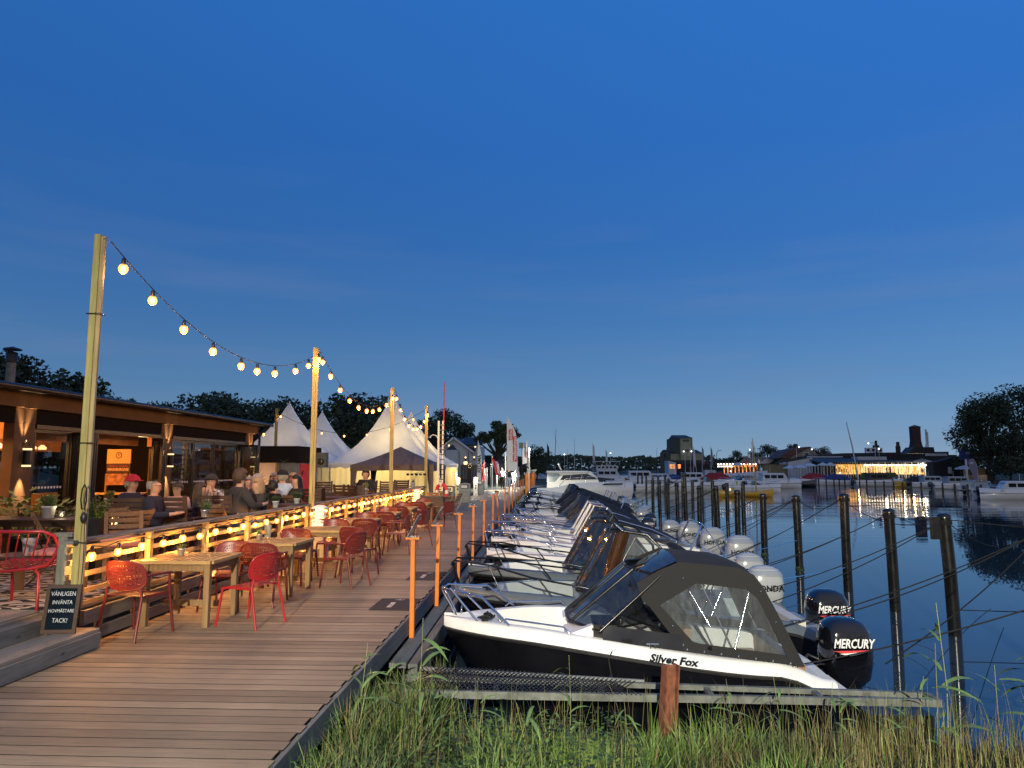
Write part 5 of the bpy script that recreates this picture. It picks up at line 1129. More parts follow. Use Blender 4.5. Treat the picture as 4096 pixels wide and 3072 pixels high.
# gnarled oak by the flags
def oak():
    Y_ = 92; o = thing('tree', 'gnarled dark tree with a forked trunk behind the big white flag', 'tree', (px_at(1992, Y_), Y_, 0)); f = Y_ / 2841
    B = [((-62, 1745), 24), ((-85, 1760), 15), ((-40, 1758), 20), ((-8, 1700), 26), ((12, 1722), 26), ((-22, 1738), 24), ((22, 1750), 26), ((42, 1708), 20), ((62, 1722), 18), ((78, 1742), 14), ((66, 1752), 10), ((2, 1765), 22), ((-5, 1780), 14), ((34, 1770), 12), ((-55, 1768), 10)]
    blobs = [((bx * f, random.uniform(-1.5, 1.5), 1.8 + (1870 - by) * f), r * f) for (bx, by), r in B]; ob('crown', crown_mesh(blobs, 5200, .17, 5), o)
    tk = MB(); J = Vector((0, 0, 1.8 + 45 * f)); tk.tube([(0.3, 0, -.2), (0.1, 0, 2), J], [.45, .36, .33], 8)
    for (c, r) in blobs[:13]: c = Vector(c); m_ = J.lerp(c, .55) + Vector((0, 0, -.2)); tk.tube([J - Vector((0, 0, .2)), m_, c], [.2, .12, .05], 5)
    tk.build('trunk', 'bark', o)
oak()
bigtree(2150, 1796, 108, 'round willow like tree right of the second white flag', 2.6, 31, 3200, .16, .05, 14)
for k, (px, yt) in enumerate(((1935, 1815), (1965, 1825), (2080, 1850), (2110, 1860), (2120, 1840))): tree(px, yt, 124, 'low dark bush tree behind the black stalls', k % 3, 1.2, group='low trees behind the stalls')

# white house
pm('house_white', (.60, .62, .62), .7, var=.05, scale=1); pm('roof_tile', (.03, .033, .042), .5, var=.25, scale=2); pm('fence_dark', (.028, .024, .022), .8, var=.3, scale=2)
Yh = 110; f = Yh / 2841
def hx(px): return px_at(px, Yh)
o = thing('house', 'white two storey gabled house with dark tiled roofs behind the last tent', 'house', (hx(1815), Yh, 0)); ox = hx(1815)
def Zp(py, Y_=110): return 1.8 + (1870 - py) * Y_ / 2841
xl, xr = hx(1752) - ox, hx(1886) - ox; ze, za = Zp(1806), Zp(1756)
MB().prism([(xl, 0, 0), (xr, 0, 0), (xr, 0, ze), (0, 0, za), (xl, 0, ze)], (0, 8, 0)).build('wall', 'house_white', o)
MB().prism([(xl + -.3, -.35, ze - .25), (0, -.35, za + .12), (0, -.35, za + .35), (xl - .45, -.35, ze - .05)], (0, 8.8, 0)).build('roof', 'roof_tile', o); MB().prism([(0, -.35, za + .12), (xr + .3, -.35, ze - .25), (xr + .45, -.35, ze - .05), (0, -.35, za + .35)], (0, 8.8, 0)).build('roof', 'roof_tile', o)
MB().bar((xl - .45, -.4, ze - .22), (0, -.4, za + .17), .07, .24).bar((0, -.4, za + .17), (xr + .45, -.4, ze - .22), .07, .24).build('barge_board', 'white_paint', o)
MB().prism([(hx(1786) - ox, -.9, 0), (hx(1830) - ox, -.9, 0), (hx(1836) - ox, 0, 0), (hx(1780) - ox, 0, 0)], (0, 0, Zp(1800))).build('bay', 'house_white', o)
MB().prism([(hx(1786) - ox, -.95, Zp(1800)), (hx(1830) - ox, -.95, Zp(1800)), (hx(1810) - ox, -.3, Zp(1778))], (0, .3, 0)).build('bay_roof', 'roof_tile', o)
MB().box(hx(1868) - ox, hx(1921) - ox, 1.5, 8, 0, Zp(1785)).build('wall', 'house_white', o)
MB().prism([(hx(1845) - ox, 1.2, Zp(1782)), (hx(1845) - ox, 1.2, Zp(1777)), (hx(1845) - ox, 4, Zp(1745)), (hx(1845) - ox, 4.4, Zp(1750))], (hx(1926) - hx(1845), 0, 0)).build('roof', 'roof_tile', o)
MB().prism([(hx(1862) - ox, .4, Zp(1806)), (hx(1862) - ox, .4, Zp(1802)), (hx(1862) - ox, 2.4, Zp(1776))], (hx(1900) - hx(1862), 0, 0)).build('roof', 'roof_tile', o)
for px, py, w, h_, lit, yy in ((1783, 1789, 5, 6, 0, -.02), (1852, 1791, 6, 7, 0, -.02), (1862, 1834, 12, 20, 1, -.02), (1893, 1833, 13, 20, 1, 1.48), (1897, 1791, 12, 14, 1, 1.48), (1798, 1787, 4, 9, 1, -.93)):
    p = MB().box(-w * f / 2, w * f / 2, -.03, 0, -h_ * f / 2, h_ * f / 2).build('window', 'white_paint', o, (hx(px) - ox, yy, Zp(py))); MB().box(-w * f / 2 + .07, w * f / 2 - .07, -.045, -.032, -h_ * f / 2 + .07, h_ * f / 2 - .07).build('pane', 'glass_dark', p)
    if lit: MB().box(-.10, .10, -.06, -.047, .05, .25).build('window_lamp', 'bulb_far', p)
for px in (1836, 1873): MB().tube([(hx(px) - ox, -.1, 0), (hx(px) - ox, -.1, Zp(1808))], .05, 5).build('downpipe', 'roof_tile', o)
o = thing('board_fence', 'tall dark board fence between the house and the last tent', 'fence', (px_at(1845, 64), 64, 0))
for k in range(17): MB().bar((.14 * k, 0, 0), (.14 * k, 0, 2.05), .125, .03, up=(0, 1, 0)).build('board', 'fence_dark', o)
o = thing('wreath_light', 'small round wreath of lights hanging on the dark fence', 'light', (px_at(1880, 64), 63.9, 1.95))
for k in range(6): MB().ball((.14 * math.cos(k), 0, .14 * math.sin(k) * 1.3), .022, 0, 6, 4).build('light', 'bulb_far', o)
MB().tube([(.14 * math.cos(a), .02, .18 * math.sin(a)) for a in [k * PI / 6 for k in range(12)]], .01, 4, closed=True).build('ring', 'dark_metal', o)
o = thing('hanging_lantern', 'orange glowing basket lantern above the dark fence', 'lamp', (px_at(1862, 63), 63, 2.05)); MB().lathe([(.1, 0), (.16, .05), (.18, .2), (.12, .28)], 10).build('shade', 'lamp_warm', o); MB().tube([(0, 0, .2), (0, 0, .5), (.3, .6, .55), (.3, .8, -2)], .015, 4).build('bracket', 'dark_metal', o)

# lit path and turf beyond the jetty
wood('path_gravel', (.34, .30, .20), grain=(1, 1, 1), objvar=0, knots=False, gscale=9)
MB().prism([(-8.5, 54.0, -.05), (-1.9, 54.0, -.05), (-1.7, 62, -.05), (.2, 72, -.05), (-3.2, 72, -.05), (-6.4, 60, -.05)], (0, 0, .055)).build('quay_path', 'path_gravel', None, kind='structure')
pm('turf', (.06, .11, .03), .9, var=.4, scale=3, bump=.6)
MB().prism([(-14, 55, -.03), (-8.2, 55.5, -.03), (-6.3, 60.5, -.03), (-3.1, 72.5, -.03), (-12, 76, -.03)], (0, 0, .04)).build('lawn', 'turf', None, kind='structure')
def post_lamp(x, y, h, lab, power=0, r=.09, grp='small white globe lamps on the quay', m_='lamp_white', col=(1, .93, .72), pr=.04):
    o = thing('globe_lamp', lab, 'lamp', (x, y, 0), group=grp); MB().tube([(0, 0, 0), (0, 0, h)], pr, 6).build('pole', 'white_paint', o); MB().ball((0, 0, h + r * .8), r).build('globe', m_, o)
    if power: lamp('POINT', 'globe_glow', (0, -r * 1.6, h + r * 1.8), power, col, r * .7, parent=o)
    return o
post_lamp(px_at(2050, 66), 66, 1.15, 'globe lamp behind the walking couple', 520); post_lamp(px_at(1989, 57.5), 57.5, 1.3, 'globe lamp standing left of the walking man', 420)
post_lamp(px_at(1960, 78), 78, 1.6, 'globe lamp near the black stalls', 300)

# flags
def beachflag(px, Y_, yb_, yt, w, lab, m_='flag_white', bend=1, text=None, tm='flag_red', blocks=None, lean=0):
    """feather flag; pole at px, cloth to the right (bend=1) or left (-1)"""
    f = Y_ / 2841; zb, zt = 1.8 + (1870 - yb_) * f, 1.8 + (1870 - yt) * f; H_ = zt - zb; W_ = w * f
    o = thing('feather_flag', lab, 'flag', (px_at(px, Y_), Y_, 0))
    nz = 14; r0 = []; r1 = []
    for i in range(nz + 1):
        u = i / nz; z = zb + H_ * u; base = lean * H_ * u; wd = W_ * (1 - max(0, (u - .45) / .55) ** 2.2) ; wd = max(wd, .01); r0.append((base * 1, 0, z)); r1.append((base + bend * wd, .06 * math.sin(u * 5), z - .12 * (1 - u)))
    mid = [((a[0] + b_[0]) / 2, .07 * math.sin(i * .8), (a[2] + b_[2]) / 2) for i, (a, b_) in enumerate(zip(r0, r1))]
    MB().loft([r0, mid, r1], 0, True, False).build('cloth', m_, o)
    MB().tube([(0, .03, 0), (0, .03, zb)] + [(lean * H_ * u, .03, zb + H_ * u) for u in (.3, .6, 1)], .022, 5).build('pole', 'zinc', o)
    MB().lathe([(.2, 0), (.2, .05), (.05, .08)], 8).build('base', 'dark_metal', o)
    if blocks:
        for u0, u1, x0, x1, m2 in blocks: MB().prism([(bend * W_ * x0 + lean * H_ * u0, -.045, zb + H_ * u0), (bend * W_ * x1 + lean * H_ * u0, -.045, zb + H_ * u0), (bend * W_ * x1 + lean * H_ * u1, -.045, zb + H_ * u1), (bend * W_ * x0 + lean * H_ * u1, -.045, zb + H_ * u1)], (0, -.01, 0)).build('print', m2, o)
    if text:
        for s_, u, xx, sz, m2, mir in text: txt(s_, sz, (bend * W_ * xx + lean * H_ * u, -.085, zb + H_ * u), Matrix.Rotation(PI / 2, 3, 'X') @ Matrix.Rotation(-PI / 2 if mir >= 0 else PI / 2, 3, 'Z') @ Matrix.Diagonal((mir if mir else 1, 1, 1)), m2, o, bold=.006)
    return o
beachflag(2028, 50, 1880, 1668, 42, 'tallest white feather flag with mirrored red lettering by the far orange posts', blocks=[(.56, .76, .16, .54, 'flag_red'), (.16, .63, .56, .94, 'flag_red')], text=[('unika', .66, .35, .32, 'flag_white', -1), ('upplevelser', .395, .75, .36, 'flag_white', -1)])
beachflag(2109, 62, 1852, 1763, 19, 'second white feather flag with black and red print beside a dark loudspeaker', bend=-1, text=[('SJÖMACKEN', .6, .45, .22, 'cloth_black', -1), ('service', .35, .3, .18, 'flag_red', -1)])
beachflag(1908, 52, 1924, 1762, 17, 'slim white flag with big dark letters left of the red flags', lean=.02, text=[('AMAZER', .42, .5, .34, 'cloth_navy', -1)])
beachflag(1938, 58, 1925, 1840, 9, 'narrow dark red flag between white and pink ones', 'flag_red', bend=-1)
pm('flag_lilac', (.42, .26, .40), .8, var=.1)
beachflag(1985, 54, 1900, 1828, 22, 'red and lilac feather flag leaning left above the path', 'flag_red', lean=-.28, blocks=[(.05, .75, .45, .95, 'flag_lilac')], text=[('utebord', .38, .68, .2, 'flag_white', -1)])
o = thing('loudspeaker_stand', 'dark loudspeaker on a tripod left of the second white flag', 'speaker', (px_at(2088, 62), 62, 0)); MB().tube([(0, 0, .5), (0, 0, 3.5)], .025, 5).build('pole', 'dark_metal', o); MB().box(-.25, .1, -.15, .15, 3.45, 3.95).build('cabinet', 'black_plastic', o)
for a in (0, 2.1, 4.2): MB().tube([(0, 0, .8), (.5 * math.cos(a), .5 * math.sin(a), 0)], .02, 4).build('leg', 'dark_metal', o)
for px, yb_, yt, Y_, lab in ((2022, 1900, 1810, 60, 'thick white flagpole beside the big feather flag'), (1969, 1940, 1825, 56, 'bent white pole standing on the lawn'), (1943, 1940, 1873, 60, 'short white post by the black stalls'), (1948, 1935, 1870, 62, 'short white post in front of the black stalls')):
    o = MB().tube([(0, 0, 0), (0, 0, 1.8 + (1870 - yt) / 2841 * Y_)], .05, 6).build('pole', 'white_paint', None, (px_at(px, Y_), Y_, 0)); o['label'] = lab; o['category'] = 'pole'
for px0, px1, yt, Y_, lab in ((1905, 1962, 1846, 74, 'black market stall tent left of the lilac flag'), (1965, 2030, 1838, 80, 'black stall tent with sloping roof behind the walking man'), (2075, 2120, 1850, 84, 'dark stall behind the second white flag')):
    x0, x1 = px_at(px0, Y_), px_at(px1, Y_); h_ = 1.8 + (1870 - yt) / 2841 * Y_; o = thing('market_stall', lab, 'stall', (x0, Y_, 0)); w_ = x1 - x0
    MB().prism([(-.1, 0, h_ - .55), (w_ + .1, 0, h_ - .55), (w_ / 2, .9, h_)], (0, 1.2, 0)).build('roof', 'cloth_black', o); MB().box(-.1, w_ + .1, -.02, .0, h_ - .85, h_ - .55).build('valance', 'cloth_black', o)
    for xx in (0, w_): MB().bar((xx, 0, 0), (xx, 0, h_ - .5), .05, up=(1, 0, 0)).build('leg', 'zinc', o)
    MB().box(0, w_, 1.8, 1.85, 0, h_ - .5).build('back_wall', 'cloth_black', o); MB().box(.2, w_ - .2, .5, 1.0, 0, .9).build('counter', 'dark_metal', o); MB().box(w_ * .45, w_ * .55, .45, .48, .95, 1.25).build('notice', 'white_paint', o)
# ============================================================= THE ROW OF MOTORBOATS
def outboard(par, x, z, brand, mat_, tilt=0, sc=1.0):
    o = ob('outboard', None, par, (x, 0, z)); 
    def se(a, b_, n_=16, e_=.62): return [(a * math.copysign(abs(math.cos(t_)) ** e_, math.cos(t_)), b_ * math.copysign(abs(math.sin(t_)) ** e_, math.sin(t_))) for t_ in [2 * PI * k / n_ for k in range(n_)]]
    rings = []
    for zz, a, b_, dx in ((.0, .20, .15, .02), (.06, .29, .20, .01), (.20, .34, .225, .0), (.36, .345, .23, .0), (.48, .32, .215, .0), (.56, .26, .175, -.01), (.60, .17, .11, -.02), (.612, .06, .04, -.02)):
        rings.append([(dx + p[0] * sc, p[1] * sc, zz * sc) for p in se(a, b_)])
    cw = ob('cowl', None, None) if 0 else MB().loft(rings, 0, True, True, False, True).build('cowl', mat_, o); cw.scale = (.88, 1, 1.25) if brand == 'M' else (.9, 1, 1.15); cw.location.z = -.12 if brand == 'M' else -.05
    lg = MB(); lg.loft([[(dx + p[0] * sc, p[1] * sc, zz) for p in se(a, b_, 10)] for zz, a, b_, dx in ((0.02, .19, .14, .03), (-.18, .14, .085, .04), (-.5, .11, .05, .05), (-.9, .10, .04, .06))], 0, True, True, False, True); lg.build('leg', mat_ if mat_ == 'black_gloss' else 'cowl_silver', o)
    br = MB(); br.box(-.30, -.12, -.14, .14, -.42, .0); br.tube([(-.2, .1, .1), (-.4, .14, .18), (-.55, .08, .02)], .022, 6).tube([(-.2, -.08, .12), (-.38, -.14, .14), (-.52, -.1, -.04)], .018, 6); br.build('bracket', 'dark_metal', o)
    if brand == 'M':
        for s_ in (-1, 1):
            e = (PI / 2, 0, 0) if s_ < 0 else (PI / 2, 0, PI)
            txt('MERCURY', .115 * sc, (.02 * sc, s_ * .234 * sc, .40 * sc), e, 'print_white', cw, shear=.25, bold=.0028, extrude=.002)
            w = MB(); w.prism([(-.25 * sc, s_ * .2335 * sc, .335 * sc), (.28 * sc, s_ * .2335 * sc, .35 * sc), (.28 * sc, s_ * .2335 * sc, .345 * sc), (-.1 * sc, s_ * .2335 * sc, .315 * sc)], (0, s_ * .002, 0)); w.build('swoosh', 'flag_red', cw)
            w = MB(); w.prism([(-.17 * sc, s_ * .233 * sc, .312 * sc), (.24 * sc, s_ * .233 * sc, .336 * sc), (-.02 * sc, s_ * .233 * sc, .292 * sc)], (0, s_ * .002, 0)); w.build('swoosh', 'print_white', cw)
    elif brand == 'H':
        for s_ in (-1, 1):
            e = (PI / 2, 0, 0) if s_ < 0 else (PI / 2, 0, PI); txt('HONDA', .125 * sc, (.0, s_ * .2335 * sc, .29 * sc), e, 'cloth_black', cw, bold=.004, extrude=.002, sx=1.25)
        sh = MB(); sh.loft([[(dx + p[0] * sc, p[1] * sc, zz * sc) for p in se(a, b_)] for zz, a, b_, dx in ((.47, .335, .228, .0), (.52, .31, .21, 0), (.585, .215, .145, -.01))], 0, True); sh.build('top_band', 'cowl_silver', cw)
    o.rotation_euler = (0, tilt, 0)
    return o
pm('deck_cream', (.50, .44, .37), .4, var=.05); pm('print_white', (.8, .8, .8), .4, var=0)
def make_boat(name, label, X, Yc, L_=5.0, B_=2.05, Hb=1.1, Hs=.62, hullm='hull_white', deckm='deck_white', rail='chrome', railkind='long', brand='H', screen='raked', canopy=None, inner='deck_white', esc=1.0, extra=(), rz=0, tilt=0, seatm='seat_vinyl', name_txt=None):
    o = thing(name, label, 'motorboat', (X, Yc, WZ), rz, group='motorboats moored side by side along the jetty')
    n = 26
    def hb(t_): return max(.035, B_ / 2 * math.sin(PI / 2 * min(1, (t_ + .004) / .46)) ** .78 * (1 - .07 * max(0, t_ - .6) / .4))
    def zs(t_): return Hb - (Hb - Hs) * smooth(.2, .9, t_) - (.20 * smooth(.86, 1.0, t_))
    ts = [0, .006, .015, .03, .05, .075, .105, .14, .18, .22, .27, .33, .39, .45, .52, .59, .66, .73, .80, .86, .90, .94, .97, 1.0]
    dk = .17  # closed foredeck
    def st(t_):
        b_ = hb(t_); z = zs(t_); x = L_ * t_; rake = max(0, 1 - t_ / .22)
        fl = smooth(dk - .004, dk + .02, t_) * (1 - smooth(.925, .94, t_)); zf = .28 * fl + (z - .02) * (1 - fl)
        gi = max(.005, b_ - .23 if t_ > .05 else b_ * .5)
        return [(x + .62 * rake * 1.0 if 1 else x, 0, -.18 + .42 * rake ** 2), (x + .34 * rake, b_ * .76, .02 + .40 * rake), (x + .02 * rake, b_, z - .165), (x, b_ + .018, z - .155), (x, b_ + .018, z - .132), (x, b_ - .01, z - .122), (x, b_ * .93 if b_ > .3 else b_ * .8, z - .01), (x, (b_ * .93 + gi) / 2 if b_ > .3 else b_ * .5, z + .008), (x, gi, z), (x, max(.004, gi - .02), zf + .01 if fl > .5 else z - .0), (x, 0, zf + (.05 * (1 - fl)) * (1 if fl < .5 else 0))]
    S_ = [st(t_) for t_ in ts]
    def strip(a, b_, nm, m_, sm=True):
        mb = MB()
        for sg in (1, -1):
            rr = [[(p[0], p[1] * sg, p[2]) for p in s_[a:b_ + 1]] for s_ in S_]
            if sg > 0: rr = rr[::-1]
            mb.loft(rr, 0, sm, False)
        if nm == 'hull': mb.add([(p[0], p[1], p[2]) for p in S_[-1][:7]] + [(p[0], -p[1], p[2]) for p in S_[-1][6:0:-1]], [tuple(range(13))])
        return mb.build(nm, m_, o)
    h_ = strip(0, 2, 'hull', hullm); strip(2, 5, 'rub_rail', 'black_plastic', False); strip(5, 8, 'deck', deckm); strip(8, 10, 'cockpit', inner, False)
    # stern deck lip / bathing platforms
    pl_ = .10 if L_ < 5 else .30; MB().box(L_ - .02, L_ + pl_, -B_ * .44, -B_ * .17, zs(1) - .16, zs(1) - .06).build('swim_platform', deckm, o); MB().box(L_ - .02, L_ + pl_, B_ * .17, B_ * .44, zs(1) - .16, zs(1) - .06).build('swim_platform', deckm, o)
    MB().box(L_ * .90, L_ * .93, -B_ * .40, B_ * .40, .3, zs(.9) + .02).build('transom_seat_back', seatm, o); MB().box(L_ * .80, L_ * .895, -B_ * .38, B_ * .38, .3, .58).build('stern_seat', seatm, o)
    # pulpit and rails
    rb = MB(); r_ = .015
    def g(t_, dz=0, di=.07): return Vector((L_ * t_, (hb(t_) - di), zs(t_) + dz))
    for sg in (1, -1):
        F_ = lambda v: (v[0], v[1] * sg, v[2])
        if railkind == 'short':
            rb.tube([F_((.16, .04, zs(.03) + .0)), F_((-.02, .10, zs(0) + .33)), F_((.02, .16, zs(0) + .36)), F_(tuple(g(.115, .30, .06))), F_(tuple(g(.19, .01, .08)))], r_, 7); rb.tube([F_((.10, .22, zs(0) + .37)), F_(tuple(g(.10, .0, .1)))], r_, 7)
            rb.tube([F_(tuple(g(.165, .02, .13))), F_(tuple(g(.18, .07, .13))), F_(tuple(g(.33, .075, .12))), F_(tuple(g(.345, .01, .12)))], .011, 6)
        else:
            rb.tube([F_((.06, .05, zs(0) - .0)), F_((-.05, .08, zs(0) + .38)), F_((.0, .17, zs(0) + .42)), F_(tuple(g(.11, .38, .05))), F_(tuple(g(.22, .25, .05))), F_(tuple(g(.40, .17, .06))), F_(tuple(g(.435, .0, .08)))], r_, 7)
            for tt in (.10, .24): rb.tube([F_(tuple(g(tt, .38 if tt < .2 else .24, .05))), F_(tuple(g(tt + .035, .0, .08)))], .012, 6)
    rb.tube([(-.02 if railkind == 'short' else -.05, .10, zs(0) + .34), (-.03 if railkind == 'short' else -.07, 0, zs(0) + .34), (-.02 if railkind == 'short' else -.05, -.10, zs(0) + .34)], r_, 7)
    rb.build('bow_rail', rail, o)
    # bow hardware
    MB().tube([(.22, -.03, zs(.05) + .03), (.22, -.03, zs(.05) + .11), (.22, .03, zs(.05) + .11), (.22, .03, zs(.05) + .03)], .008, 5).ball((.13, 0, zs(.03) + .035), (.04, .03, .025), 0, 8, 5).build('bow_cleat', 'chrome' if rail == 'chrome' else 'dark_metal', o)
    kn = MB(); rd = random.Random(int(Yc * 10))
    for k in range(7): a = k * .9; kn.tube([(.52 + .06 * math.cos(a + j) + .02 * j, -hb(.1) + .06 + .05 * math.sin(a + j), zs(.1) + .015 + .02 * (j % 3) + .01 * k) for j in range(6)], .012, 5)
    kn.build('rope_coil', 'rope_dark', o)
    # bulkheads, consoles, wheel, seats
    xw = L_ * .355; zw = zs(.36)
    for sg in (1, -1):
        MB().prism([(xw - .02, sg * .20, .3), (xw + .55, sg * .20, .3), (xw + .50, sg * .20, zw + .02), (xw + .22, sg * .20, zw + .10), (xw - .10, sg * .20, zw - .02)], (0, sg * (hb(.36) - .40), 0)).build('console', deckm if hullm != 'hull_grey' else 'deck_grey', o)
    MB().box(xw + .23, xw + .5, -.82 * B_ / 2.05, -.25, zw - .12, zw + .115).build('dashboard', 'dark_metal', o)
    MB().tube([(xw + .56 + .05 * math.cos(a) * .3, -.5 + .17 * math.sin(a), zw + .10 + .17 * math.cos(a)) for a in [2 * PI * k / 14 for k in range(14)]], .014, 5, closed=True).tube([(xw + .5, -.5, zw + .05), (xw + .56, -.5, zw + .10)], .03, 6).build('steering_wheel', 'black_plastic', o)
    for sy in (-.5, .5):
        s = MB(); s.loft([[(xw + 1.02 + dx - w / 2, sy - .2, z), (xw + 1.02 + dx + w / 2, sy - .2, z), (xw + 1.02 + dx + w / 2, sy + .2, z), (xw + 1.02 + dx - w / 2, sy + .2, z)] for dx, w, z in ((0, .42, .55), (0, .46, .66), (.02, .42, .70))], 0, False, True, False, True); s.loft([[(xw + 1.20 + dx, sy - .19 * k, z), (xw + 1.30 + dx, sy - .19 * k, z), (xw + 1.30 + dx, sy + .19 * k, z), (xw + 1.20 + dx, sy + .19 * k, z)] for dx, k, z in ((0, 1, .66), (.03, 1.05, .85), (.08, 1, 1.05), (.10, .8, 1.12))], 0, False, True, False, True); s.tube([(xw + 1.02, sy, .28), (xw + 1.02, sy, .56)], .05, 8); s.build('helm_seat', seatm, o)
    # windscreen
    if screen:
        rk = 1.0 if screen == 'raked' else .62; ht = {'raked': .62, 'tall': .84}[screen]
        bs = [(xw + .30, -hb(.40) + .14, zw + .05), (xw - .02, -.42, zw + .07), (xw - .06, -.16, zw + .08)]; tp_ = [(xw + .30 + .62 * rk + .1, -hb(.40) + .26, zw + .04 + ht), (xw + .70 * rk + .05, -.40, zw + .07 + ht), (xw + .68 * rk, -.15, zw + .08 + ht)]
        gl_, fr_ = MB(), MB()
        for sg in (1, -1):
            B2 = [Vector((p[0], p[1] * sg, p[2])) for p in bs]; T2 = [Vector((p[0], p[1] * sg, p[2])) for p in tp_]
            for i in range(2): gl_.add([B2[i], B2[i + 1], T2[i + 1], T2[i]], [(0, 1, 2, 3)])
            E_ = Vector((xw + 1.55, sg * (hb(.55) - .10), zs(.6) + .03)); gl_.add([B2[0], T2[0], T2[0].lerp(E_, .35), E_], [(0, 1, 2, 3)])
            fr_.tube(B2, .022, 6).tube(T2, .018, 6)
            for i in range(3): fr_.tube([B2[i], T2[i]], .02 if i < 2 else .016, 6)
            fr_.tube([T2[0], T2[0].lerp(E_, .35) + Vector((0, 0, .05)), E_], .017, 6).tube([B2[0], E_], .016, 6)
        gl_.add([Vector(bs[2]), Vector((bs[2][0], -bs[2][1], bs[2][2])), Vector((tp_[2][0], -tp_[2][1], tp_[2][2])), Vector(tp_[2])], [(0, 1, 2, 3)]); fr_.tube([tp_[2], (tp_[2][0], -tp_[2][1], tp_[2][2])], .018, 6).tube([bs[2], (bs[2][0], -bs[2][1], bs[2][2])], .02, 6)
        wf = fr_.build('windscreen_frame', 'black_rail' if 'lightframe' not in extra else 'zinc', o); gl_.build('windscreen_glass', 'screen_glass', wf)
    if 'curved' in extra:   # tall wrap-round acrylic corner with a rail behind
        mbc = MB(); mbc.loft([[(xw + .30 + dx + .11 * math.cos(a), -hb(.42) + .26 + .11 * math.sin(a), z) for a in [PI * .45 + 1.5 * PI * k / 12 for k in range(13)]] for dx, z in ((0, zw - .02), (.16, zw + .5), (.30, zw + .95))], 0, True, False); mbc.build('curved_screen', 'brown_gloss', o)
        MB().tube([(xw + .62, -hb(.42) + .25, zw + .97), (xw + .95, -hb(.42) + .2, zw + .93), (xw + 1.25, -hb(.5) + .14, zw + .62), (xw + 1.36, -hb(.5) + .1, zw + .0)], .022, 7).tube([(xw + .62, .6, zw + .97), (xw + .95, .6, zw + .93), (xw + 1.25, .7, zw + .62), (xw + 1.36, .8, zw + .0)], .022, 7).tube([(xw + .62, -hb(.42) + .25, zw + .97), (xw + .62, .6, zw + .97)], .022, 7).build('screen_rail', 'black_rail', o)
        MB().add([(xw + .62, -hb(.42) + .25, zw + .95), (xw + .95, -hb(.42) + .2, zw + .91), (xw + 1.25, -hb(.5) + .14, zw + .6), (xw + 1.34, -hb(.5) + .1, zw + .0), (xw + .36, -hb(.42) + .2, zw)], [(0, 1, 2, 3, 4)]).build('side_screen', 'clear_vinyl', o)
    if 'folded' in extra:
        MB().loft([[(L_ * .78 + r * 1.5 * math.cos(a), y_, zs(.78) + .06 + r * .7 * math.sin(a)) for a in [2 * PI * k / 9 for k in range(9)]] for y_, r in ((-B_ * .43, .04), (-B_ * .40, .08), (-.3, .09), (.3, .09), (B_ * .40, .08), (B_ * .43, .04))], 0, True, True, False, True).build('folded_canopy', 'canvas_dark', o)
    if 'aft' in extra:
        MB().loft([[(L_ * t_, y_ * (hb(t_) - .06) * w, zs(t_) + hh * (1 - .35 * abs(y_) ** 3)) for y_ in (-1, -.8, -.4, 0, .4, .8, 1)] for t_, hh, w in ((.50, .66, .86), (.60, .64, .9), (.72, .48, .94), (.82, .26, .96), (.87, .10, .98))], 0, True, False).build('soft_top', 'canvas_dark', o)
        MB().tube([(L_ * .50, -hb(.5) + .16, zs(.5) + .62), (L_ * .72, -hb(.7) + .1, zs(.7) + .4), (L_ * .87, -hb(.87) + .06, zs(.87) + .06)], .015, 6).build('soft_top_rail', 'chrome', o)
    if 'cover' in extra:   # dark canvas cover over the cockpit
        MB().loft([[(L_ * t_, y_ * (hb(t_) - .02), zs(t_) + .02 + hh * (1 - abs(y_) ** 2.4) + .03 * noise.noise((t_ * 9, y_ * 3, Yc))) for y_ in (-1, -.8, -.5, -.2, 0, .2, .5, .8, 1)] for t_, hh in ((.30, .02), (.38, .45), (.45, .78), (.55, .82), (.68, .62), (.8, .42), (.9, .25), (.96, .02))], 0, True, False).build('boat_cover', 'canvas_dark', o)
    if 'arch' in extra:
        MB().tube([(L_ * .80, -B_ * .40, zs(.8)), (L_ * .86, -B_ * .36, zs(.8) + .75), (L_ * .86, B_ * .36, zs(.8) + .75), (L_ * .80, B_ * .40, zs(.8))], .024, 7).tube([(L_ * .95, -B_ * .38, zs(.9)), (L_ * .86, -B_ * .36, zs(.8) + .74)], .016, 6).build('ski_arch', 'chrome', o)
    if 'seats' in extra:
        for sy in (-.45, .35): MB().loft([[(L_ * .74 + dx, sy - .25 * k, z), (L_ * .74 + .12 + dx, sy - .25 * k, z), (L_ * .74 + .12 + dx, sy + .25 * k, z), (L_ * .74 + dx, sy + .25 * k, z)] for dx, k, z in ((0, 1, .5), (.05, 1, .8), (.14, 1, 1.05), (.18, .8, 1.1))], 0, True, True, False, True).build('high_seat', 'seat_brown', o)
    for tt in (.55, .9): MB().tube([(L_ * tt - .07, -hb(tt) + .1, zs(tt) + .05), (L_ * tt + .07, -hb(tt) + .1, zs(tt) + .05)], .012, 6).tube([(L_ * tt - .025, -hb(tt) + .1, zs(tt)), (L_ * tt - .025, -hb(tt) + .1, zs(tt) + .05)], .01, 5).tube([(L_ * tt + .025, -hb(tt) + .1, zs(tt)), (L_ * tt + .025, -hb(tt) + .1, zs(tt) + .05)], .01, 5).build('cleat', 'chrome', o)
    if brand: outboard(o, L_ + .22 * esc + (.22 if L_ < 5 else 0), .47 if esc < 1.05 else .5, brand, {'M': 'black_gloss', 'H': 'cowl_white'}[brand], tilt, esc)
    o['_'] = 0; del o['_']
    return o, hb, zs
pm('brown_gloss', (.10, .045, .02), .08, .6, var=.2, coat=1)
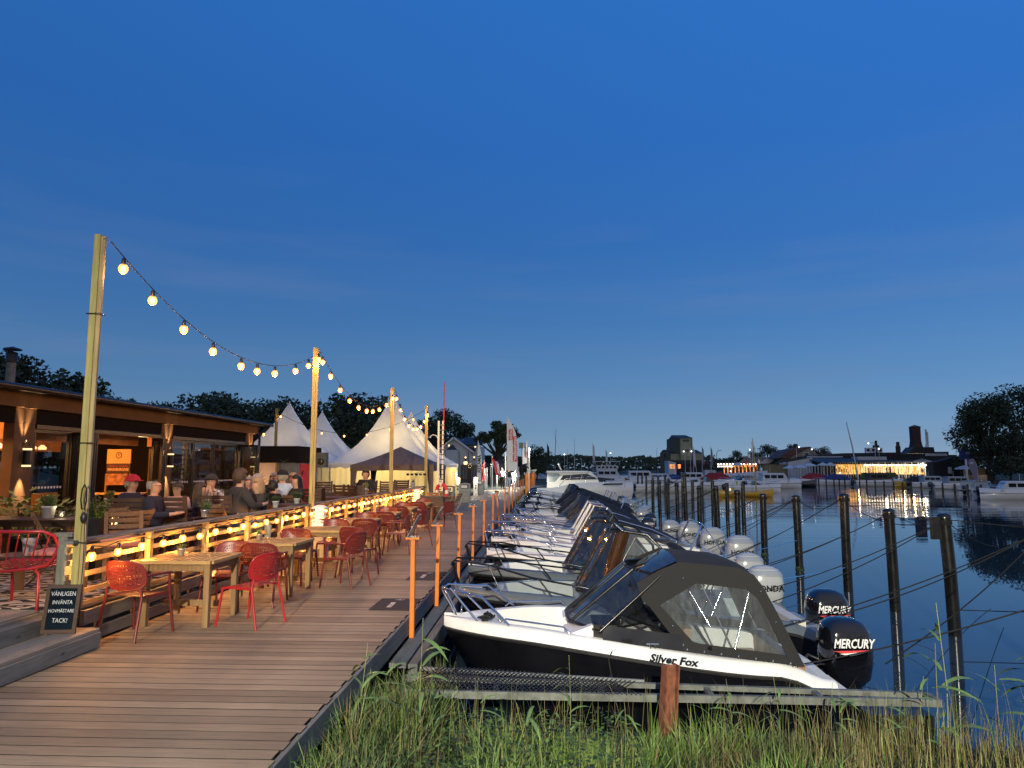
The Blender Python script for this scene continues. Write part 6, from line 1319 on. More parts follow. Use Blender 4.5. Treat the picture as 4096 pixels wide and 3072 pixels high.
# nearest boat: black hull, white deck, dark canopy
b1, hb1, zs1 = make_boat('motorboat', 'nearest motorboat with black hull, white deck and a dark canopy with clear windows', -1.30, 9.35, 4.56, 2.06, 1.12, .80, 'hull_black', 'deck_white', 'chrome', 'short', 'M', 'raked', esc=1.04, seatm='seat_brown')
L1 = 4.56
cv = MB()
def P1(x, y, z): return Vector((x, y, z))
def cring(x, z, hw, base, zb): return [P1(base, -hw_b, zb) for hw_b in ()]
# canopy roof: swept sheet from screen top to stern bow
rf = []
for x, z, hw in ((2.36, 1.66, .62), (2.62, 1.82, .68), (2.86, 1.93, .72), (3.2, 1.92, .74), (3.55, 1.87, .74), (3.72, 1.80, .74), (3.82, 1.66, .76), (3.98, 1.30, .82), (4.20, .88, .88)):
    rf.append([P1(x, hw * s_ * (1), z - .07 * abs(s_) ** 3) for s_ in (-1, -.85, -.5, 0, .5, .85, 1)])
top_ = MB().loft(rf[2:], 0, True, False).build('canopy', 'canvas_dark', b1)
MB().loft([[v + Vector((0, 0, .004)) for v in r_[1:6]] for r_ in rf[:3]], 0, True, False).build('canopy_window', 'screen_glass', top_)
for sg in (-1, 1):
    s = MB()
    def q(x, z, w=0): return P1(x, sg * (.74 + (1.92 - z) * .17 + w), z)
    s.add([q(2.36, 1.66), q(2.62, 1.80), q(2.86, 1.90), q(2.95, 1.76), q(2.42, 1.46)], [(0, 1, 2, 3, 4)])
    s.add([q(2.86, 1.90), q(3.55, 1.84), q(3.72, 1.76), q(3.62, 1.60), q(3.05, 1.66), q(2.95, 1.76)], [(0, 1, 2, 3, 4, 5)])
    s.add([q(3.72, 1.76), q(3.82, 1.62), q(3.98, 1.28), q(4.20, .78), q(4.05, .80), q(3.74, 1.5), q(3.62, 1.60)], [(0, 1, 2, 3, 4, 5, 6)])
    s.add([q(2.86, .93), q(4.05, .80), q(4.00, .90), q(2.98, 1.02)], [(0, 1, 2, 3)])
    s.add([q(2.42, 1.46), q(2.95, 1.76), q(3.05, 1.66), q(2.62, 1.42), q(2.98, 1.02), q(2.86, .93), q(2.5, 1.40)], [(0, 1, 2, 3, 6), (3, 4, 5, 6)])
    sd = s.build('canopy_side', 'canvas_dark', top_)
    MB().add([q(3.05, 1.66, -.004), q(3.62, 1.60, -.004), q(3.74, 1.5, -.004), q(4.00, .90, -.004), q(2.98, 1.02, -.004), q(2.62, 1.42, -.004)], [(0, 1, 2, 3, 4, 5)]).build('canopy_window', 'clear_vinyl', top_)
    MB().add([q(1.95, 1.20, .01), q(2.86, 1.10, .01), q(2.86, .93, .01), q(1.95, 1.03, .01)], [(0, 1, 2, 3)]).build('side_panel', 'hull_black', top_)
    st_ = MB()
    for a, b_ in ((q(3.12, 1.64, -.05), q(3.42, .94, -.03)), (q(3.66, 1.56, -.05), q(3.44, .94, -.03)), (q(3.0, 1.62, -.6), q(3.28, 1.1, -.5)), (q(3.5, 1.6, -.5), q(3.3, 1.2, -.5))): st_.tube([a, b_], .012, 6)
    st_.build('canopy_strut', 'chrome', top_)
    sn = MB()
    for k in range(7): sn.ball(q(2.9 + .19 * k, .955 - .022 * k, .012), .013, 0, 6, 4)
    for x, z in ((2.44, 1.44), (2.9, 1.72), (2.75, 1.2), (2.86, 1.0), (3.78, 1.58), (3.92, 1.25)): sn.ball(q(x, z, .012), .013, 0, 6, 4)
    sn.build('canopy_stud', 'chrome', top_)
MB().tube([(2.3, -.66, 1.62), (2.3, 0, 1.70), (2.3, .66, 1.62)], .02, 6).build('canopy_bow', 'black_rail', top_)
e_ = txt('Silver Fox', .115, (2.72, -1.035, .858), (PI / 2 - .42, 0, 0), 'slate', b1, shear=.25, bold=.004, sx=1.15); e_.rotation_euler.y = .10
# fender
o = thing('fender', 'black fender hanging from a line on the side of the nearest boat', 'fender', (-1.30 + 2.02, 8.24, WZ + .44))
MB().lathe([(0, -.30), (.06, -.28), (.088, -.2), (.09, .12), (.07, .20), (.025, .24), (.02, .29), (0, .29)], 14).build('body', 'black_gloss', o); MB().tube([(0, 0, .29), (-.02, .06, .42), (.06, .16, .56)], .009, 5).build('line', 'rope_dark', o)
make_boat('motorboat', 'dark grey motorboat with black rails and a tall brown curved screen corner', -1.42, 11.45, 5.5, 2.1, 1.14, .84, 'hull_black', 'hull_grey', 'black_rail', 'long', 'M', 'tall', inner='deck_grey', extra=('curved',), esc=1.04, seatm='seat_vinyl')
make_boat('motorboat', 'dark motorboat with black rails and pale bow well, third from the front', -1.46, 13.75, 5.3, 2.1, 1.16, .86, 'hull_black', 'hull_grey', 'black_rail', 'long', 'H', 'tall', inner='deck_white', extra=('folded', 'seats'), esc=1.05)
make_boat('motorboat', 'white decked black hulled boat with thick raked screen frames, fourth from the front', -1.32, 16.3, 5.6, 2.15, 1.16, .80, 'hull_black', 'deck_white', 'chrome', 'long', 'H', 'tall', extra=('seats', 'folded'), esc=1.0)
make_boat('motorboat', 'white motorboat with brown hull side and a folded tan seat, fifth from the front', -1.42, 19.0, 6.2, 2.2, 1.16, .84, 'hull_black', 'deck_white', 'chrome', 'long', 'H', 'tall', extra=('arch', 'folded', 'lightframe'), esc=1.15)
make_boat('motorboat', 'cream decked motorboat with pale framed windscreen, sixth from the front', -1.25, 21.5, 5.9, 2.15, 1.12, .80, 'hull_black', 'deck_cream', 'chrome', 'long', 'H', 'tall', extra=('aft', 'lightframe'), esc=1.15)
make_boat('motorboat', 'white motorboat with long dark framed windscreen, seventh from the front', -1.45, 23.9, 5.9, 2.15, 1.04, .78, 'hull_black', 'deck_white', 'chrome', 'long', 'H', 'raked', extra=('aft',), esc=1.15)
make_boat('motorboat', 'cream motorboat with dark screen and chrome pulpit, eighth from the front', -1.1, 26.3, 5.4, 2.15, 1.16, .84, 'hull_white', 'deck_cream', 'chrome', 'short', 'H', 'tall', extra=('aft',), esc=1.0)
make_boat('motorboat', 'grey boat with a dark hull and black rails, ninth from the front', -1.35, 28.7, 5.2, 2.1, 1.0, .74, 'hull_black', 'deck_grey', 'black_rail', 'short', 'M', 'raked', extra=('aft',), esc=.9)
make_boat('motorboat', 'white boat with black rails and black outboard cover, tenth from the front', -1.1, 31.2, 5.4, 2.1, 1.08, .78, 'hull_white', 'deck_white', 'black_rail', 'long', 'M', 'raked', extra=('cover',), esc=.9)
make_boat('motorboat', 'white boat with a bulky black cover, eleventh from the front', -1.0, 33.8, 5.3, 2.1, 1.0, .78, 'hull_grey', 'deck_white', 'black_rail', 'long', 'H', None, extra=('cover',))
make_boat('motorboat', 'white boat under a higher black cover, twelfth from the front', -1.0, 36.4, 5.8, 2.15, 1.12, .82, 'hull_white', 'deck_white', 'black_rail', 'long', 'H', None, extra=('cover', 'arch'))
make_boat('motorboat', 'white boat with black rails nearly hidden by covers, thirteenth from the front', -1.0, 39.2, 5.1, 2.1, 1.04, .8, 'hull_black', 'deck_grey', 'black_rail', 'long', 'M', None, extra=('cover',))
make_boat('motorboat', 'white boat with raised black canopy before the cabin cruiser', -1.0, 42.0, 5.8, 2.1, 1.12, .82, 'hull_white', 'deck_white', 'black_rail', 'long', 'H', 'tall', extra=('cover', 'arch'))
make_boat('motorboat', 'white open boat next to last before the cabin cruiser', -.9, 45.2, 5.6, 2.1, 1.1, .8, 'hull_white', 'deck_white', 'chrome', 'long', 'H', 'tall', extra=('arch',))
make_boat('motorboat', 'farthest white open boat right before the cabin cruiser', -.9, 48.6, 5.8, 2.1, 1.1, .8, 'hull_white', 'deck_white', 'chrome', 'long', 'M', 'raked')
# ============================================================= PILES, LINES, FINGER PONTOON, REEDS
PX = 7.35
PYs = [8.6, 11.1, 13.55, 15.75, 18.1, 21.4, 24.7, 28.0, 31.1, 34.8, 38.0, 40.4, 43.5, 46.5, 49.5]
PT = [.93, .90, .92, .88, 1.12, .95, .88, .90, .97, .9, 1.5, .92, .9, .95, .9]
plab = ['mooring pile outside the right edge', 'mooring pile just outside the right edge', 'nearest black mooring pile at the right with a dark stub on its side', 'second black mooring pile, touching the nearest black outboard', 'tallest near mooring pile with a blue line tied low', 'mooring pile with two blue lines and weed at the waterline', 'mooring pile above the big white outboards', 'mooring pile left of the yellow boat mast', 'mooring pile behind the chrome ski arch']
for k, (y_, zt) in enumerate(zip(PYs, PT)):
    o = thing('mooring_pile', plab[k] if k < 9 else 'far black mooring pile, %s of the row from the right edge' % ('tenth eleventh twelfth thirteenth fourteenth fifteenth'.split()[k - 9]), 'pile', (PX, y_, WZ), group='black mooring piles behind the motorboats')
    ln = [-.05, .03, -.06, -.02, .02, -.02, .02, .03][k % 8]; h_ = zt - WZ
    MB().tube([(0, 0, -1.0), (ln * .3, 0, h_ * .5), (ln, 0, h_)], .108, 14).build('pile', 'pile_black', o)
    MB().lathe([(.118, h_ - .04), (.118, h_ + .02), (.05, h_ + .05), (0, h_ + .05)], 14, (ln, 0, 0)).build('cap', 'pile_black', o)
    rr_ = MB()
    for j in range(3): rr_.tube([(ln + .122 * math.cos(a), .122 * math.sin(a), h_ - .08 - .028 * j + .01 * math.sin(a)) for a in [2 * PI * i / 12 for i in range(12)]], .011, 5, closed=True)
    rr_.build('rope_turns', 'rope_dark', o)
    if k == 2: MB().box(-.30, -.10, -.05, .05, h_ - .42, h_ - .02).build('bracket', 'dark_metal', o)
    if k in (5, 6): MB().lathe([(.112, .02), (.13, .05), (.125, .12), (.112, .16)], 10).build('weed', 'leaf_dark', o)
for k, (x_, y_) in enumerate(((10.3, 38), (10.3, 41.3), (10.3, 44.8), (10.3, 47.8), (10.4, 51.3), (10.6, 56), (11.7, 70.6), (11.7, 74.9), (11.7, 78.8), (11.7, 83.7), (11.8, 88), (11.8, 92))):
    o = thing('mooring_pile', 'black mooring pile of the second row, %s from the right' % ('first second third fourth fifth sixth seventh eighth ninth tenth eleventh twelfth'.split()[k]), 'pile', (x_, y_, WZ), group='second row of black mooring piles'); MB().tube([(0, 0, -1), (.02, 0, 2.13)], .11, 10).build('pile', 'pile_black', o)
def line(a, b_, sag, lab, m_='rope_dark', r=.009, grp='mooring lines to the piles', n=12):
    a = Vector(a); b_ = Vector(b_); o = MB().tube([p - a for p in catenary(a, b_, sag, n)], r, 5).build('mooring_line', m_, None, tuple(a)); o['label'] = lab; o['category'] = 'rope'; o['group'] = grp
BY = [9.35, 11.45, 13.75, 16.3, 19.0, 21.5, 23.9, 26.3, 28.7, 31.2, 33.8, 36.4, 39.2, 42.0, 45.2]
BL = [(-1.3, 4.56), (-1.42, 5.5), (-1.46, 5.3), (-1.32, 5.6), (-1.42, 6.2), (-1.25, 5.9), (-1.2, 5.7), (-1.25, 5.6), (-1.1, 5.5), (-1.1, 5.4), (-1, 5.6), (-1, 5.8), (-1, 5.6), (-1, 5.8), (-.9, 5.6)]
nm_ = ['nearest', 'second', 'third', 'fourth', 'fifth', 'sixth', 'seventh', 'eighth', 'ninth', 'tenth', 'eleventh', 'twelfth', 'thirteenth', 'fourteenth', 'fifteenth']
for k in range(15):
    bx = BL[k][0] + BL[k][1] * .93; zz = WZ + .78
    j0 = min(range(15), key=lambda j: abs(PYs[j] - (BY[k] - 1.4))); j1 = min(range(15), key=lambda j: abs(PYs[j] - (BY[k] + 1.3)))
    line((bx, BY[k] - .8, zz), (PX - .1, PYs[j0], PT[j0] - .1), .12, 'dark stern line from the %s motorboat to the nearer pile' % nm_[k]); 
    line((bx, BY[k] + .8, zz), (PX - .1, PYs[j1], PT[j1] - .1), .10, 'dark stern line from the %s motorboat to the farther pile' % nm_[k])
    jy = min(OY, key=lambda v: abs(v - (BY[k] + 1.0))); line((BL[k][0] + .35, BY[k] + .2, WZ + 1.06), (JR + .08, jy, -.42), .10, 'dark bow line from the %s motorboat to the orange post' % nm_[k], grp='bow lines to the orange posts')
line((PX, 18.1, -.62), (3.6, 14.9, -.55), .05, 'light blue line tied low on the tall near pile', 'rope_blue'); line((PX, 21.4, -.30), (3.4, 16.9, -.35), .04, 'light blue line tied to the pile with weed', 'rope_blue')
for a, b_, s_ in (((PX, 13.55, .85), (16, 6.0, 1.2), .3), ((PX, 11.1, .8), (4.0, 8.9, -.5), .1), ((PX, 13.55, .8), (11.5, 19, -.2), .1), ((PX, 15.75, .82), (13, 22, -.1), .2), ((PX, 18.1, 1.0), (PX, 13.55, .88), .32), ((PX, 21.4, .9), (PX, 18.1, 1.08), .30), ((PX, 13.55, -.75), (11.5, 13.2, -.72), .02)):
    line(a, b_, s_, 'thin dark line running on between the outer piles', grp='lines between the outer piles')
# tall wooden ski-arch like chrome frame seen over the white outboards is part of its boat

# finger pontoon
o = thing('finger_pontoon', 'galvanised finger pontoon with a mesh plate in front of the nearest boat', 'pontoon', (-1.40, 7.45, -.36))
def fz_(x): return -.02 * x
for yy, h_ in ((-.36, .085), (.16, .06)): MB().bar((0 if yy > 0 else .0, yy + (.0), 0), (5.1, -.05 + (yy * .45), -.06), .05, h_ * .8).build('beam', 'galvanised', o)
for k in range(5): MB().bar((.9 + 1.05 * k, -.34 + .05 * k, -.02 - .01 * k), (.9 + 1.05 * k, .16 - .03 * k, -.02 - .01 * k), .05, .04).build('cross_bar', 'galvanised', o)
gr = MB(); 
for k in range(46):
    x = .02 + .045 * k; w = .50 * (1 - max(0, (k - 10) / 36) * .55)
    for s_ in (1, -1):
        gr.bar((x, -.33 if s_ > 0 else w - .10, .045 - .003 * k * .3), (x + .26, (w - .10) if s_ > 0 else -.33, .045 - .003 * k * .3), .007, .007)
gr.build('mesh_plate', 'dark_metal', o, kind='stuff'); MB().bar((0, .42, .02), (2.4, .16, -.01), .03, .035).build('beam', 'steel_grey', o)
MB().box(4.5, 5.1, -.16, .1, -.62, -.2).build('float', 'black_plastic', o)
MB().bar((5.12, -.24, -.06), (5.12, .05, -.06), .05, .07).build('end_bar', 'galvanised', o)
# rusty steel sheet-pile post
o = thing('steel_post', 'rusty leaning steel beam standing in the reeds before the nearest boat', 'post', (1.02, 6.62, -1.05)); tl_ = Vector((.10, .0, 1.10))
b_ = MB()
for sx_, w_ in ((-.058, .012), (.058, .012)): b_.bar(Vector((sx_, 0, 0)), Vector((sx_, 0, 0)) + tl_, .10, .014, up=(1, 0, 0))
b_.bar((0, 0, 0), tl_, .012, .11, up=(1, 0, 0)); b_.build('beam', 'rust', o).rotation_euler = (0, 0, .35)

# ---- vegetation
pm('grass_green', (.040, .080, .015), .6, var=.35, scale=3, objvar=0); pm('grass_lime', (.095, .165, .025), .6, var=.3, scale=3); pm('grass_dry', (.14, .11, .042), .7, var=.3, scale=3); pm('grass_dark', (.018, .034, .010), .6, var=.4, scale=3); pm('reed_leaf', (.12, .20, .055), .5, var=.3, scale=4); pm('reed_stem', (.26, .27, .10), .6, var=.3, scale=4)
VV = []; FF = []; MM = []
def blade(x, y, z, h, w, lean, ang, mi, bend=1.0, seg=3):
    o_ = len(VV); ca, sa = math.cos(ang), math.sin(ang); px_, py_ = -sa * w / 2, ca * w / 2
    if random.random() < .5: px_, py_ = w / 2, 0
    for i in range(seg):
        u = i / seg; d = lean * (u ** (1 + bend)); k = 1 - .55 * u; VV.append((x + ca * d - px_ * k, y + sa * d - py_ * k, z + h * u * (1 - .12 * lean * u))); VV.append((x + ca * d + px_ * k, y + sa * d + py_ * k, z + h * u * (1 - .12 * lean * u)))
    VV.append((x + ca * lean, y + sa * lean, z + h * (1 - .3 * abs(lean))))
    for i in range(seg - 1): FF.append((o_ + 2 * i, o_ + 2 * i + 1, o_ + 2 * i + 3, o_ + 2 * i + 2)); MM.append(mi)
    FF.append((o_ + 2 * seg - 2, o_ + 2 * seg - 1, o_ + 2 * seg)); MM.append(mi)
rd = random.Random(12); random.seed(3)
def gh(x, y): return hgt(x, y) + .02
for c_ in range(2500):   # tufts: each with its own kind, height and lean
    cy = 3.8 + 3.55 * rd.random() ** .85; cx = -1.70 + (2.3 + cy * .85) * rd.random() ** 1.05
    d2 = noise.noise((cx * .5, cy * .6, 7)); d = noise.noise((cx * .9, cy * .9, 1))
    if rd.random() > smooth(7.35, 6.5, cy + .3 * d) + .04: continue
    if cx > 3.0 and rd.random() < .35: continue
    lime = -.6 < cx < 1.9 and d2 > -.2 and cy < 6.5
    kind = 1 if lime and rd.random() < .75 else (2 if rd.random() < (.08 if cx < .4 else .36) else (0 if rd.random() < (.5 if cx < 2 else .25) else 3))
    th = (.17 + .12 * d + (.09 if kind == 1 else 0)) * rd.uniform(.5, 1.5) * (1.8 if cx < -1.0 else 1) * (.8 if cx > 2.6 else 1); tr = rd.uniform(.05, .15); la, lm = rd.uniform(0, 6.28), rd.uniform(0, .12)
    for k in range(int(rd.uniform(18, 46))):
        a = rd.uniform(0, 6.28); q_ = tr * rd.random() ** .6; x, y = cx + q_ * math.cos(a), cy + q_ * math.sin(a)
        if x < -1.66: continue
        h = max(.05, th * rd.uniform(.4, 1.2)); ln_ = rd.uniform(.1, .75) * h; mi = kind if rd.random() < .8 else rd.choice([0, 2, 3])
        blade(x, y, gh(x, y) - .02, h, rd.uniform(.004, .011) * (1.3 if kind == 1 else 1), ln_, a + rd.uniform(-.6, .6) if rd.random() < .7 else la, mi, rd.uniform(.3, 1.6), 4)
for c_ in range(150):   # rank grass leaning against the jetty edge
    cx, cy = rd.uniform(-1.62, -1.0), rd.uniform(4.2, 8.3); z0 = max(gh(cx, cy), -.95)
    for k in range(22): blade(cx + rd.uniform(-.06, .06), cy + rd.uniform(-.08, .08), z0, rd.uniform(.25, .75) * (1 if cy > 5.5 else .7), rd.uniform(.005, .012), rd.uniform(.03, .4), rd.uniform(0, 6.28), rd.choice([0, 0, 1, 3, 2]), rd.uniform(.5, 1.6), 4)
for k in range(16000):   # low dark undergrowth and fallen, crossing blades
    y = 3.8 + 3.6 * rd.random(); x = -1.66 + (2.3 + y * .85) * rd.random(); h = rd.uniform(.03, .16)
    blade(x, y, gh(x, y) - .01 + (rd.uniform(.02, .12) if k % 4 == 0 else 0), h, .007, rd.uniform(.05, .30), rd.uniform(0, 6.28), 3 if rd.random() < .6 else (2 if rd.random() < .5 else 0), .5, 3)
for k in range(1300):   # tall thin straws
    y = 4.6 + 2.9 * rd.random(); x = -1.5 + 9.0 * rd.random() ** .95; h = rd.uniform(.4, .85) * (.9 if x < 2 else 1)
    blade(x, y, gh(x, y) - .02, h, .0045, rd.uniform(-.1, .4) * h, rd.uniform(0, 6.28), 2 if rd.random() < .6 else 1, 1.2, 5)
for k in range(1700):   # cut reed stubble on the right
    y = 5.2 + 2.4 * rd.random(); x = 2.0 + 6 * rd.random(); h = rd.uniform(.15, .55)
    blade(x, y, gh(x, y) - .03, h, .009, rd.uniform(0, .1), rd.uniform(0, 6.28), 2 if rd.random() < .75 else 4, 1, 2)
for k in range(6500):   # broad weed leaves low on the left
    y = 3.8 + 3.3 * rd.random(); x = -1.66 + 2.4 * rd.random() ** 1.5; z0 = gh(x, y) + rd.uniform(.0, .36); a = rd.uniform(0, 6.28); s_ = rd.uniform(.025, .06); t_ = rd.uniform(-.3, .5); c = Vector((x, y, z0)); d = Vector((math.cos(a), math.sin(a), t_)).normalized() * s_; w_ = d.cross(Vector((0, 0, 1))) * .38
    o_ = len(VV); VV.extend([tuple(c), tuple(c + d * .45 + w_), tuple(c + d), tuple(c + d * .45 - w_)]); FF.append((o_, o_ + 1, o_ + 2, o_ + 3)); MM.append(rd.choice([0, 0, 3, 1]))
me = bpy.data.meshes.new('grass'); me.from_pydata(VV, [], FF)
for m_ in ('grass_green', 'grass_lime', 'grass_dry', 'grass_dark', 'reed_stem'): me.materials.append(MATS[m_])
me.polygons.foreach_set('material_index', MM); me.update(); ob('grass', me, kind='stuff')
# individual reeds with long leaves
def reed_mesh(seed, h, nl):
    rd = random.Random(seed); st = MB(); st.tube([(0, 0, -.1), (.03 * rd.uniform(-1, 1), .02, h * .5), (.12 * rd.uniform(-1, 1), .0, h)], .0045, 4, r2=.002); lf = MB()
    for k in range(nl):
        z = h * (.25 + .7 * k / nl); a = rd.uniform(0, 6.28) if k % 2 else rd.uniform(0, 6.28); Ln = rd.uniform(.22, .42); el = rd.uniform(.1, .9); dx, dy = math.cos(a), math.sin(a); r0, r1 = [], []; nn_ = 6
        for j in range(nn_ + 1):
            u = j / nn_; w = .016 * math.sin(PI * min(1, .12 + u * .9)) ** .7 * (1 if u < .95 else .2); c = Vector((dx * Ln * u * math.cos(el * (1 - .5 * u)), dy * Ln * u * math.cos(el * (1 - .5 * u)), z + Ln * (math.sin(el) * u - .55 * u * u))); pp = Vector((-dy, dx, .25)) * w; r0.append(c - pp); r1.append(c + pp)
        lf.loft([r0, r1], 0, True, False)
    return st.mesh('stem', 'reed_stem'), lf.mesh('leaves', 'reed_leaf')
rk = [reed_mesh(s_, h_, n_) for s_, h_, n_ in ((1, .95, 7), (2, .80, 6), (3, 1.1, 8), (4, .7, 6), (5, .9, 9))]
spots = [(-1.5, 6.9), (-1.45, 7.5), (-1.3, 7.9), (-1.2, 6.6), (-1.55, 6.2), (-1.4, 5.6), (-.95, 6.3), (-1.0, 5.95), (-1.25, 7.2), (-1.35, 7.6), (-.55, 6.2), (.05, 6.3), (.2, 6.5), (-.15, 5.7), (.65, 6.1), (-1.5, 8.1), (2.6, 6.9), (2.75, 7.1), (3.0, 6.8), (2.1, 6.8), (2.35, 7.1), (3.5, 6.9), (3.7, 7.1), (4.1, 6.9), (4.3, 6.7), (4.5, 7.0), (4.75, 6.8), (4.9, 7.2), (5.1, 6.9), (5.3, 6.6), (5.5, 7.0), (5.0, 6.4), (4.6, 6.3), (1.5, 6.9), (1.65, 6.7), (3.25, 6.6), (5.7, 7.2), (5.2, 7.3), (4.0, 7.3), (2.9, 7.2), (6.0, 7.1)]
for k, (x, y) in enumerate(spots):
    w_ = 'by the jetty edge' if x < -.4 else ('in front of the nearest boat' if x < 2 else ('before the nearest black outboard' if x < 4 else 'at the lower right in front of the piles'))
    o = thing('reed', 'green reed with long drooping leaves ' + w_, 'reed', (x, y, gh(x, y)), rd.uniform(0, 6.28), group='reeds ' + w_); s_ = rd.uniform(.8, 1.15) * (1.25 if x > 3.4 else (.95 if x < -.9 else .75)); o.scale = (s_, s_, s_)
    a, b_ = rk[k % 5]; ob('stem', a, o); ob('leaves', b_, o)
rd2 = random.Random(8)
for k in range(40):
    x, y = -1.55 + 1.3 * (k % 13) / 13 + rd2.uniform(-.08, .08) + (1.4 if 13 <= k < 26 else 0), rd2.uniform(4.6, 7.4); o = thing('weed_plant', 'small leafy green weed in the grass bank beside the jetty', 'plant', (x, y, gh(x, y)), rd2.uniform(0, 6), group='leafy weeds in the grass bank'); plant_mb(.14, rd2.uniform(.2, .38), 9, rd2.uniform(.05, .08), k, .3, up=.4).build('leaves', 'grass_green' if k % 3 else 'grass_lime', o)
# the flood lamp's mast behind the camera
o = thing('flood_lamp', 'tall quay flood lamp behind the viewer lighting boats and reeds', 'lamp', (FLOOD[0], FLOOD[1], -.05)); MB().tube([(0, 0, 0), (0, 0, FLOOD[2] - .02)], .06, 8).build('pole', 'zinc', o); MB().box(-.2, .2, -.12, .16, FLOOD[2] + .06, FLOOD[2] + .22).build('housing', 'dark_metal', o)
MB().box(-1.9, 1.9, 0, 0.01, 0, .01) if 0 else None
# ============================================================= FAR SIDE OF THE HARBOUR
def fx(px, Y_): return px_at(px, Y_)
def fz(py, Y_): return 1.8 + (1870 - py) * Y_ / 2841
pm('far_white', (.52, .55, .60), .5, var=.08, scale=1); pm('far_wall', (.24, .22, .19), .8, var=.15, scale=.6); pm('far_dark', (.018, .018, .022), .8, var=.3, scale=.6); pm('silo_green', (.30, .31, .20), .8, var=.12, scale=.5); pm('silo_edge', (.085, .09, .07), .8); pm('tile_brown', (.10, .045, .035), .7, var=.25, scale=1); pm('yellow_wall', (.22, .18, .10), .8, var=.1)
pm('quay_stone', (.10, .10, .10), .85, var=.3, scale=.5)
emis('window_lit', (1, .50, .12), 1.5, False); emis('window_pale', (1, .70, .30), 1.5, False); emis('bulb_white', (1, .88, .74), 12, False); emis('stall_lit', (1, .36, .10), .6, False)
for mn_, sc_ in (('window_lit', 1.4), ('window_pale', 1.4), ('stall_lit', 1.2)):
    t = MATS[mn_].node_tree; b = t.nodes['Principled BSDF']; co = t.nodes.new('ShaderNodeTexCoord'); mp = t.nodes.new('ShaderNodeMapping'); mp.inputs['Scale'].default_value = (3, 3, 1.6); ns = t.nodes.new('ShaderNodeTexNoise'); ns.inputs['Scale'].default_value = sc_; ns.inputs['Detail'].default_value = 5; mr = t.nodes.new('ShaderNodeMapRange'); mr.inputs[1].default_value = .36; mr.inputs[2].default_value = .62; mr.inputs[3].default_value = .12; mr.inputs[4].default_value = 1.5
    t.links.new(co.outputs['Object'], mp.inputs[0]); t.links.new(mp.outputs[0], ns.inputs[0]); t.links.new(ns.outputs['Fac'], mr.inputs[0]); t.links.new(mr.outputs[0], b.inputs['Emission Strength'])
MB().box(-30, 430, 130.5, 132, -1.6, -.28).build('far_quay', 'quay_stone', None, kind='structure')
wd = MB(); rd = random.Random(4)
for k in range(9000):
    x = rd.uniform(-40, 230); y_ = rd.uniform(300, 330); top = 5.2 + 2.2 * noise.noise((x * .05, 0, 3)) + 1.6 * noise.noise((x * .18, 0, 8)) + (1.2 if x < 55 else 0); z = top * rd.random() ** .6; s_ = .75; a = rd.uniform(0, 3)
    wd.add([(x - s_ * math.cos(a), y_ - s_ * math.sin(a), z - s_ * .5), (x + s_ * math.cos(a), y_, z - s_ * .3), (x + s_ * .6, y_ + s_ * math.sin(a), z + s_ * .6), (x - s_ * .7, y_, z + s_ * .5)], [(0, 1, 2, 3)])
wd.build('far_wood', 'leaf_tree', None, kind='stuff')
GT = 'trees on the far side of the harbour'
for px, yt, Y_, k, w_, lab in ((2953, 1797, 190, 0, .75, 'round dark tree left of the mast with pennants'), (3010, 1812, 200, 1, .9, 'dark tree behind the pennants mast'), (3075, 1786, 185, 2, 1.1, 'broad dark tree right of the pennants mast'), (3130, 1800, 200, 0, .9, 'dark tree left of the brown gabled house'), (3170, 1785, 210, 1, .6, 'small treetop over the brown roof'), (3290, 1795, 200, 2, .9, 'dark trees right of the brown gabled house'), (2890, 1842, 230, 1, 1.3, 'low round tree left of the lit stalls'), (3330, 1818, 220, 0, 1.0, 'low treetop over the long dark roof')):
    tree(px, yt, Y_, lab, k, w_, -.4, GT)
bigtree(3960, 1592, 118, 'huge dark tree at the right overhanging the dark boathouse', 5.6, 41, 9000, .26, .12, 26, -.4)
bigtree(4120, 1545, 122, 'tallest dark tree cut by the right picture edge', 6.4, 42, 9000, .26, .1, 26, -.4)
bigtree(3885, 1690, 121, 'lower dark bough tree leaning left over the blue sign', 3.4, 43, 4000, .24, .1, 16, -.4)
bigtree(4040, 1720, 114, 'dark tree filling under the tall ones near the moored cabin boat', 4.0, 44, 5000, .24, .05, 18, -.4)
# silo
Y_ = 165; ox = fx(2640, Y_); o = thing('grain_silo', 'greenish grain silo building with a tall square tower on the far shore', 'building', (ox, Y_, -.4))
def qx(px): return fx(px, 165) - ox
def qz(py): return fz(py, 165) + .4
MB().prism([(qx(2641), 0, 0), (qx(2674), -2, 0), (qx(2674), -2, qz(1815)), (qx(2657), -1, qz(1800)), (qx(2641), 0, qz(1815))], (2, 6, 0)).build('side_wall', 'silo_edge', o)
MB().box(qx(2674), qx(2806), -2, 5, 0, qz(1816)).build('wall', 'silo_green', o); MB().prism([(qx(2672), -2.1, qz(1816)), (qx(2657), 1.5, qz(1800)), (qx(2657), 6, qz(1814))], (qx(2808) - qx(2672), 0, 0)).build('roof', 'roof_dark', o)
MB().box(qx(2713), qx(2762), -2.6, 3, 0, qz(1756)).build('tower', 'silo_green', o); MB().prism([(qx(2681), 0, qz(1818)), (qx(2712), -2.59, qz(1818)), (qx(2712), -2.59, qz(1756)), (qx(2681), 0, qz(1757))], (0.0, 4, 0)).build('tower_side', 'silo_edge', o)
MB().prism([(qx(2679), 0, qz(1757)), (qx(2712), -2.8, qz(1756)), (qx(2765), -2.8, qz(1756)), (qx(2748), 1, qz(1742)), (qx(2694), 1, qz(1742))], (0, .5, 0)).build('roof', 'roof_dark', o)
for py in (1766, 1804): MB().box(qx(2725), qx(2750), -2.66, -2.61, qz(py + 4), qz(py - 4)).build('louvre', 'silo_edge', o)
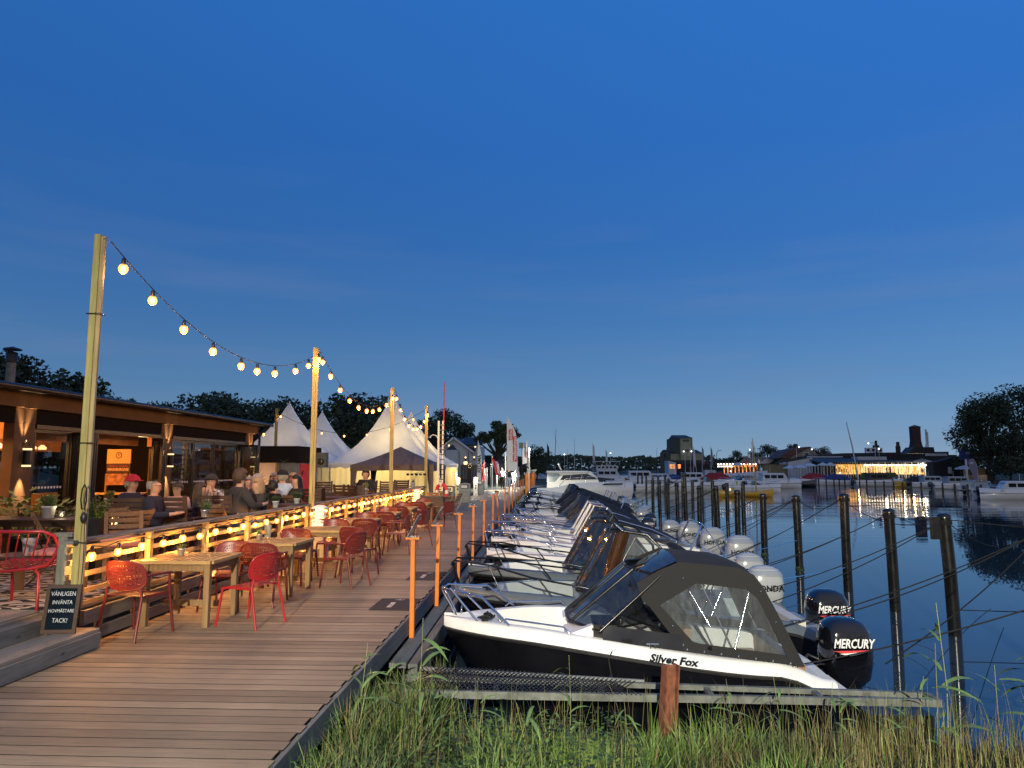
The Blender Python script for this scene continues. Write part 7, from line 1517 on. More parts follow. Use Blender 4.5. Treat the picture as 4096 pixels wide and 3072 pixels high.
MB().box(qx(2673), qx(2678), -2.08, -2.01, 0, qz(1816)).box(qx(2711), qx(2715), -2.68, -2.61, 0, qz(1756)).box(qx(2760), qx(2763), -2.68, -2.61, 0, qz(1756)).build('corner_trim', 'silo_edge', o)
MB().lathe([(1.0, 0), (1.0, .9), (0, 1.1)], 10, (qx(2688), 1, qz(1808))).build('vent_drum', 'silo_edge', o); MB().box(qx(2655), qx(2660), -1.2, -1.0, qz(1830), qz(1817)).build('window', 'far_dark', o)
for px in (2727, 2757): MB().ball((qx(px), -2.9, qz(1808)), .16).build('wall_lamp', 'lamp_white', o)
o = thing('annex', 'white annex with reddish windows in front of the silo', 'building', (fx(2674, 158), 158, -.4)); Q = lambda px: fx(px, 158) - fx(2674, 158); z_ = lambda py: fz(py, 158) + .4
MB().prism([(0, 0, 0), (Q(2705), 0, 0), (Q(2705), 0, z_(1851)), (0, 0, z_(1843))], (0, 5, 0)).build('wall', 'far_white', o); MB().prism([(-.2, -.1, z_(1841)), (Q(2730), -.1, z_(1856)), (Q(2840), -.1, z_(1856)), (Q(2810), -.1, z_(1841))], (0, 5, 0)).build('roof', 'roof_dark', o)
for px in (2684, 2694): MB().box(Q(px) - .25, Q(px) + .25, -.03, -.005, z_(1874), z_(1858)).build('window', 'stall_lit', o)
MB().box(Q(2705), Q(2838), 0, 5, 0, z_(1856)).build('wall', 'far_dark', o)
for px in (2715, 2719): MB().box(Q(px) - .2, Q(px) + .2, -.03, -.005, z_(1874), z_(1858)).build('window', 'stall_lit', o)
# long low restaurant
YR = 140; o = thing('waterfront_restaurant', 'long low restaurant with glowing glass front and dark flat roofs across the water', 'building', (fx(3270, YR), YR, -.4)); X0 = fx(3270, YR); q = lambda px: fx(px, YR) - X0; z_ = lambda py: fz(py, YR) + .4
MB().box(q(3272), q(3700), 1.0, 16, 0, z_(1852)).build('wall', 'far_dark', o)
MB().prism([(q(3262), -1.5, z_(1852)), (q(3262), -1.5, z_(1849)), (q(3262), 6, z_(1830)), (q(3262), 6, z_(1833))], (q(3445) - q(3262), 0, 0)).build('roof', 'roof_dark', o)
MB().prism([(q(3425), -2.0, z_(1852)), (q(3425), -2.0, z_(1848)), (q(3425), 3, z_(1840)), (q(3425), 3, z_(1844))], (q(3735) - q(3425), 0, 0)).build('roof', 'roof_dark', o)
MB().box(q(3462), q(3580), 3.1, 16, z_(1845), z_(1827)).build('wall', 'far_white', o); MB().box(q(3270), q(3462), 6.2, 16, z_(1834), z_(1826)).box(q(3580), q(3870), 3.2, 16, z_(1845), z_(1820)).build('wall', 'far_dark', o)
MB().prism([(q(3330), 6.0, z_(1818)), (q(3430), 6.0, z_(1812)), (q(3870), 6.0, z_(1806)), (q(3870), 6.0, z_(1822)), (q(3270), 6.0, z_(1828))], (0, 8, 0)).build('roof', 'roof_dark', o)
MB().box(q(3275), q(3425), 5.9, 6.18, z_(1829), z_(1825)).build('eave_strip', 'far_white', o)
# lit glass front with posts and mullions, each bay its own window
wx = 3318; rd = random.Random(9)
while wx < 3700:
    if wx < 3350: w_, m_ = 11, 'glass_dark'
    elif wx < 3425: w_, m_ = 10, rd.choice(['window_lit', 'window_pale', 'glass_dark', 'window_lit'])
    else: w_, m_ = rd.choice([9, 12, 15]), rd.choice(['window_lit', 'window_pale', 'window_lit', 'window_pale', 'window_pale'])
    p = MB().box(q(wx), q(wx + w_ - 2), .93, .99, z_(1896), z_(1858)).build('window', m_, o)
    MB().box(q(wx + w_ - 2), q(wx + w_), .85, 1.05, .3, z_(1852)).build('frame', 'far_white', p)
    if rd.random() < .5 and w_ > 9: MB().box(q(wx + 2), q(wx + w_ - 5), .88, .92, z_(1890), z_(1868 + rd.randint(0, 8))).build('furnishing', 'bench_wood', p)
    wx += w_
for px in range(3150, 3318, 12): MB().box(q(px), q(px + 3), -.2, .1, .2, z_(1862)).build('screen_panel', 'far_white', o)
for k in range(11): MB().box(q(3445 + 26 * k), q(3447 + 26 * k), -1.9, -1.75, 0, z_(1851)).build('veranda_post', 'far_white', o)
lights = [(3440 + 10.4 * k, 1858 + (k % 2)) for k in range(26)]
r_ = thing('string_lights', 'bright row of white bulbs along the eave of the restaurant across the water', 'string lights', (X0, YR - 2.2, 0)); MB().tube([(q(3430), 0, fz(1855, 138)), (q(3710), 0, fz(1855, 138))], .02, 4).build('cable', 'rope_dark', r_)
bw = MB().ball((0, 0, 0), .10, 0, 8, 5).mesh('bulb', 'bulb_white')
for px, py in lights: ob('bulb', bw, r_, (q(px), 0, fz(py, 138) - .12))
for px in (3430, 3540, 3650): lamp('POINT', 'veranda_light', (fx(px, 137.4), 137.4, 1.9), 120, (1, .72, .38), .2)
for px in (3610, 3680, 3695, 3720): lamp('POINT', 'veranda_light', (fx(px, 137), 137, 1.8), 100, (1, .8, .5), .2)
hd = MB(); rd = random.Random(3)
for k in range(1500): c = Vector((rd.uniform(fx(3450, 134), fx(3580, 134)), rd.uniform(133.6, 134.8), rd.uniform(-.3, .75))); s_ = .16; hd.add([c + Vector((-s_, 0, -s_)), c + Vector((s_, .1, -s_ * .5)), c + Vector((s_ * .5, 0, s_)), c + Vector((-s_, .1, s_ * .6))], [(0, 1, 2, 3)])
hd = hd.build('hedge', 'leaf_green', None); hd['label'] = 'low clipped green hedge in front of the glowing restaurant'; hd['category'] = 'hedge'
# roof things
o = thing('brick_chimney', 'massive square brick chimney with flared foot on the restaurant roof', 'chimney', (fx(3669, 146), 146, fz(1812, 146)))
k = 146 / 2841 * .74; MB().loft([[(sx_ * w / 2, sy_ * w / 2, z) for sx_, sy_ in ((-1, -1), (1, -1), (1, 1), (-1, 1))] for w, z in ((64 * k, 0), (56 * k, .7), (44 * k, 1.5), (39 * k, 2.4), (40 * k, 5.0))], 0, False, True, False, True).build('stack', 'brick_red', o); MB().lathe([(30 * k, 0), (30 * k, .12), (0, .5)], 4, sm=False).build('cap', 'roof_dark', o, (0, 0, 5.01), PI / 4)
o = thing('vent_pipe', 'pair of slim pale vent pipes right of the brick chimney', 'pipe', (fx(3713, 145), 145, fz(1812, 145))); MB().tube([(0, 0, 0), (0, 0, 4.6)], .16, 8).tube([(.28, 0, 0), (.28, 0, 4.1)], .14, 8).lathe([(.5, 0), (.2, 1.6)], 8).build('pipe', 'zinc', o)
o = thing('small_chimney', 'small dark chimney between the air units and brick chimney', 'chimney', (fx(3597, 145), 145, fz(1812, 145))); MB().box(-.35, .35, -.3, .3, 0, 1.3).box(-.25, .25, -.2, .2, 1.3, 2.1).build('stack', 'brick_red', o)
for px, lab in ((3474, 'left air unit on the restaurant roof'), (3495, 'middle air unit on the restaurant roof'), (3522, 'right air unit under the roof lamp')):
    o = thing('air_unit', lab, 'air conditioner', (fx(px, 144), 144, fz(1817, 144))); MB().box(-.45, .45, -.3, .3, .25, 1.2).build('body', 'far_white', o); MB().lathe([(.3, 0), (.3, .02), (0, .02)], 12).xf(Matrix.Rotation(PI / 2, 4, 'X')).build('fan', 'dark_metal', o, (0, -.31, .72)); MB().bar((-.4, 0, 0), (-.4, 0, .25), .08, up=(1, 0, 0)).bar((.4, 0, 0), (.4, 0, .25), .08, up=(1, 0, 0)).build('leg', 'dark_metal', o)
o = thing('fan_tower', 'dark slatted vent housing beside the air units', 'vent', (fx(3508, 144.5), 144.5, fz(1817, 144))); MB().box(-.5, .6, -.2, .3, 0, 1.7).box(-.1, .3, -.1, .2, 1.7, 2.6).build('housing', 'far_dark', o)
def street_light(px, py, Y_, lab, arm=-.8, r=.12, base=-.4):
    o = thing('street_lamp', lab, 'lamp', (fx(px, Y_) - arm, Y_, base), group='lit street lamps across the harbour'); h = fz(py, Y_) - base
    MB().tube([(0, 0, 0), (0, 0, h - .15), (arm * .3, 0, h + .1), (arm, 0, h + .05)] if arm else [(0, 0, 0), (0, 0, h - r)], .05, 5).build('pole', 'zinc', o); MB().ball((arm, 0, h - .02), r).build('lamp_head', 'lamp_white', o)
for px, py, Y_, arm, lab in ((3479, 1776, 143, -1.2, 'lit lamp arching over the air units'), (3520, 1797, 143, 0, 'lit lamp low over the right air unit'), (3200, 1790, 150, .6, 'lit lamp beside the chimney of the brown house'), (3251, 1799, 150, -.5, 'lit lamp at the gable of the brown house'), (2258, 1818, 150, 0, 'lit white lamp left of the leaning mast'), (2443, 1813, 150, 0, 'bright white lamp above the distant wood'), (3002, 1800, 150, -.5, 'lit lamp just left of the pennants mast'), (3020, 1796, 150, .5, 'lit lamp just right of the pennants mast'), (2922, 1884, 128, 0, 'lit lamp by the red boat'), (3358, 1890, 133, 0, 'lit garden globe before the pale glass front')):
    street_light(px, py, Y_, lab, arm, .15 if py < 1850 else .12)
o = thing('street_lamp', 'unlit curved street lamp right of the silo', 'lamp', (fx(2868, 160), 160, -.4)); MB().tube([(0, 0, 0), (0, 0, fz(1808, 160)), (.4, 0, fz(1803, 160) + .4), (.9, 0, fz(1803, 160) + .4)], .06, 5).build('pole', 'dark_metal', o); MB().box(.6, 1.1, -.1, .1, fz(1803, 160) + .32, fz(1803, 160) + .4).build('lamp_head', 'dark_metal', o)
# parasols
for px, Y_, py, w, lab in ((3158, 136, 1862, 52, 'leftmost pale parasol on the far terrace'), (3200, 135, 1859, 52, 'second pale parasol from the left on the far terrace'), (3237, 137, 1852, 60, 'tallest pale parasol before the white gable'), (3292, 136, 1850, 44, 'pale parasol left of the lit windows'), (3322, 136, 1850, 44, 'pale parasol at the left end of lit windows'), (3690, 134, 1835, 62, 'big pale parasol with a lit chandelier at the right end of the restaurant'), (2950, 150, 1851, 44, 'pale parasol over the orange lit stalls'), (3855, 118, 1862, 66, 'pale parasol under the huge dark tree')):
    k = Y_ / 2841; o = thing('parasol', lab, 'parasol', (fx(px, Y_), Y_, -.4), group='pale parasols across the harbour'); z0 = fz(py, Y_) + .4
    MB().lathe([(w * k / 2, z0 - .62), (w * k / 2 * .98, z0 - .45), (.05, z0)], 8, sm=False, caps=False).build('canopy', 'far_white', o); MB().tube([(0, 0, 0), (0, 0, z0 - .05)], .05, 5).build('pole', 'zinc', o)
o = thing('chandelier', 'sparkling bundle of lights under the right parasol', 'lamp', (fx(3688, 133.6), 133.6, fz(1862, 134)))
for k in range(14): MB().ball((random.uniform(-.6, .6), random.uniform(-.2, .2), random.uniform(-.5, .5)), .05, 0, 6, 4).build('light', 'bulb_white', o)
# brown gabled house, white gable, grey roofs
YH = 152; o = thing('brown_house', 'brown gabled house with one square window and a chimney behind the far restaurant', 'house', (fx(3238, YH), YH, -.4)); q = lambda px: fx(px, YH) - fx(3238, YH); z_ = lambda py: fz(py, YH) + .4
MB().prism([(q(3155), 0, 0), (q(3300), 0, 0), (q(3300), 0, z_(1835)), (q(3240), 0, z_(1793)), (q(3160), 0, z_(1832))], (0, 7, 0)).build('wall', 'far_wall', o)
MB().prism([(q(3115), -.3, z_(1834)), (q(3160), -.3, z_(1800)), (q(3225), -.3, z_(1790)), (q(3241), -.3, z_(1789)), (q(3158), -.3, z_(1834))], (0, 8, 0)).build('roof', 'tile_brown', o); MB().prism([(q(3241), -.3, z_(1789)), (q(3306), -.3, z_(1828)), (q(3306), -.3, z_(1831)), (q(3240), -.3, z_(1793))], (0, 8, 0)).build('roof', 'tile_brown', o)
p = MB().box(-.58, .58, -.06, -.01, -.45, .45).build('window', 'far_white', o, (q(3228), 0, z_(1819))); MB().box(-.45, .45, -.08, -.062, -.34, .34).build('pane', 'glass_dark', p)
MB().box(q(3197), q(3209), 2, 3, z_(1800), z_(1777)).build('chimney', 'brick_red', o)
o = thing('low_house', 'low house with blue grey sloping roof and white gable left of the brown house', 'house', (fx(3000, 160), 160, -.4)); q = lambda px: fx(px, 160) - fx(3000, 160); z_ = lambda py: fz(py, 160) + .4
MB().prism([(q(2950), 0, z_(1857)), (q(2985), 0, z_(1829)), (q(3075), 0, z_(1829)), (q(3040), 0, z_(1857))], (0, .3, 0)).build('roof', 'steel_grey', o); MB().prism([(q(3035), -.1, z_(1855)), (q(3077), -.1, z_(1829)), (q(3096), -.1, z_(1840)), (q(3078), -.1, z_(1855))], (0, .3, 0)).build('gable', 'far_white', o); MB().box(q(2955), q(3085), .35, 5, 0, z_(1856)).build('wall', 'far_dark', o)
o = thing('white_gable_house', 'white low gabled building behind the parasols', 'house', (fx(3200, 143), 143, -.4)); q = lambda px: fx(px, 143) - fx(3200, 143); z_ = lambda py: fz(py, 143) + .4
MB().prism([(q(3152), 0, z_(1848)), (q(3250), 0, z_(1832)), (q(3250), 0, 0), (q(3160), 0, 0)], (0, 5, 0)).build('wall', 'far_white', o); MB().prism([(q(3100), -.1, z_(1856)), (q(3130), -.1, z_(1838)), (q(3250), -.1, z_(1831)), (q(3152), -.1, z_(1848))], (0, .4, 0)).build('roof', 'roof_dark', o)
MB().box(q(3060), q(3150), .5, 5, 0, z_(1858)).build('wall', 'yellow_wall', o)
# orange lit stalls
o = thing('lit_stalls', 'row of orange glowing harbour stalls left of the mast with pennants', 'stall', (fx(2870, 152), 152, -.4)); q = lambda px: fx(px, 152) - fx(2870, 152); z_ = lambda py: fz(py, 152) + .4
MB().box(0, q(3042), 1, 4, z_(1858), z_(1852)).build('roof', 'roof_dark', o); MB().box(q(2905), q(3040), 2.0, 2.1, 0, z_(1858)).build('back_wall', 'stall_lit', o)
for k in range(9): MB().box(q(2905 + 15 * k), q(2908 + 15 * k), 1.2, 1.4, 0, z_(1858)).build('post', 'bench_wood', o); MB().box(q(2909 + 15 * k), q(2916 + 15 * k), 1.5, 1.7, 0, z_(1866 + k % 3)).build('goods', 'bench_wood', o)
for k in range(14): MB().ball((q(2878 + 11.5 * k), .8, z_(1857)), .13, 0, 6, 4).build('bulb', 'bulb_white', o)
for k in range(8): MB().ball((q(2875 + 8 * k), .6, z_(1866)), .10, 0, 6, 4).build('bulb', 'bulb_white', o)
# dark boathouse right, blue sign, tear flag
o = thing('boathouse', 'dark boathouse with a grey door at the right below the big trees', 'building', (fx(3735, 124), 124, -.4)); q = lambda px: fx(px, 124) - fx(3735, 124); z_ = lambda py: fz(py, 124) + .4
MB().prism([(0, 0, 0), (q(3845), 0, 0), (q(3838), 0, z_(1826)), (q(3745), 0, z_(1850)), (0, 0, z_(1850))], (0, 2, 0)).build('wall', 'far_dark', o); MB().box(q(3820), q(3850), -.06, -.01, .2, z_(1855)).build('door', 'steel_grey', o); MB().box(q(3791), q(3806), -.06, -.01, z_(1893), z_(1868)).build('notice', 'far_white', o)
MB().prism([(q(3735), 8.1, z_(1812)), (q(3760), 8.1, z_(1786)), (q(3845), 8.1, z_(1786)), (q(3850), 8.1, z_(1812))], (0, 3, 0)).build('roof', 'roof_dark', o); MB().box(q(3745), q(3834), 3.1, 3.2, z_(1824), z_(1815)).build('eave_strip', 'far_white', o)
o = thing('blue_sign', 'dark blue harbour sign with pale lettering hanging under the trees', 'sign', (fx(3900, 119), 119, fz(1840, 119))); MB().box(-2.3, 2.3, 0, .1, 0, 1.5).build('board', 'blue_tarp', o); txt('HOTELLS', .55, (-.2, -.02, 1.05), (PI / 2, 0, 0), 'far_white', o); txt('BÅTAR', .5, (.9, -.02, .35), (PI / 2, 0, 0), 'far_white', o)
for e in (-2.2, 2.2): MB().bar((e, .05, -fz(1840, 119) - .4), (e, .05, 0), .1, up=(1, 0, 0)).build('post', 'dark_metal', o)
o = thing('kiosk', 'dark open kiosk with a lit lamp beneath the blue sign', 'kiosk', (fx(3915, 120), 120, -.4)); MB().box(-2.6, 2.6, 0, 2.5, 1.9, 2.05).build('roof', 'roof_dark', o); MB().box(-2.5, 2.5, 2.3, 2.4, 0, 1.9).build('wall', 'far_wall', o); MB().box(-2.4, 1.4, .3, .5, 0, 1.0).build('counter', 'far_wall', o); MB().box(-2.55, -2.45, .1, 2.3, 0, 1.9).box(2.45, 2.55, .1, 2.3, 0, 1.9).build('post', 'dark_metal', o); MB().ball((1.7, -.3, 1.75), .13).build('lamp', 'window_pale', o)
lamp('POINT', 'kiosk_light', (fx(3945, 119), 119, 1.0), 25, (1, .7, .4), .1)
pm('flag_grey', (.20, .18, .25), .8); o = thing('teardrop_flag', 'grey teardrop flag with a white oval logo in front of the boathouse', 'flag', (fx(3893, 112), 112, -.4)); k = 112 / 2841
MB().prism([(0, 0, .6), (.55, 0, .3), (.6, 0, 2.2), (.4, 0, 3.0), (0, 0, 3.5), (-.55, 0, 3.45), (-.75, 0, 2.9), (-.5, 0, 1.9)], (0, .02, 0)).build('cloth', 'flag_grey', o); MB().tube([(.6, .05, -.3), (.62, .05, 2.3), (.4, .05, 3.1), (0, .05, 3.55)], .03, 5).build('pole', 'zinc', o); MB().lathe([(.3, 0), (.3, .01), (0, .01)], 14).xf(Matrix.Rotation(PI / 2, 4, 'X') @ Matrix.Diagonal((1, .5, 1, 1))).build('logo', 'far_white', o, (-.2, -.02, 2.85))
# white van
o = thing('parked_van', 'white van parked right of the silo', 'van', (fx(2845, 150), 150, -.4)); k = 150 / 2841
MB().prism([(-1.3, 0, .35), (1.35, 0, .35), (1.4, 0, .8), (1.15, 0, .95), (.75, 0, 1.5), (-1.3, 0, 1.55)], (0, 1.6, 0)).xf(Matrix.Diagonal((1, 1, 1.1, 1))).build('body', 'far_white', o); MB().box(-.35, .3, -.02, -.005, .98, 1.45).build('window', 'window_glass', o)
for xx in (-.8, .85): MB().lathe([(.3, -.1), (.3, .1)], 12).xf(Matrix.Rotation(PI / 2, 4, 'X')).build('wheel', 'black_plastic', o, (xx, .1, .3))

# ---- distant boats
def hull(L_, B_, H_, bowx=1, sheer=.25, trans=.8, n=9, m0=0, m1=1, deck=True, stripe=None):
    """bow on +x, waterline z=0"""
    mb = MB(); rings = []
    for i in range(n + 1):
        t_ = i / n; x = -L_ / 2 + L_ * t_; b_ = B_ / 2 * (trans + (1 - trans) * min(1, t_ * 2.5)) * (1 - max(0, (t_ - .45) / .55) ** 2.2); b_ = max(b_, .01); z = H_ * (1 + sheer * (t_ ** 2) * 1.2)
        xo = x + .0; fl = .72 + .1 * (1 - t_); rings.append([(xo - .12 * L_ * max(0, t_ - .7), b_ * fl * .6, -.12), (xo, b_ * fl, 0.02), (xo + .05 * L_ * max(0, t_ - .8), b_, z), (xo + .05 * L_ * max(0, t_ - .8), -b_, z), (xo, -b_ * fl, .02), (xo - .12 * L_ * max(0, t_ - .7), -b_ * fl * .6, -.12)])
    mb.loft(rings, 0, True, True, False, True); return mb
def fboat(px, py, Lm, kind, lab, face=1, Y_=None, hm='hull_white', cm_='far_white', rz=0, name='motorboat', cat='boat'):
    Y_ = Y_ or 3.0 * 2841 / (py - 1870); o = thing(name, lab, cat, (fx(px, Y_), Y_, WZ), rz if face > 0 else PI + rz)
    H_ = Lm * .11 + .15; hull(Lm, Lm * .32, H_).build('hull', hm, o)
    hull(Lm * 1.01, Lm * .325, H_ * .16).build('rub_rail', 'blue_tarp', o, (0, 0, H_ * .62)).scale = (1, 1, .6)
    if kind in ('cabin', 'cruiser'):
        c = MB(); h_ = Lm * .13; x0, x1 = -Lm * .22, Lm * .18
        c.loft([[(x0, s_ * Lm * .12, H_), (x0, s_ * Lm * .11, H_ + h_)] if 0 else [(a, -Lm * .125 * w, z), (b_, -Lm * .125 * w, z), (b_, Lm * .125 * w, z), (a, Lm * .125 * w, z)] for a, b_, w, z in ((x0, x1 + Lm * .08, 1, H_ * .98), (x0, x1, .93, H_ + h_), (x0 - Lm * .03, x1 - Lm * .02, .85, H_ + h_ * 1.12))], 0, False, True, False, True); c.build('cabin', cm_, o)
        for e in (-1, 1):
            for j in range(3): MB().box(x0 + Lm * (.03 + .12 * j), x0 + Lm * (.13 + .12 * j), e * Lm * .1225 - .012, e * Lm * .1225 + .012, H_ + h_ * .42, H_ + h_ * .85).build('window', 'glass_dark', o)
        MB().prism([(x1 + Lm * .035, -Lm * .10, H_ + h_ * .4), (x1 + Lm * .035, Lm * .10, H_ + h_ * .4), (x1 + .005 * Lm, Lm * .09, H_ + h_ * .9), (x1 + .005 * Lm, -Lm * .09, H_ + h_ * .9)], (.03, 0, .01)).build('windscreen', 'glass_dark', o)
        MB().tube([(-Lm * .05, 0, H_ + h_), (-Lm * .05, 0, H_ + h_ * 2.0)], .02, 4).build('aerial', 'zinc', o)
    if kind in ('day', 'cruiser'):
        MB().prism([(-Lm * .02, -Lm * .11, H_), (Lm * .16, -Lm * .08, H_), (Lm * .0, -Lm * .10, H_ + Lm * .085)], (0, Lm * .2, 0)).build('windscreen', 'smoke_glass', o)
    if kind == 'covered': 
        m2 = cm_; MB().loft([[(x, -Lm * .13 * w, H_), (x, -Lm * .10 * w, H_ + z * .8), (x, 0, H_ + z), (x, Lm * .10 * w, H_ + z * .8), (x, Lm * .13 * w, H_)] for x, w, z in ((-Lm * .42, 1, .25), (-Lm * .25, 1, Lm * .15), (0, 1.05, Lm * .17), (Lm * .12, 1, Lm * .12), (Lm * .3, .6, .1))], 0, True, False).build('canopy', m2, o)
    if kind != 'row':
        e = MB(); e.loft([[(-Lm / 2 - .25 + dx - w / 2, -.16, z), (-Lm / 2 - .25 + dx + w / 2, -.16, z), (-Lm / 2 - .25 + dx + w / 2, .16, z), (-Lm / 2 - .25 + dx - w / 2, .16, z)] for dx, w, z in ((0, .2, .05), (0, .4, .5), (-.05, .5, .85), (0, .3, 1.05))], 0, True, True, False, True); e.build('outboard', 'black_gloss', o)
    r = MB(); r.tube([(Lm * .15, -Lm * .12, H_ + .05), (Lm * .3, -Lm * .09, H_ + .4), (Lm * .5, 0, H_ * 1.25 + .35), (Lm * .3, Lm * .09, H_ + .4), (Lm * .15, Lm * .12, H_ + .05)], .02, 4)
    if kind != 'row': r.build('bow_rail', 'chrome', o)
    return o
for px, py, Lm, kind, lab, face, kw in (
    (3010, 1968, 6.4, 'day', 'white sports boat with a dark side stripe just behind the yellow rowing boat', 1, {}),
    (3090, 1956, 8.0, 'cruiser', 'big white motor cruiser with an arch left of the black rowing boat', 1, dict(Y_=106)),
    (2820, 1962, 8.6, 'day', 'long white open boat moored left of the mast with pennants', 1, dict(Y_=92)),
    (2665, 1960, 7.6, 'day', 'long white hull seen between the mooring piles', 1, dict(Y_=88)),
    (2770, 1940, 8.0, 'cabin', 'grey fishing boat with a wheelhouse and red trim before the silo', 1, dict(Y_=120)),
    (2880, 1938, 7.5, 'covered', 'motorboat with a dark red canopy beside the small lit lamp', 1, dict(Y_=118, cm_='red_tarp')),
    (2960, 1938, 7.0, 'day', 'low motorboat under the floating bar', -1, dict(Y_=116)),
    (3240, 1935, 7.0, 'covered', 'boat with a bright red cover behind the black rowing boat', -1, dict(Y_=126, cm_='red_tarp')),
    (3330, 1940, 6.5, 'covered', 'boat with dark blue covers right of the red one', -1, dict(Y_=122, cm_='blue_tarp')),
    (3295, 1938, 6.0, 'covered', 'small boat with blue tarpaulin folded behind', 1, dict(Y_=127, cm_='blue_tarp')),
    (3400, 1938, 6.0, 'day', 'low white open boat under the leaning mast', -1, dict(Y_=124)),
    (3510, 1943, 7.6, 'cruiser', 'white motorboat with pointed brown canopy before the hedge', 1, dict(Y_=116, cm_='canvas_brown')),
    (3650, 1948, 5.6, 'covered', 'orange and yellow rescue boat by the right jetty', -1, dict(Y_=112, hm='yellow_paint', cm_='far_dark')),
    (3720, 1945, 6.2, 'cabin', 'pale grey cabin boat by the right jetty', 1, dict(Y_=110, cm_='deck_grey')),
    (3820, 1952, 6.4, 'cruiser', 'boat with a long grey blue cabin near the boathouse', 1, dict(Y_=100, cm_='grey_paint')),
    (3870, 1975, 5.4, 'cabin', 'first of the small boats with grey cabins at the right', 1, dict(Y_=84, cm_='deck_grey', rz=.9)),
    (3925, 1980, 5.4, 'cabin', 'second small boat with a grey cabin at the right', 1, dict(Y_=80, cm_='grey_paint', rz=.9)),
    (3985, 1985, 5.6, 'day', 'dark sterned boat with two black outboards at the right', 1, dict(Y_=74, cm_='far_dark', rz=1.25)),
    (4060, 1992, 6.2, 'cabin', 'small white cabin boat cut by the right edge', -1, dict(Y_=70, rz=-.2)),
    (2560, 1935, 9.0, 'cruiser', 'white flybridge motor yacht with sloping windows left of the silo', 1, dict(Y_=124)),
    (2640, 1925, 7.0, 'cabin', 'small blue hulled boat below the silo', 1, dict(Y_=128, hm='blue_tarp')),
    (2430, 1930, 9.5, 'cabin', 'two deck white passenger boat before the distant wood', 1, dict(Y_=140)),
    (2370, 1925, 7.5, 'cabin', 'white houseboat left of the passenger boat', -1, dict(Y_=145)),
    (2160, 1915, 7.0, 'covered', 'boat with a pale cover behind the orange posts', 1, dict(Y_=120, cm_='deck_grey')),
    (2165, 1950, 5.5, 'day', 'dark sports boat right of the orange post cluster', -1, dict(Y_=86, hm='hull_grey')),
    (2700, 1925, 6.0, 'covered', 'low boat with dark cover in front of the annex', 1, dict(Y_=130, cm_='blue_tarp')),
    (2500, 1935, 6.5, 'day', 'low white motorboat right of the passenger boat', 1, dict(Y_=118)),
    (3560, 1930, 5.0, 'row', 'dark small dinghy below the hedge', 1, dict(Y_=122, hm='far_dark')),
): fboat(px, py, Lm, kind, lab, face, **kw)
# upper decks for the passenger boat
Yp_ = 140; o = thing('passenger_boat_deck', 'upper deck house with roof on the two deck passenger boat', 'boat deck', (fx(2430, Yp_), Yp_, fz(1880, Yp_)))
MB().box(-2.2, 1.8, -1, 1, -.1, .9).build('deck_house', 'far_white', o); MB().box(-2.6, 2.4, -1.2, 1.2, 1.6, 1.72).build('roof', 'far_white', o)
for xx in (-2.4, -1, .4, 2.2): MB().bar((xx, -1.1, .9), (xx, -1.1, 1.6), .06, up=(1, 0, 0)).build('post', 'far_white', o)
for k in range(5): MB().box(-1.9 + .75 * k, -1.45 + .75 * k, -1.02, -1.005, .35, .7).build('window', 'glass_dark', o)
# floating bar with lettering
o = thing('floating_bar', 'white floating bar hull with the painted word HAMNBAREN', 'boat', (fx(2960, 130), 130, WZ)); hull(9.5, 2.6, 1.9, n=6).build('hull', 'far_white', o); txt('HAMNBAREN', .62, (.1, -1.32, 1.35), (PI / 2, 0, 0), 'cloth_navy', o, bold=.01)
# yellow rowing boat with mast and pennants
Ym = 75; o = thing('rowing_boat', 'yellow double ended rowing boat with a tall bare mast', 'boat', (fx(2975, Ym), Ym, WZ)); 
def dbl(L_, B_, H_, n=12):
    out = []; inn = []
    for i in range(n + 1):
        t_ = i / n; u = 2 * t_ - 1; b_ = max(.02, B_ / 2 * (1 - abs(u) ** 2.3)); z = H_ * (1 + .75 * abs(u) ** 2.5); x = L_ / 2 * u
        out.append([(x * .9, 0, -.15), (x * .96, b_ * .65, .08), (x, b_, z), (x * .985, b_ * .9, z), (x * .93, b_ * .5, .14), (x * .93, -b_ * .5, .14), (x * .985, -b_ * .9, z), (x, -b_, z), (x * .96, -b_ * .65, .08)])
    return MB().loft(out, 0, True, True, False, True)
dbl(5.9, 1.5, .48).build('hull', 'yellow_paint', o)
for xx in (-1.2, .2, 1.3): MB().box(xx - .12, xx + .12, -.6, .6, .36, .40).build('thwart', 'yellow_paint', o)
ht = fz(1755, Ym) - WZ; mx_ = fx(3017, Ym) - fx(2975, Ym); MB().tube([(mx_ + .12, 0, .1), (mx_, 0, ht * .75), (mx_ - .08, 0, ht)], [.07, .06, .03], 6).build('mast', 'pole_wood', o)
MB().tube([(mx_ - .05, 0, ht - .1), (mx_ - .1, 0, ht - .6), (mx_ + .12, 0, ht - 1.1), (mx_, 0, ht - 1.5)], [.05, .12, .1, .04], 6).build('furled_flag', 'cloth_white', o)
pen = [(-.55, ht - 1.6, 'flag_white'), (-.85, ht - 2.3, 'flag_red'), (-1.15, ht - 2.9, 'leaf_yellow'), (.42, ht - 2.2, 'flag_white'), (.62, ht - 3.0, 'flag_white'), (.85, ht - 3.9, 'flag_white'), (-1.9, ht - 4.4, 'leaf_yellow'), (-2.3, ht - 5.0, 'leaf_yellow')]
for dx, z_, m_ in pen: MB().add([(mx_ + dx, 0, z_), (mx_ + dx + .22, .02, z_ - .12), (mx_ + dx + .14, 0, z_ - .5), (mx_ + dx - .05, .02, z_ - .3)], [(0, 1, 2, 3)]).build('pennant', m_, o)
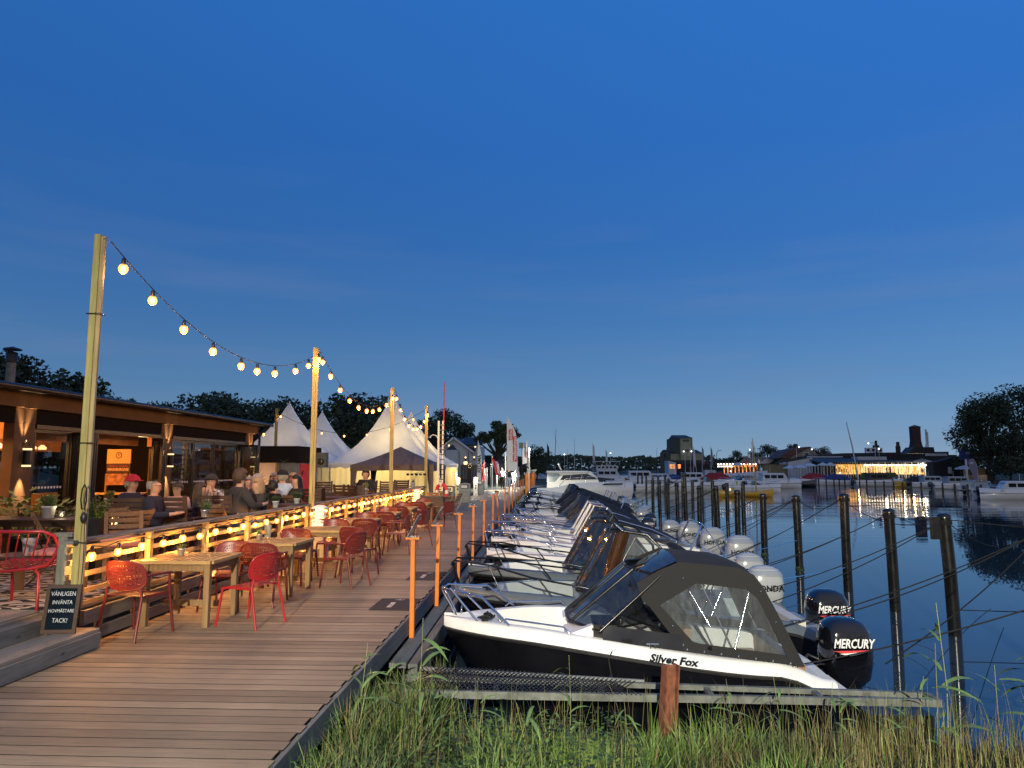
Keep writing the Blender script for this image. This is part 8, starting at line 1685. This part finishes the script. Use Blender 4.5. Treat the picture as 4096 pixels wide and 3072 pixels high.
MB().tube([(mx_, 0, ht - .7), (mx_ - 1.2, 0, ht - 3.0), (mx_ - 2.7, 0, ht - 5.6)], .012, 3).tube([(mx_, 0, ht - .7), (mx_ + .9, 0, ht - 4.2), (mx_ + 1.6, 0, .9)], .012, 3).build('stay', 'rope_dark', o)
MB().ball((-1.5, 0, .75), (.10, .1, .16)).build('lamp', 'window_pale', o)
o = thing('rowing_boat', 'black open wooden boat with pale rail moored by the far quay', 'boat', (fx(3190, 113), 113, WZ)); dbl(5.8, 1.7, .75).build('hull', 'hull_black', o); MB().tube([(-2.8, .1, 1.2), (-1.5, .7, .92), (0, .8, .8), (1.5, .7, .92), (2.8, .1, 1.2)], .04, 5).tube([(-2.8, -.1, 1.2), (-1.5, -.7, .92), (0, -.8, .8), (1.5, -.7, .92), (2.8, -.1, 1.2)], .04, 5).build('rail', 'rope_tan', o)
# masts and poles
def mast(px, yt, Y_, lab, lean=0, r=.05, flag=None, m_='zinc', boom=False):
    z1 = fz(yt, Y_); o = thing('boat_mast', lab, 'mast', (fx(px, Y_), Y_, -.6), group='bare masts and flagpoles across the harbour'); MB().tube([(0, 0, 0), (lean * .6, 0, z1 * .6), (lean, 0, z1 + .6)], [r, r, r * .6], 5).build('mast', m_, o)
    if flag: MB().add([(lean, 0, z1 + .4), (lean + .3, .05, z1 - .2), (lean + .38, 0, z1 - 2.3), (lean + .25, .05, z1 - 3.2), (lean, 0, z1 - 2.0)], [(0, 1, 2, 3, 4)]).build('cloth', flag, o)
    if boom: MB().tube([(0, 0, 2.2), (-2.4, 0, 1.7)], .2, 6).build('sail_cover', 'blue_tarp', o); MB().tube([(0, 0, z1), (2.6, 0, .8)], .012, 3).build('stay', 'rope_dark', o)
for a in ((2215, 1718, 128, 'tall dark mast with a rolled blue sail cover near the willow', .45, .06, None, 'dark_metal', True), (2298, 1757, 135, 'white mast with a slanting stay', 0, .06, None, 'zinc', False), (2189, 1770, 110, 'flagpole with a black limp flag right of the willow', 0, .04, 'cloth_black', 'dark_metal', False), (2372, 1770, 125, 'flagpole with a long white limp flag', 0, .04, 'far_white', 'zinc', False), (2424, 1795, 140, 'flagpole with a shorter white limp flag', 0, .04, 'far_white', 'zinc', False), (2269, 1795, 150, 'thin mast left of the white mast', 0, .04, None, 'zinc', False), (2326, 1834, 140, 'short mast with crosstree', 0, .04, None, 'zinc', False),
          (2625, 1793, 140, 'thin dark mast just left of the silo', .2, .04, None, 'dark_metal', False), (2741, 1776, 138, 'white mast in front of the silo tower', 0, .05, None, 'far_white', False), (2764, 1795, 138, 'white mast at the silo tower corner', -.1, .05, None, 'far_white', False), (2773, 1788, 130, 'flagpole with white flag right of the silo tower', .1, .05, 'far_white', 'far_white', False), (2790, 1790, 134, 'mast leaning left right of the silo tower', -.6, .05, None, 'far_white', False), (2808, 1783, 132, 'flagpole with dark flag at the silo end', .1, .05, 'flag_grey', 'far_white', False), (2844, 1785, 130, 'lone flagpole right of the silo', .05, .05, 'flag_grey', 'far_white', False), (3004, 1790, 150, 'short mast beside the pennants', 0, .04, None, 'zinc', False), (3036, 1795, 155, 'thin mast behind the pennants', -.1, .04, None, 'zinc', False)):
    mast(a[0], a[1], a[2], a[3], *a[4:])
o = thing('boat_mast', 'long bare mast leaning left in front of the dark roof across the water', 'mast', (fx(3432, 128), 128, -.9)); MB().tube([(0, 0, 0), (fx(3414, 128) - fx(3432, 128), 0, fz(1790, 128) + .9), (fx(3395, 128) - fx(3432, 128), 0, fz(1692, 128) + .9)], [.15, .13, .07], 6).build('mast', 'zinc', o)
# dark piles and stage of the right-hand berths
kk = MB().tube([(0, 0, -.8), (0, 0, 1.15)], .11, 8).mesh('pile', 'pile_black')
for i, px in enumerate((3435, 3463, 3497, 3532, 3570, 3606, 3640, 3680, 3723, 3765, 3813, 3864, 3918, 3975, 4045)):
    Yb = 104 - 2.4 * i; o = thing('mooring_pile', 'thin dark pile in the distant diagonal row, %s from the left' % ('first second third fourth fifth sixth seventh eighth ninth tenth eleventh twelfth thirteenth fourteenth fifteenth'.split()[i]), 'pile', (fx(px, Yb), Yb, WZ + .1), group='distant diagonal row of piles'); ob('pile', kk, o)
    if 5 <= i <= 10: MB().tube([(0, 0, .5), (1.2, -2.4, .5)], .05, 4).build('boom', 'rope_tan', o)
for i, px in enumerate((3272, 3302, 3333, 3354, 3376, 3405, 2916, 2953, 3080, 3108)):
    Yb = 118 + (i % 3); o = thing('mooring_pile', 'short dark pile along the far quay, %s counted from the black rowing boat' % ('first second third fourth fifth sixth seventh eighth ninth tenth'.split()[i]), 'pile', (fx(px, Yb), Yb, WZ + .1), group='short piles along the far quay'); ob('pile', kk, o)
for px, Y_, lab in ((3863, 108, 'left pale post beside the dark boathouse'), (3868, 107, 'right pale post beside the dark boathouse')):
    o = MB().tube([(0, 0, 0), (0, 0, 3.6)], .08, 6).build('pole', 'far_white', None, (fx(px, Y_), Y_, -.6)); o['label'] = lab; o['category'] = 'pole'
# fishing boat wheelhouse detail left of mast group
# big white cabin cruiser at the end of the berth row
YC = 58
o = thing('cabin_cruiser', 'large white cabin cruiser with dark windows moored beyond the open boats', 'boat', (fx(2330, YC), YC, WZ)); k = YC / 2841; q = lambda px: (px - 2330) * k; z_ = lambda py: fz(py, YC) - WZ
n = 12; rings = []
for i in range(n + 1):
    t_ = i / n; x = q(2150) + (q(2528) - q(2150)) * t_; b_ = 1.35 * (.9 + .1 * min(1, t_ * 3)) * (1 - max(0, (t_ - .5) / .5) ** 2.4); b_ = max(.02, b_); zs = 1.35 + .48 * smooth(.05, .5, t_)
    rings.append([(x - .9 * max(0, t_ - .75) * 2, 0, -.3), (x - .5 * max(0, t_ - .75) * 2, b_ * .8, .05), (x, b_, zs * .62), (x, b_ * .97, zs), (x, -b_ * .97, zs), (x, -b_, zs * .62), (x - .5 * max(0, t_ - .75) * 2, -b_ * .8, .05)])
MB().loft(rings, 0, True, True, False, True).build('hull', 'hull_white', o)
hs = MB(); hs.loft([[(q(2235), s_, z_(1925)) if 0 else (a, -w, z), (b_, -w, z), (b_, w, z), (a, w, z)] if 0 else [(a, -w, z), (b_, -w, z), (b_, w, z), (a, w, z)] for a, b_, w, z in ((q(2188), q(2400), 1.12, 1.4), (q(2192), q(2382), 1.08, z_(1905)), (q(2190), q(2360), 1.0, z_(1888)))], 0, False, True, False, True); hs.build('cabin', 'hull_white', o)
MB().loft([[(q(2185), -1.15, z_(1889)), (q(2345), -1.15, z_(1889)), (q(2372), -.8, z_(1891)), (q(2372), .8, z_(1891)), (q(2345), 1.15, z_(1889)), (q(2185), 1.15, z_(1889))], [(q(2190), -1.1, z_(1883)), (q(2345), -1.1, z_(1883)), (q(2360), -.8, z_(1885)), (q(2360), .8, z_(1885)), (q(2345), 1.1, z_(1883)), (q(2190), 1.1, z_(1883))]], 0, False, True, False, True).build('roof', 'hull_white', o)
MB().prism([(q(2240), -1.135, z_(1918)), (q(2252), -1.09, z_(1900)), (q(2345), -1.07, z_(1894)), (q(2388), -1.13, z_(1915))], (0, -.02, 0)).build('side_window', 'glass_dark', o)
for px in (2275, 2318): MB().prism([(q(px), -1.165, z_(1917)), (q(px + 8), -1.125, z_(1898)), (q(px + 9), -1.125, z_(1898)), (q(px + 2), -1.165, z_(1917))], (0, -.01, 0)).build('window_post', 'hull_white', o)
MB().prism([(q(2188), -1.14, z_(1925)), (q(2190), -1.1, z_(1892)), (q(2234), -1.1, z_(1892)), (q(2242), -1.1, z_(1900)), (q(2222), -1.14, z_(1925))], (0, -.02, 0)).build('rear_window', 'clear_vinyl', o)
MB().prism([(q(2400), -1.31, z_(1937)), (q(2478), -.95, z_(1937)), (q(2486), -.9, z_(1930)), (q(2410), -1.3, z_(1931))], (0, -.03, 0)).build('hull_window', 'glass_dark', o)
MB().tube([(q(2330), -1.2, 1.5), (q(2345), -1.15, z_(1905)), (q(2440), -1.1, z_(1908)), (q(2520), -.3, z_(1900)), (q(2528), 0, z_(1900))], .025, 5).build('bow_rail', 'chrome', o); MB().tube([(q(2230), -1.2, 1.4), (q(2262), -1.16, z_(1912)), (q(2332), -1.16, z_(1908))], .022, 5).build('side_rail', 'chrome', o)
for px in (2375, 2440, 2490): MB().tube([(q(px), -1.0, 1.45), (q(px), -1.0, z_(1906))], .02, 5).build('stanchion', 'chrome', o)
MB().loft([[(q(2236) + dx, -.12 * w, z), (q(2236) + dx + .12, -.12 * w, z), (q(2236) + dx + .12, .12 * w, z), (q(2236) + dx, .12 * w, z)] for dx, w, z in ((.15, 1, z_(1880)), (0, 1.3, z_(1866)), (-.08, .7, z_(1852)))], 0, True, True, False, True).build('antenna', 'hull_white', o); MB().box(q(2240), q(2275), -.3, .3, z_(1884), z_(1880)).build('hatch', 'dark_metal', o)
lamp('POINT', 'globe_glow', (fx(2120, 55), 52, 3.2), 260, (.95, 1, .80), .2)
o = post_lamp(fx(2120, 55), 52.2, 3.1, 'tall quay lamp lighting the white cabin cruiser from the jetty end', 0, .07, None)
for x_ in (2150, 2162, 2178):  # bow fenders and shapes at the stern
    pass
